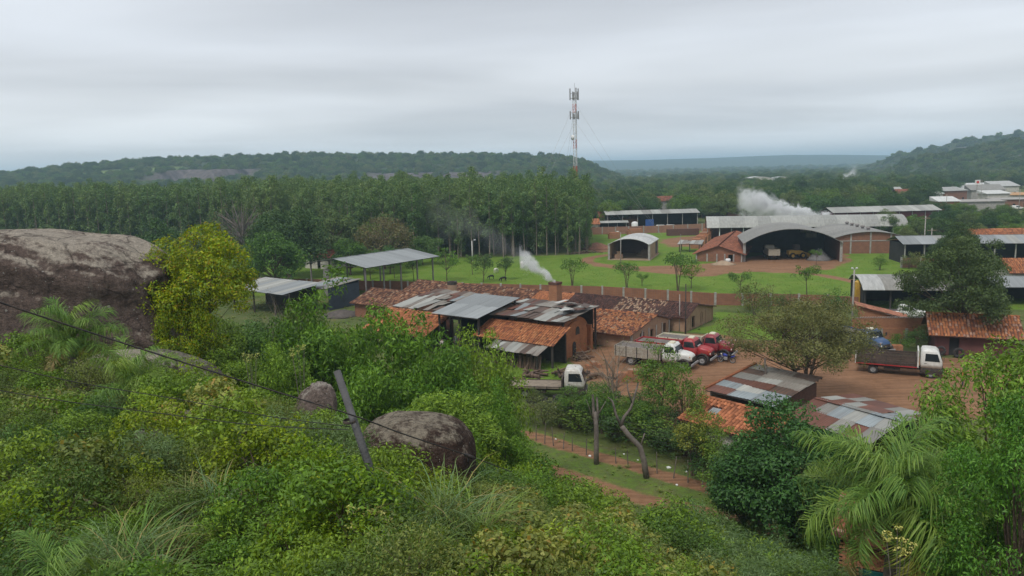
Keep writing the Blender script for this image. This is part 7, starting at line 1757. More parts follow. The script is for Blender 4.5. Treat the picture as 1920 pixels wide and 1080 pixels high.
def cabover_truck(loc, rz, label, pm, bedlen, side, zs, head, rows=4, red=True, tailm=None, floor=None, name='flatbed_truck'):
    t = thing(name, label, 'truck', loc, rz)
    m = MB(); m.box(-bedlen + 0.2, 1.7, -0.42, 0.42, 0.6, 0.8); m.build('chassis', M_FRAME, t)
    m = MB(); m.loft([rrect(0.25, 1.98, 2.16, 1.0, 0.14), rrect(0.22, 2.03, 2.2, 1.35, 0.16), rrect(0.22, 2.0, 2.18, 1.7, 0.16), rrect(0.26, 1.72, 2.0, 2.45, 0.18), rrect(0.36, 1.5, 1.86, 2.66, 0.2), rrect(0.55, 1.2, 1.5, 2.72, 0.18)]); m.build('cab', pm, t, smooth=True)
    m = MB(); m.loft([rrect(0.25, 2.0, 2.14, 0.45, 0.1), rrect(0.25, 2.05, 2.18, 0.75, 0.1), rrect(0.28, 2.0, 2.14, 1.0, 0.1)]); m.build('cab_base', M_FRAME, t)
    m = MB(); m.loft([yzrect(2.02, 2.1, 0.5, 0.86, 0.06), yzrect(2.14, 2.02, 0.52, 0.84, 0.06)]); m.build('bumper', M_FRAME, t)
    m = MB(); m.box(2.0, 2.06, -0.75, 0.75, 1.0, 1.35); m.build('grille', M_FRAME, t)
    pane(t, [(2.0, -0.93, 1.68), (2.0, 0.93, 1.68), (1.75, 0.85, 2.38), (1.75, -0.85, 2.38)], 'windshield', out=(0.02, 0, 0.01))
    for s in (-1, 1):
        pane(t, [(0.6, s * 1.09, 1.62), (1.82, s * 1.09, 1.62), (1.6, s * 1.015, 2.32), (0.62, s * 1.015, 2.32)], 'side_window', out=(0, s * 0.008, 0))
        m = MB(); m.box(2.1, 2.16, s * 0.8 - 0.16, s * 0.8 + 0.16, 0.6, 0.78); m.build('headlight', M_LAMP, t)
        m = MB(); m.tube([(1.85, s * 1.08, 2.2), (2.1, s * 1.28, 2.2), (2.1, s * 1.28, 1.7)], 0.015, 4); m.box(2.08, 2.12, s * 1.28 - 0.09, s * 1.28 + 0.09, 1.72, 2.1); m.build('mirror', M_FRAME, t)
        m = MB(); m.box(0.55, 0.75, s * 1.10 - 0.02, s * 1.10 + 0.02, 1.38, 1.42); m.build('door_handle', M_FRAME, t)
        wheel(t, 1.1, s * 0.92, 0.44, 0.26); wheel(t, -bedlen + 1.5, s * 0.86, 0.44, 0.48)
        if red: m = MB(); m.box(-bedlen, 0.0, s * 1.19 - 0.02, s * 1.19 + 0.02, 0.93, 1.03); m.build('side_rail', P_RED, t)
        m = MB(); m.box(-bedlen + 2.4, -1.4, s * 0.75 - 0.2, s * 0.75 + 0.2, 0.5, 0.85); m.build('tank', M_FRAME, t)
    bed(t, -bedlen, -0.02, 2.34, 1.08, zs, side, rows, floor, None, 0, tailm is None)
    m = MB(); m.box(-0.02, 0.10, -1.16, 1.16, 0.95, 2.55 if head else 1.9); m.build('headboard_frame', head or M_FRAME, t)
    if tailm:
        for s in (-1, 1): m = MB(); m.box(-bedlen - 0.08, -bedlen, s * 1.14 - 0.04, s * 1.14 + 0.04, 0.95, zs + 0.25); m.build('tail_post', tailm, t)
    return t
t = cabover_truck((37.9, 69.3, 0), R(-27), 'white cab flatbed truck with dark wooden sides parked on the yard', P_WHITE, 5.2, M_PLANK, 1.95, P_WHITE, 4, True, P_WHITE)
t = cabover_truck((4.3, 65.5, 0), R(-10), 'old flatbed truck with a bare wooden deck and worn white cab', car_paint('worn_white', (0.6, 0.59, 0.54), 0.45), 4.8, M_PLANK, 1.16, None, 1, False, None, M_PLANKL)
_c = HG @ Vector((5.8, 6.5, 0)); t = cabover_truck(_c, HG.to_euler().z + R(95), 'truck seen from behind inside the big hangar', car_paint('hangar_truck', (0.42, 0.38, 0.3), 0.3), 4.6, car_paint('hangar_truck', (0.42, 0.38, 0.3)), 2.3, None, 3, False)
# loader in the hangar
_c = HG @ Vector((11.2, 6.0, 0)); t = thing('wheel_loader', 'yellow wheel loader inside the big hangar beside the gravel heap', 'loader', _c, HG.to_euler().z + R(20))
m = MB(); m.loft([yzrect(-2.0, 1.3, 0.8, 1.7, 0.15), yzrect(-0.4, 1.3, 0.8, 1.8, 0.15), yzrect(1.2, 1.1, 0.8, 1.5, 0.15)]); m.build('body', P_YEL, t)
m = MB(); m.loft([rrect(-0.9, 0.5, 1.3, 1.7, 0.1), rrect(-0.8, 0.35, 1.2, 2.9, 0.1)]); m.build('cab', M_FRAME, t)
for x in (-1.3, 1.0):
    for s in (-1, 1): wheel(t, x, s * 0.85, 0.62, 0.4, P_YEL)
m = MB(); m.tube([(0.9, -0.5, 1.4), (2.2, -0.5, 0.9)], 0.1, 5); m.tube([(0.9, 0.5, 1.4), (2.2, 0.5, 0.9)], 0.1, 5); m.build('arm', P_YEL, t)
m = MB(); pr = [(2.1, 1.1), (2.9, 0.35), (2.8, 0.2), (2.1, 0.25), (1.95, 0.6)]; m.loft([[(x, -1.1, z) for x, z in pr], [(x, 1.1, z) for x, z in pr]]); m.build('bucket', P_YEL, t)
def pickup(loc, rz, label, pm, cat='pickup', name='pickup_truck', canopy=False):
    t = thing(name, label, cat, loc, rz)
    m = MB(); m.loft([yzrect(-2.4, 1.6, 0.5, 1.05, 0.08), yzrect(-2.3, 1.72, 0.42, 1.08, 0.1), yzrect(1.0, 1.74, 0.42, 1.08, 0.1), yzrect(1.9, 1.68, 0.42, 1.04, 0.12), yzrect(2.35, 1.58, 0.45, 0.92, 0.12), yzrect(2.45, 1.4, 0.5, 0.82, 0.1)]); m.build('body', pm, t, smooth=True)
    x0 = -2.2 if canopy else -0.85
    m = MB(); m.loft([rrect(x0, 1.25, 1.64, 1.05, 0.12), rrect(x0 + 0.03, 1.1, 1.6, 1.2, 0.14), rrect(x0 + 0.12, 0.42, 1.38, 1.68, 0.14), rrect(x0 + 0.22, 0.3, 1.25, 1.74, 0.14)]); m.build('cabin', pm, t, smooth=True)
    for s in (-1, 1):
        pane(t, [(-0.7, s * 0.79, 1.16), (0.1, s * 0.79, 1.16), (0.1, s * 0.70, 1.6), (-0.66, s * 0.70, 1.6)], 'side_window', out=(0, s * 0.012, 0)); pane(t, [(0.16, s * 0.79, 1.16), (0.92, s * 0.79, 1.16), (0.42, s * 0.70, 1.6), (0.16, s * 0.70, 1.6)], 'side_window', out=(0, s * 0.012, 0))
        wheel(t, 1.5, s * 0.76, 0.36, 0.22); wheel(t, -1.45, s * 0.76, 0.36, 0.22)
        m = MB(); m.box(2.32, 2.42, s * 0.58 - 0.16, s * 0.58 + 0.16, 0.68, 0.84); m.build('headlight', M_LAMP, t)
    pane(t, [(1.08, -0.7, 1.2), (1.08, 0.7, 1.2), (0.5, 0.6, 1.62), (0.5, -0.6, 1.62)], 'windshield', out=(0.03, 0, 0.02))
    m = MB(); m.loft([yzrect(2.4, 1.6, 0.4, 0.58, 0.04), yzrect(2.52, 1.5, 0.41, 0.57, 0.04)]); m.build('bumper', M_FRAME, t)
    if not canopy: m = MB(); m.box(-2.2, -0.95, -0.72, 0.72, 1.05, 1.092); m.build('cargo_bed', M_FRAME, t)
    return t
pickup((50.3, 95.2, 0), R(-12), 'white double cab pickup in front of the dark curved roof shed', P_WHITE)
p = G(1716, 441); pickup((p.x, p.y, 0), R(-100), 'blue car parked by the bushes right of the brick hall', P_BLUE, 'car', 'parked_car', True)
for px, y, pm, lb in [(1158, 236.5, P_BLUE, 'blue car half hidden behind the far wall'), (1243, 240.5, P_WHITE, 'white car under the far pale roofed shed'), (1262, 240.5, P_WHITE, 'second white car under the far pale roofed shed'), (1905, 292, P_WHITE, 'white car parked near the right edge below the filling station')]:
    p = D(px, 420, y); pickup((p.x, y, 0.0), R(-10), lb, pm, 'car', 'parked_car', True)
p = D(1218, 420, 240); o = MB(); o.box(-1.3, 1.3, -0.3, 0.3, 0, 3.6); tag(m_obj(o, 'tarpaulin_screen', paint('blue_tarp', (0.02, 0.07, 0.25), 0.6), (p.x, 240, 0), 0, False), 'bright blue tarpaulin screen hung under the far pale shed', 'tarpaulin')
p = D(1190, 420, 237); o = MB(); o.lathe([(0, 0), (1.0, 0), (1.0, 2.9), (0.6, 3.2), (0, 3.3)], (0, 0, 0), 'z', 18); tag(m_obj(o, 'water_tank', M_WHITE, (p.x, 237, 0)), 'white upright tank behind the far wall', 'tank')
# motorcycle
p = G(1362, 680); t = thing('motorcycle', 'blue and black motorcycle parked in front of the red trucks', 'motorcycle', p, R(152))
for x in (-0.62, 0.62):
    m = MB(); m.lathe([(0.24, -0.04), (0.30, -0.05), (0.31, 0.0), (0.30, 0.05), (0.24, 0.04)], (0, 0, 0), 'y', 20, closed=True); o = m.build('wheel', M_BLACK, t, smooth=True); o.location = (x, 0, 0.31)
    m = MB(); m.lathe([(0.21, -0.02), (0.25, -0.03), (0.25, 0.03), (0.21, 0.02)], (0, 0, 0), 'y', 20, closed=True)
    for k in range(5): a = k * 1.2566; m.tube([(0, 0, 0), (0.22 * math.cos(a), 0, 0.22 * math.sin(a))], 0.012, 4)
    m.build('rim', M_STEEL, o)
m = MB(); m.tube([(0.62, 0.07, 0.31), (0.42, 0.07, 0.95)], 0.025, 5); m.tube([(0.62, -0.07, 0.31), (0.42, -0.07, 0.95)], 0.025, 5); m.build('fork', M_STEEL, t)
m = MB(); m.tube([(0.42, 0, 0.8), (0.1, 0, 0.4), (-0.3, 0, 0.38), (-0.62, 0, 0.31)], 0.03, 5); m.tube([(0.42, 0, 0.85), (-0.3, 0, 0.68), (-0.62, 0, 0.31)], 0.025, 5); m.build('frame', M_FRAME, t)
m = MB(); m.loft([yzrect(-0.12, 0.2, 0.68, 0.82, 0.06), yzrect(0.15, 0.28, 0.66, 0.94, 0.08), yzrect(0.36, 0.18, 0.74, 0.92, 0.06)]); m.build('fuel_tank', P_BLUEB, t, smooth=True)
m = MB(); m.loft([yzrect(-0.78, 0.16, 0.80, 0.88, 0.03), yzrect(-0.4, 0.26, 0.74, 0.84, 0.04), yzrect(-0.1, 0.22, 0.74, 0.84, 0.04)]); m.build('seat', M_BLACK, t, smooth=True)
m = MB(); m.loft([yzrect(-0.85, 0.14, 0.72, 0.82, 0.03), yzrect(-0.45, 0.2, 0.55, 0.76, 0.04)]); m.build('tail_fairing', P_BLUEB, t, smooth=True)
m = MB(); m.loft([yzrect(-0.1, 0.24, 0.3, 0.6, 0.05), yzrect(0.2, 0.26, 0.28, 0.62, 0.05)]); m.build('engine', M_STEEL, t)
m = MB(); m.tube([(0.36, 0.36, 1.02), (0.42, 0.12, 0.98), (0.42, -0.12, 0.98), (0.36, -0.36, 1.02)], 0.016, 5); m.build('handlebar', M_FRAME, t)
m = MB(); m.lathe([(0, 0.07), (0.08, 0.05), (0.09, -0.04)], (0.52, 0, 0.88), 'x', 12); m.build('headlight', M_LAMP, t)
m = MB(); m.loft([yzrect(0.42, 0.12, 0.6, 0.64, 0.015), yzrect(0.65, 0.13, 0.64, 0.67, 0.012), yzrect(0.88, 0.11, 0.55, 0.58, 0.012)]); m.build('mudguard', P_BLUEB, t)
# ------------------------------------------------------------------ people and animals: one continuous skin each
def skin_mesh(name, verts, edges, radii, root, mats, facemat=None, sub=2):
    me = bpy.data.meshes.new(name + '_cage'); me.from_pydata(verts, edges, [])
    o = bpy.data.objects.new(name + '_cage', me); COL.objects.link(o)
    md = o.modifiers.new('skin', 'SKIN'); md.use_smooth_shade = True
    sv = me.skin_vertices[0].data
    for i, r in enumerate(radii): sv[i].radius = (r, r) if not hasattr(r, '__len__') else r; sv[i].use_root = (i == root)
    s = o.modifiers.new('sub', 'SUBSURF'); s.levels = sub; s.render_levels = sub
    dg = bpy.context.evaluated_depsgraph_get(); ev = o.evaluated_get(dg)
    out = bpy.data.meshes.new_from_object(ev); out.name = name
    bpy.data.objects.remove(o)
    out.materials.clear()
    for m in mats: out.materials.append(m)
    if facemat: out.polygons.foreach_set('material_index', [facemat(p.center) for p in out.polygons])
    out.polygons.foreach_set('use_smooth', [True] * len(out.polygons))
    return out
M_SKIN = paint('skin', (0.33, 0.19, 0.125), 0.6, 0.1, 4.0); M_HAIR = paint('hair', (0.015, 0.012, 0.011), 0.6); M_JEAN = paint('jeans', (0.045, 0.055, 0.08), 0.85, 0.2, 4.0)
def person(loc, rz, label, shirt, arms='fold', pants=M_JEAN):
    """x = facing; 1.72 m"""
    V = [(0, 0, 0.95), (0.0, 0, 1.12), (0.01, 0, 1.30), (0, 0, 1.45), (0.01, 0, 1.54), (0.03, 0, 1.63), (0.03, 0, 1.70)]; Rr = [(0.15, 0.12), (0.14, 0.11), (0.155, 0.12), (0.09, 0.08), 0.055, 0.095, 0.07]; E = [(i, i + 1) for i in range(6)]
    def add(chain, root, rad):
        k = len(V); 
        for c, r in zip(chain, rad): V.append(c); Rr.append(r)
        E.append((root, k)); E.extend([(k + i, k + i + 1) for i in range(len(chain) - 1)])
    for s in (-1, 1):
        add([(0, s * 0.10, 0.86), (0.03, s * 0.11, 0.5), (0.0, s * 0.115, 0.1), (-0.02, s * 0.115, 0.04), (0.14, s * 0.13, 0.03)], 0, [0.095, 0.065, 0.045, 0.045, 0.035])
        if arms == 'fold': add([(0, s * 0.17, 1.42), (0.02, s * 0.24, 1.14), (0.22, s * 0.16, 1.22), (0.40, s * 0.06, 1.34), (0.46, s * 0.04, 1.37), (0.52, s * 0.02, 1.38)], 3, [0.065, 0.045, 0.04, 0.03, 0.034, 0.02])
        else: add([(0, s * 0.18, 1.42), (-0.01, s * 0.23, 1.14), (0.06, s * 0.22, 0.90), (0.08, s * 0.21, 0.82), (0.09, s * 0.20, 0.74)], 3, [0.065, 0.045, 0.035, 0.035, 0.02])
    def fm(c):
        if c.z > 1.66 or (c.z > 1.58 and c.x < 0.0): return 2
        if c.z > 1.50: return 0
        if c.x > 0.34 and c.z > 1.0: return 0
        if abs(c.y) > 0.15 and c.z < 0.98: return 0
        return 1 if c.z > 0.93 else 3
    me = skin_mesh('person', V, E, Rr, 0, [M_SKIN, shirt, M_HAIR, pants], fm)
    return tag(obj('person', me, None, loc, (0, 0, rz)), label, 'person')
p = G(1805, 724); person((p.x, p.y, 0), R(-10), 'person in an orange shirt with arms held forward, standing on the yard', paint('orange_shirt', (0.40, 0.17, 0.05), 0.85, 0.15, 5.0), 'fold')
person(K(-5.0, -6.6), R(-70), 'person in a pale top standing at the front of the dark workshop', paint('pale_top', (0.55, 0.48, 0.44), 0.85), 'down')
person(K(-4.4, -4.2), R(-40), 'person in a red shirt inside the dark workshop', paint('red_top', (0.36, 0.04, 0.045), 0.85), 'down'); person(K(-5.2, -4.0), R(-90), 'person in a grey shirt inside the dark workshop', paint('grey_top', (0.3, 0.3, 0.32), 0.85), 'down')
def cow(loc, rz, label, col, s=1.0):
    V = [(-0.75, 0, 1.1), (-0.3, 0, 1.08), (0.3, 0, 1.08), (0.65, 0, 1.12), (0.95, 0, 0.95), (1.15, 0, 0.55), (1.28, 0, 0.25), (-0.86, 0, 1.05), (-0.92, 0, 0.6)]; Rr = [0.24, 0.3, 0.3, 0.26, 0.15, 0.13, 0.08, 0.04, 0.03]; E = [(0, 1), (1, 2), (2, 3), (3, 4), (4, 5), (5, 6), (0, 7), (7, 8)]
    for x, i in ((-0.68, 0), (0.58, 3)):
        for sy in (-1, 1):
            k = len(V); back = i == 0
            V += [(x, sy * 0.16, 0.82), (x + (0.07 if back else 0.0), sy * 0.17, 0.62), (x - (0.07 if back else 0.0), sy * 0.17, 0.36), (x, sy * 0.17, 0.02)]; Rr += [0.14, 0.10, 0.05, 0.055]; E += [(i, k), (k, k + 1), (k + 1, k + 2), (k + 2, k + 3)]
    for sy in (-1, 1): k = len(V); V.append((1.02, sy * 0.2, 0.72)); Rr.append(0.035); E.append((5, k))
    me = skin_mesh('cow', V, E, Rr, 1, [paint('hide_' + label[:5], col, 0.8, 0.2, 3.0)], None, 1)
    return tag(obj('cow', me, None, loc, (0, 0, rz), s), label, 'cow')
for px, py, rz, c, s, lb in [(979, 502, 80, (0.62, 0.58, 0.52), 1.0, 'white cow seen end on near the smoke on the lawn'), (930, 512, 60, (0.6, 0.57, 0.5), 0.75, 'small pale cow left of the smoke on the lawn'), (921, 524, 200, (0.016, 0.014, 0.014), 0.62, 'black animal grazing left of the dark round lawn tree'), (944, 528, 200, (0.015, 0.014, 0.014), 0.68, 'black animal grazing under the dark round lawn tree')]:
    p = G(px, py); cow((p.x, p.y, tz(p.x, p.y)), R(rz), lb, c, s)
# ------------------------------------------------------------------ mast
p = D(1081, 440, 232); base = (p.x, 232, tz(p.x, 232)); t = thing('radio_mast', 'red and white guyed lattice mast with antennas rising above the plantation', 'mast', base, 0.4)
P_MR = paint('mast_red', (0.46, 0.10, 0.05), 0.6, 0.2, 1.0); P_MW = paint('mast_white', (0.55, 0.55, 0.53), 0.6, 0.15, 1.0)
ztop = D(1073, 178, 232).z; nsec = 16; hs = ztop / nsec; fw = 0.62
tri = [(fw * math.cos(a), fw * math.sin(a)) for a in (0.3, 0.3 + 2.0944, 0.3 + 4.1888)]
for k in range(nsec):
    m = MB(); z0 = k * hs; z1 = (k + 1) * hs
    for i in range(3):
        a = tri[i]; b = tri[(i + 1) % 3]; m.tube([(*a, z0), (*a, z1)], 0.075, 5)
        for q in range(3):
            za = z0 + hs * q / 3; zb = z0 + hs * (q + 1) / 3; m.tube([(*(a if q % 2 else b), za), (*(b if q % 2 else a), zb)], 0.035, 4); m.tube([(*a, za), (*b, za)], 0.03, 4)
    m.build('mast_section', P_MR if k in (0, 1, 4, 5, 6, 7, 10, 14) else P_MW, t)
for h in (ztop - 1.0, ztop - 6.6):
    m = MB()
    for i in range(3):
        a = 0.3 + i * 2.0944; m.tube([(0, 0, h), (1.45 * math.cos(a), 1.45 * math.sin(a), h)], 0.05, 4); b = a + 2.0944; m.tube([(1.45 * math.cos(a), 1.45 * math.sin(a), h), (1.45 * math.cos(b), 1.45 * math.sin(b), h)], 0.05, 4); m.tube([(1.45 * math.cos(a), 1.45 * math.sin(a), h + 1.4), (1.45 * math.cos(b), 1.45 * math.sin(b), h + 1.4)], 0.04, 4)
    m.build('antenna_ring', M_STEEL, t)
    for i in range(6):
        a = 0.3 + i * 1.0472; m = MB(); r = 1.45 if i % 2 == 0 else 0.85; x, y = r * math.cos(a), r * math.sin(a); tall = 3.4 if h > ztop - 2 else 2.4; m.box(x - 0.16, x + 0.16, y - 0.1, y + 0.1, h - 0.5, h - 0.5 + tall * (1 if i % 2 == 0 else 0.7)); m.build('antenna', M_STEEL, t)
m = MB(); m.tube([(0, 0, ztop), (0, 0, ztop + 3.4)], 0.05, 5); m.build('spike', M_STEEL, t)
m = MB(); m.lathe([(0, 0.5), (0.45, 0.42), (0.72, 0.2), (0.78, 0.0), (0.72, -0.25), (0, -0.3)], (-1.2, -0.6, ztop - 12.5), 'x', 16); m.build('dish', M_WHITE, t, smooth=True)
for i in range(3):
    a = 0.3 + i * 2.0944 + 1.0472
    for h, d in ((ztop - 3.0, 26), (ztop - 8.5, 26), (ztop - 20, 18)):
        m = MB(); m.tube([(0.5 * math.cos(a), 0.5 * math.sin(a), h), (d * math.cos(a) * 0.5, d * math.sin(a) * 0.5, h * 0.5 - 0.7), (d * math.cos(a), d * math.sin(a), -0.2)], 0.022, 4); m.build('guy_wire', M_STEEL, t)
# ------------------------------------------------------------------ poles
def pole(px, py, h, r, label, mat=M_CONC, lamp=None, arm=False, name='utility_pole', lean=0.0, cat='pole', y=None):
    p = G(px, py) if y is None else D(px, py, y); t = thing(name, label, cat, (p.x, p.y, tz(p.x, p.y)))
    m = MB(); m.tube([(0, 0, -0.4), (lean * h, 0, h)], [r, r * 0.65], 8); m.build('shaft', mat, t, smooth=True)
    if arm: m = MB(); m.box(-0.9 + lean * h, 0.9 + lean * h, -0.06, 0.06, h - 0.5, h - 0.38); m.build('crossarm', M_WOOD, t)
    if lamp:
        for s in lamp:
            m = MB(); m.tube([(0, 0, h - 0.1), (0.25 * s, 0, h + 0.12), (0.5 * s, 0, h + 0.2)], 0.03, 5); m.build('bracket', M_STEEL, t)
            m = MB(); m.loft([yzrect(0.4 * s, 0.16, h + 0.12, h + 0.3, 0.04), yzrect(0.85 * s, 0.26, h + 0.14, h + 0.32, 0.05)]); m.build('lamp_head', M_WHITE, t)
    return t
pole(1597, 622, 7.4, 0.14, 'concrete street lamp post with twin lamps beside the brick wall', M_CONC, (-0.4, 0.4), name='street_lamp', cat='street lamp')
pole(1285, 638, 6.6, 0.10, 'dark thin pole standing behind the parked trucks', M_SOOTSHADE); pole(1274, 622, 4.6, 0.07, 'thin grey pole at the gable of the brick shed', M_CONC)
pole(1164, 498, 6.8, 0.10, 'pole standing in front of the small arched warehouse', M_CONC, (-1,), name='lamp_post', cat='lamp post'); pole(1276, 478, 4.8, 0.07, 'thin post between the warehouse and the red tiled shed', M_CONCD)
pole(886, 490, 4.6, 0.11, 'pale lamp post before the eucalyptus trunks', M_WHITE, (1,), name='lamp_post', cat='lamp post')
for px, y, h, lb in [(1735, 150, 9.0, 'tall concrete pole beside the grey roofed shed'), (1748, 151, 6.5, 'shorter concrete pole carrying the transformer'), (1264, 420, 9, 'white pole sticking out of the distant trees'), (1148, 380, 8, 'thin pole among the trees right of the plantation'), (1497, 300, 9, 'pole behind the white smoke plume'), (1836, 320, 11, 'pole by the filling station'), (1772, 262, 8, 'pole right of the long red shed'), (1908, 290, 8, 'pole at the right edge in front of the houses')]:
    pole(px, 420, h, 0.13, lb, M_CONC, None, True, y=y)
p = D(1741, 420, 150.5); o = MB(); o.loft([rrect(-0.5, 0.5, 0.8, 3.4, 0.1), rrect(-0.5, 0.5, 0.8, 4.4, 0.1), rrect(-0.3, 0.3, 0.5, 4.6, 0.1)]); o.box(-1.0, 1.0, -0.05, 0.05, 3.25, 3.38); tag(m_obj(o, 'transformer', M_STEEL, (p.x, 150.5, 0), 0, False), 'grey transformer slung between the two concrete poles', 'transformer')
p = D(1832, 350, 345); t = thing('sign_board', 'white roadside sign with a red round emblem near the filling station', 'sign', (p.x, 345, tz(p.x, 345)))
m = MB(); m.tube([(0, 0, -0.3), (0, 0, 10)], 0.2, 8); m.build('post', M_CONC, t); m = MB(); m.box(-1.2, 1.2, -0.35, -0.2, 8.2, 10.4); m.build('board', M_WHITE, t); m = MB(); m.lathe([(0, -0.04), (0.6, -0.04), (0.6, 0.0)], (0, -0.36, 9.4), 'y', 20); m.build('emblem', paint('sign_red', (0.5, 0.05, 0.04), 0.5), t)
# leaning pole and cables in the foreground
a = D(632, 696, 14.6); b = D(684, 850, 13.9); d = (b - a).normalized(); t = thing('leaning_pole', 'weathered grey pole leaning out of the shrubs', 'pole', b + d * 1.0)
m = MB(); m.tube([(0, 0, 0), a - (b + d * 1.0)], [0.08, 0.072], 12); m.build('shaft', paint('old_pole', (0.085, 0.083, 0.083), 0.85, 0.3, 3.0, 0.5, 20.0), t, smooth=True)
q = D(655, 790, 14.05) - (b + d * 1.0)
m = MB(); m.lathe([(0.112, -0.03), (0.122, -0.02), (0.122, 0.02), (0.112, 0.03)], tuple(q), 'z', 14); m.build('collar', M_FRAME, t)
def cable(pts, r, label, name='cable'):
    P = [Vector(p) for p in pts]; S = []
    for i in range(len(P) - 1):
        p0, p1, p2, p3 = P[max(i - 1, 0)], P[i], P[i + 1], P[min(i + 2, len(P) - 1)]
        for k in range(6):
            u = k / 6; S.append(0.5 * ((2 * p1) + (p2 - p0) * u + (2 * p0 - 5 * p1 + 4 * p2 - p3) * u * u + (3 * p1 - p0 - 3 * p2 + p3) * u ** 3))
    S.append(P[-1]); m = MB(); m.tube(S, r, 6); return tag(m_obj(m, name, M_BLACK), label, 'cable')
cable([D(-60, 543, 11.5), D(0, 567, 11.8), D(150, 617, 12.4), D(330, 675, 13.0), D(520, 735, 13.6), D(665, 780, 14.1), D(760, 815, 16.0), D(880, 855, 19.0), D(960, 885, 22.0)], 0.014, 'thick black overhead cable running down past the leaning pole', 'power_cable')
cable([D(-60, 672, 12.2), D(0, 685, 12.4), D(150, 718, 12.9), D(330, 748, 13.4), D(500, 780, 13.8), D(656, 800, 14.0)], 0.008, 'thin black wire below the thick cable, tied to the leaning pole', 'thin_wire')
cable([D(-60, 722, 12.6), D(120, 752, 13.0), D(300, 775, 13.5), D(480, 797, 13.8), D(654, 806, 14.0)], 0.008, 'lowest thin wire reaching the leaning pole', 'thin_wire')
p = D(878, 855, 18.95); m = MB(); m.tube([(-0.10, 0, 0.05), (0.0, 0, 0.01), (0.12, 0, -0.05)], 0.05, 7); m.tube([(0.0, 0, 0), (-0.02, 0, -0.18)], 0.03, 5); tag(m_obj(m, 'cable_clamp', M_BLACK, p), 'black clamp on the thick cable beside the rounded boulder', 'clamp')
for i in range(4): cable([D(985, 742 + 9 * i, 60), D(1070, 765 + 9 * i, 55), D(1170, 790 + 9 * i, 51), D(1262, 806 + 9 * i, 48)], 0.012, ['top', 'second', 'third', 'lowest'][i] + ' of four thin grey wires strung along the track', 'fence_wire')
# stick fence along the track
t = thing('stick_fence', 'row of rough wooden stakes along the near edge of the upper track', 'fence', G(1005, 822)); o0 = G(1005, 822)
for px, py in [(1005, 826), (1021, 832), (1038, 836), (1056, 842), (1073, 846), (1099, 853), (1122, 859), (1155, 869), (1178, 874), (1232, 888), (1262, 897), (1290, 905), (1317, 914), (1340, 920), (1365, 928)]:
    p = G(px, py) - o0; m = MB(); h = random.uniform(1.0, 1.6); m.tube([(p.x, p.y, -0.2), (p.x + random.gauss(0, 0.12), p.y + random.gauss(0, 0.05), h)], [0.045, 0.03], 5); m.build('stake', M_BARKG, t)
for h in (0.45, 0.95):
    m = MB(); m.tube([G(px, py) - o0 + Vector((0, 0, h)) for px, py in ((1005, 826), (1073, 846), (1155, 869), (1262, 897), (1365, 928))], 0.008, 4); m.build('wire', M_FRAME, t)
# pollarded trees on the verge
def stick_tree(loc, chains, label, leafc=None):
    t = thing('pollarded_tree', label, 'tree', loc); m = MB()
    for pts, r0, r1 in chains: m.tube(pts, np.linspace(r0, r1, len(pts)), 7)
    m.build('trunk', M_BARKG, t, smooth=True)
    if leafc is not None:
        rg = np.random.default_rng(5); me = join_leaf('crown', [cluster_leaves(np.array(leafc), np.full(len(leafc), 0.35), 500, 0.13, 0.06, GR_MID, rg)]); obj('crown', me, t)
o = G(1118, 870); f = lambda px, py: D(px, py, o.y) - o
stick_tree(o, [([(0, 0, -0.3), f(1118, 845), f(1118, 800), f(1115, 772)], 0.19, 0.15), ([f(1117, 800), f(1113, 775), f(1112, 752), f(1111, 740)], 0.12, 0.08), ([f(1119, 800), f(1121, 775), f(1119, 745)], 0.10, 0.06), ([f(1120, 780), f(1128, 766), f(1136, 752)], 0.05, 0.025), ([f(1113, 790), f(1105, 765), f(1099, 748)], 0.035, 0.015)], 'straight pollarded tree trunk on the verge left of the bent one', [tuple(f(1108, 742)), tuple(f(1120, 738)), tuple(f(1130, 748))])
o = G(1213, 896); f = lambda px, py: D(px, py, o.y) - o
stick_tree(o, [([(0, 0, -0.3), f(1208, 868), f(1200, 838), f(1180, 818), f(1165, 798)], 0.21, 0.15), ([f(1165, 798), f(1170, 782), f(1183, 765), f(1190, 742), f(1197, 716)], 0.12, 0.05), ([f(1185, 755), f(1178, 735), f(1175, 714)], 0.06, 0.03), ([f(1165, 800), f(1155, 778), f(1148, 752), f(1140, 745)], 0.10, 0.05), ([f(1201, 838), f(1205, 824), f(1209, 812)], 0.06, 0.04)], 'bent pollarded tree with forked bare limbs between the two tracks', [tuple(f(1196, 714)), tuple(f(1176, 712)), tuple(f(1142, 742))])
o = G(1435, 770); f = lambda px, py: D(px, py, o.y) - o
stick_tree(o, [([(0, 0, -0.3), f(1434, 740), f(1436, 700), f(1434, 672)], 0.14, 0.07), ([f(1435, 730), f(1426, 715), f(1420, 705)], 0.05, 0.03)], 'grey leafless tree stem in front of the zinc shed')
o = G(1422, 800); f = lambda px, py: D(px, py, o.y) - o
stick_tree(o, [([(0, 0, -0.3), f(1424, 775), f(1420, 735)], 0.12, 0.09), ([f(1424, 775), f(1412, 757), f(1404, 748)], 0.06, 0.03)], 'cut grey tree stump trunk in front of the coarse tiled roof')
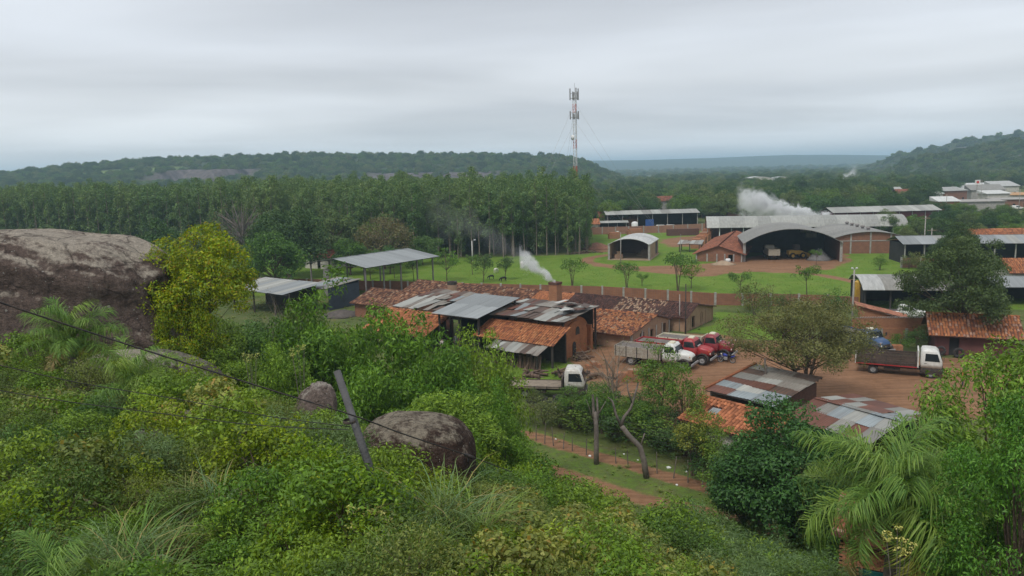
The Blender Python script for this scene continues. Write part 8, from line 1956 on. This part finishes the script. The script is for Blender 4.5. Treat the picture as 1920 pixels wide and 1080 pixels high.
# ------------------------------------------------------------------ firewood, tyres, bricks, litter
lg = MB(); lg.tube([(0, 0, 0), (0.015, 0.01, 0.5), (0, 0, 1.0)], [0.09, 0.085, 0.075], 7); lgm = lg.mesh('log', M_LOG, smooth=False)
def logs(name, loc, rz, label, specs):
    t = thing(name, label, 'firewood', loc, rz)
    for (x, y, z, rx, ry, rz_, s, l) in specs: obj('log', lgm, t, (x, y, z), (rx, ry, rz_), (s, s, l))
    return t
rg_ = np.random.default_rng(9)
logs('firewood_stack', K(2.6, -6.9), KR, 'row of firewood logs leaning upright under the metal sheet eave', [(x * 0.115, rg_.normal() * 0.12 - 0.15, -0.02, rg_.normal() * 0.10 - 0.2, rg_.normal() * 0.16, 0, 0.8 + 0.5 * rg_.random(), 1.15 + 0.5 * rg_.random()) for x in range(52)])
def pile(px, py, label, n, seed, spread=1.4):
    rg = np.random.default_rng(seed); sp = []
    for i in range(n):
        lay = i / n; sp.append((rg.normal() * spread * 0.5 * (1 - 0.4 * lay), rg.normal() * 0.45 * (1 - 0.4 * lay), 0.08 + 0.55 * lay * rg.random(), R(90) + rg.normal() * 0.22, rg.normal() * 0.15, rg.normal() * 0.7 + 0.6, 0.9 + 0.9 * rg.random(), 1.0 + 0.6 * rg.random()))
    logs('firewood_pile', G(px, py), 0.2, label, sp)
pile(992, 704, 'loose pile of dark logs on the grass behind the old flatbed truck', 26, 1); pile(1055, 704, 'loose pile of split logs beside the old white cab', 28, 2, 1.2); pile(1100, 706, 'scattered logs right of the old white cab', 18, 3, 1.8); pile(690, 640, 'scattered sticks and logs below the left orange roof', 16, 4, 1.6); pile(1080, 672, 'grey branches dumped in front of the kiln', 14, 5, 1.2); pile(1095, 475, 'long row of cut logs by the end of the plantation', 34, 6, 5.0)
def tyre(loc, label, rot=(0, 0, 0), s=1.0):
    m = MB(); m.lathe([(0.27, -0.09), (0.40, -0.13), (0.49, -0.10), (0.51, 0.0), (0.49, 0.10), (0.40, 0.13), (0.27, 0.09), (0.25, 0.0)], (0, 0, 0), 'z', 22, closed=True); o = m_obj(m, 'tyre', M_BLACK, loc); o.rotation_euler = rot; o.scale = (s,) * 3; return tag(o, label, 'tyre')
p = G(1017, 750); tyre((p.x, p.y, 0.13), 'black tyre lying flat at the left below the old flatbed truck', (0.05, 0.03, 0)); p = G(1046, 752); tyre((p.x, p.y, 0.13), 'bottom tyre of the stack below the old flatbed truck'); tyre((p.x + 0.05, p.y - 0.03, 0.39), 'top tyre of the stack below the old flatbed truck', (0.04, 0, 0)); p = G(1035, 757); tyre((p.x, p.y, 0.13), 'tyre lying in front of the stacked tyres', (0.0, 0.08, 0)); p = G(998, 754); tyre((p.x, p.y, 0.13), 'leftmost tyre on the ground below the old flatbed truck', (0.06, 0, 0))
p = G(1797, 671); tyre((p.x, p.y, 0.52), 'large tyre leaning against the maroon house', (R(78), 0, R(-20)), 1.05)
p = G(1764, 668); tyre((p.x, p.y, 0.6), 'brown worn tyre leaning behind the truck cab', (R(75), 0, R(-30)), 0.9)
def brick_pile(px, py, nx, ny, nz, label, rz, seed):
    t = thing('brick_stack', label, 'brick stack', G(px, py), rz); rg = np.random.default_rng(seed)
    for k in range(nz):
        for i in range(nx):
            if k == nz - 1 and rg.random() < 0.35: continue
            m = MB(); m.box(i * 0.52 + 0.01, i * 0.52 + 0.51, -0.35 - 0.02 * rg.random(), 0.35, k * 0.3, k * 0.3 + 0.29); m.build('brick_block', BR_OR, t)
    return t
brick_pile(1156, 715, 6, 1, 4, 'stack of orange bricks behind the leafless tree', R(-8), 1); brick_pile(1100, 690, 3, 1, 2, 'low broken stack of bricks left of the leafless tree', R(20), 2); brick_pile(1661, 662, 3, 1, 3, 'small heap of orange bricks behind the truck bed', R(-10), 3)
lt = MB(); lt.loft([[(0.12 * math.cos(a), 0.09 * math.sin(a), 0.0) for a in np.linspace(0, 5.5, 7)], [(0.14 * math.cos(a + 0.2), 0.1 * math.sin(a), 0.06) for a in np.linspace(0, 5.5, 7)], [(0.05 * math.cos(a), 0.06 * math.sin(a), 0.1) for a in np.linspace(0, 5.5, 7)]]); ltm = lt.mesh('litter', M_WHITE)
for px, py, s, lb in [(1106, 856, 1.0, 'white plastic bag on the verge right of the straight pollarded trunk'), (1254, 878, 1.2, 'white litter bag on the upper track'), (1269, 910, 0.8, 'white litter on the verge below the upper track'), (1170, 852, 0.6, 'pale litter at the foot of the thicket'), (1042, 824, 0.7, 'yellowish litter at the upper track'), (1196, 863, 0.5, 'small white litter near the bent pollarded tree'), (1287, 885, 0.7, 'pale yellow litter by the thicket'), (1357, 636, 0.8, 'white litter at the edge of the lush grass'), (1372, 638, 0.8, 'second white litter at the edge of the lush grass'), (1380, 638, 0.9, 'white bag at the yard edge beside the red truck'), (1011, 722, 0.8, 'white rag on the grass by the logs'), (1040, 765, 1.6, 'white sheet of plastic below the tyres'), (630, 585, 1.6, 'white sack on the rubble left of the tiled shed'), (645, 575, 1.3, 'second pale sack on the rubble left of the tiled shed')]:
    p = G(px, py); tag(obj('litter', ltm, None, (p.x, p.y, tz(p.x, p.y)), (0, 0, random.uniform(0, 6)), s * 1.05), lb, 'litter')
p = G(1365, 492); o = MB(); o.lathe([(0, 0), (0.5, 0), (0.55, 0.6), (0.4, 0.8), (0, 0.82)], (0, 0, 0), 'z', 12); tag(m_obj(o, 'drum', M_WHITE, p), 'white drum beside the sand heap at the red tiled shed', 'drum')
p = G(1608, 575); o = MB(); o.lathe([(0, 2.6), (0.55, 2.6), (0.55, 3.5), (0.3, 3.7), (0, 3.7)], (0, 0, 0), 'z', 14); o.box(-0.5, 0.5, -0.5, 0.5, 0, 2.6); tag(m_obj(o, 'water_tank', P_YEL, (p.x, p.y, 0), 0, False), 'yellow water tank on a block beside the curved roof shed', 'tank')
p = G(1120, 470); o = MB(); o.loft([yzrect(-1.4, 1.4, 0.6, 1.6, 0.1), yzrect(0.8, 1.4, 0.6, 1.5, 0.1)]); o.box(-0.6, 0.6, -0.6, 0.6, 1.5, 2.5); p = G(1095, 462); tag(m_obj(o, 'small_excavator', P_YEL, (p.x, p.y, 0), 0.3, False), 'small yellow machine beside the earth mound', 'machine')
# fallen branch heap / dark rubble left of the tiled shed
heap('rubble_heap', G(640, 590), 3.2, 0.7, 'dark rubble heap between the lean-to and the tiled shed', paint('rubble', (0.09, 0.075, 0.065), 0.95, 0.4, 2.0, 0.8, 5.0), 12)
# ------------------------------------------------------------------ smoke
def smoke(name, loc, rz, length, r0, r1, rise, dens, label, seed=0, fade=1.0, ns=1.0, curve=1.0):
    """plume along local +x: axis z = rise*(x/L)^curve, radius r0 -> r1; soft noisy density inside a closed hull"""
    m = MB(); n = 12; loops = []
    for i in range(n + 1):
        u = -0.06 + 1.12 * i / n; uu = max(u, 0.0); rr = 1.45 * (r0 + (r1 - r0) * min(uu, 1.0)); z = rise * uu ** curve
        loops.append([(u * length, rr * math.cos(a), z + rr * math.sin(a)) for a in np.linspace(0, 2 * math.pi, 12, endpoint=False)])
    m.loft(loops)
    mt, nt = new_mat(name + '_%d' % seed)
    tc = N(nt, 'ShaderNodeTexCoord'); sp = N(nt, 'ShaderNodeSeparateXYZ'); nt.links.new(tc.outputs['Object'], sp.inputs[0])
    u = math_n(nt, 'DIVIDE', sp.outputs[0], length); uc = math_n(nt, 'MAXIMUM', u, 0.0001)
    zc = math_n(nt, 'MULTIPLY', math_n(nt, 'POWER', uc, curve), rise); dz = math_n(nt, 'SUBTRACT', sp.outputs[2], zc)
    rr = math_n(nt, 'SQRT', math_n(nt, 'ADD', math_n(nt, 'MULTIPLY', sp.outputs[1], sp.outputs[1]), math_n(nt, 'MULTIPLY', dz, dz)))
    q = math_n(nt, 'DIVIDE', rr, math_n(nt, 'MULTIPLY_ADD', uc, r1 - r0, r0))
    no = N(nt, 'ShaderNodeTexNoise', inp={'Scale': ns, 'Detail': 6.0, 'Roughness': 0.62, 'Distortion': 0.8}); mp = N(nt, 'ShaderNodeMapping', inp={'Location': (seed * 3.1, seed * 1.7, 0)}); nt.links.new(tc.outputs['Object'], mp.inputs[0]); nt.links.new(mp.outputs[0], no.inputs['Vector'])
    e = math_n(nt, 'SUBTRACT', math_n(nt, 'MULTIPLY_ADD', no.outputs[0], 3.3, -0.75), q)
    mr = N(nt, 'ShaderNodeMapRange', inp={1: 0.0, 2: 0.45}); nt.links.new(e, mr.inputs[0])
    fd = math_n(nt, 'POWER', math_n(nt, 'SUBTRACT', 1.0, math_n(nt, 'MINIMUM', uc, 1.0)), fade)
    st = N(nt, 'ShaderNodeMapRange', inp={1: -0.03, 2: 0.02}); nt.links.new(u, st.inputs[0])
    d = math_n(nt, 'MULTIPLY', math_n(nt, 'MULTIPLY', math_n(nt, 'MULTIPLY', mr.outputs[0], fd), st.outputs[0]), dens)
    pv = N(nt, 'ShaderNodeVolumePrincipled'); pv.inputs['Color'].default_value = (0.97, 0.97, 0.98, 1); nt.links.new(d, pv.inputs['Density'])
    oo = N(nt, 'ShaderNodeOutputMaterial'); nt.links.new(pv.outputs[0], oo.inputs[1])
    o = m_obj(m, name, mt, loc, rz); return tag(o, label, 'smoke', kind='stuff')
c = K(-3.0, 13.7); smoke('smoke_plume', (c.x, c.y, 5.4), R(178), 4.6, 0.6, 1.75, 3.6, 1.5, 'thick white smoke drifting left from the square brick chimney', 1, 0.45, 0.85, 0.9)
smoke('smoke_trail', (c.x - 4.2, c.y + 1, 8.6), R(160), 14.0, 1.3, 4.0, 7.0, 0.035, 'thin bluish smoke trail rising over the lawn', 2, 0.8, 0.35, 0.9)
p = D(1554, 402, 222); smoke('smoke_plume', (p.x, 222, p.z - 1.0), R(175), 26.0, 1.9, 5.0, 6.0, 2.0, 'broad white smoke plume rolling over the long shed roof', 3, 0.7, 0.38, 1.5)
p = D(1568, 352, 560); smoke('smoke_plume', (p.x, 560, p.z), R(20), 16.0, 2.5, 6.5, 12.0, 0.35, 'distant white smoke rising among the trees', 4, 0.6, 0.16, 1.1)
SC.cycles.volume_step_rate = 1.0
SC.cycles.volume_max_steps = 256
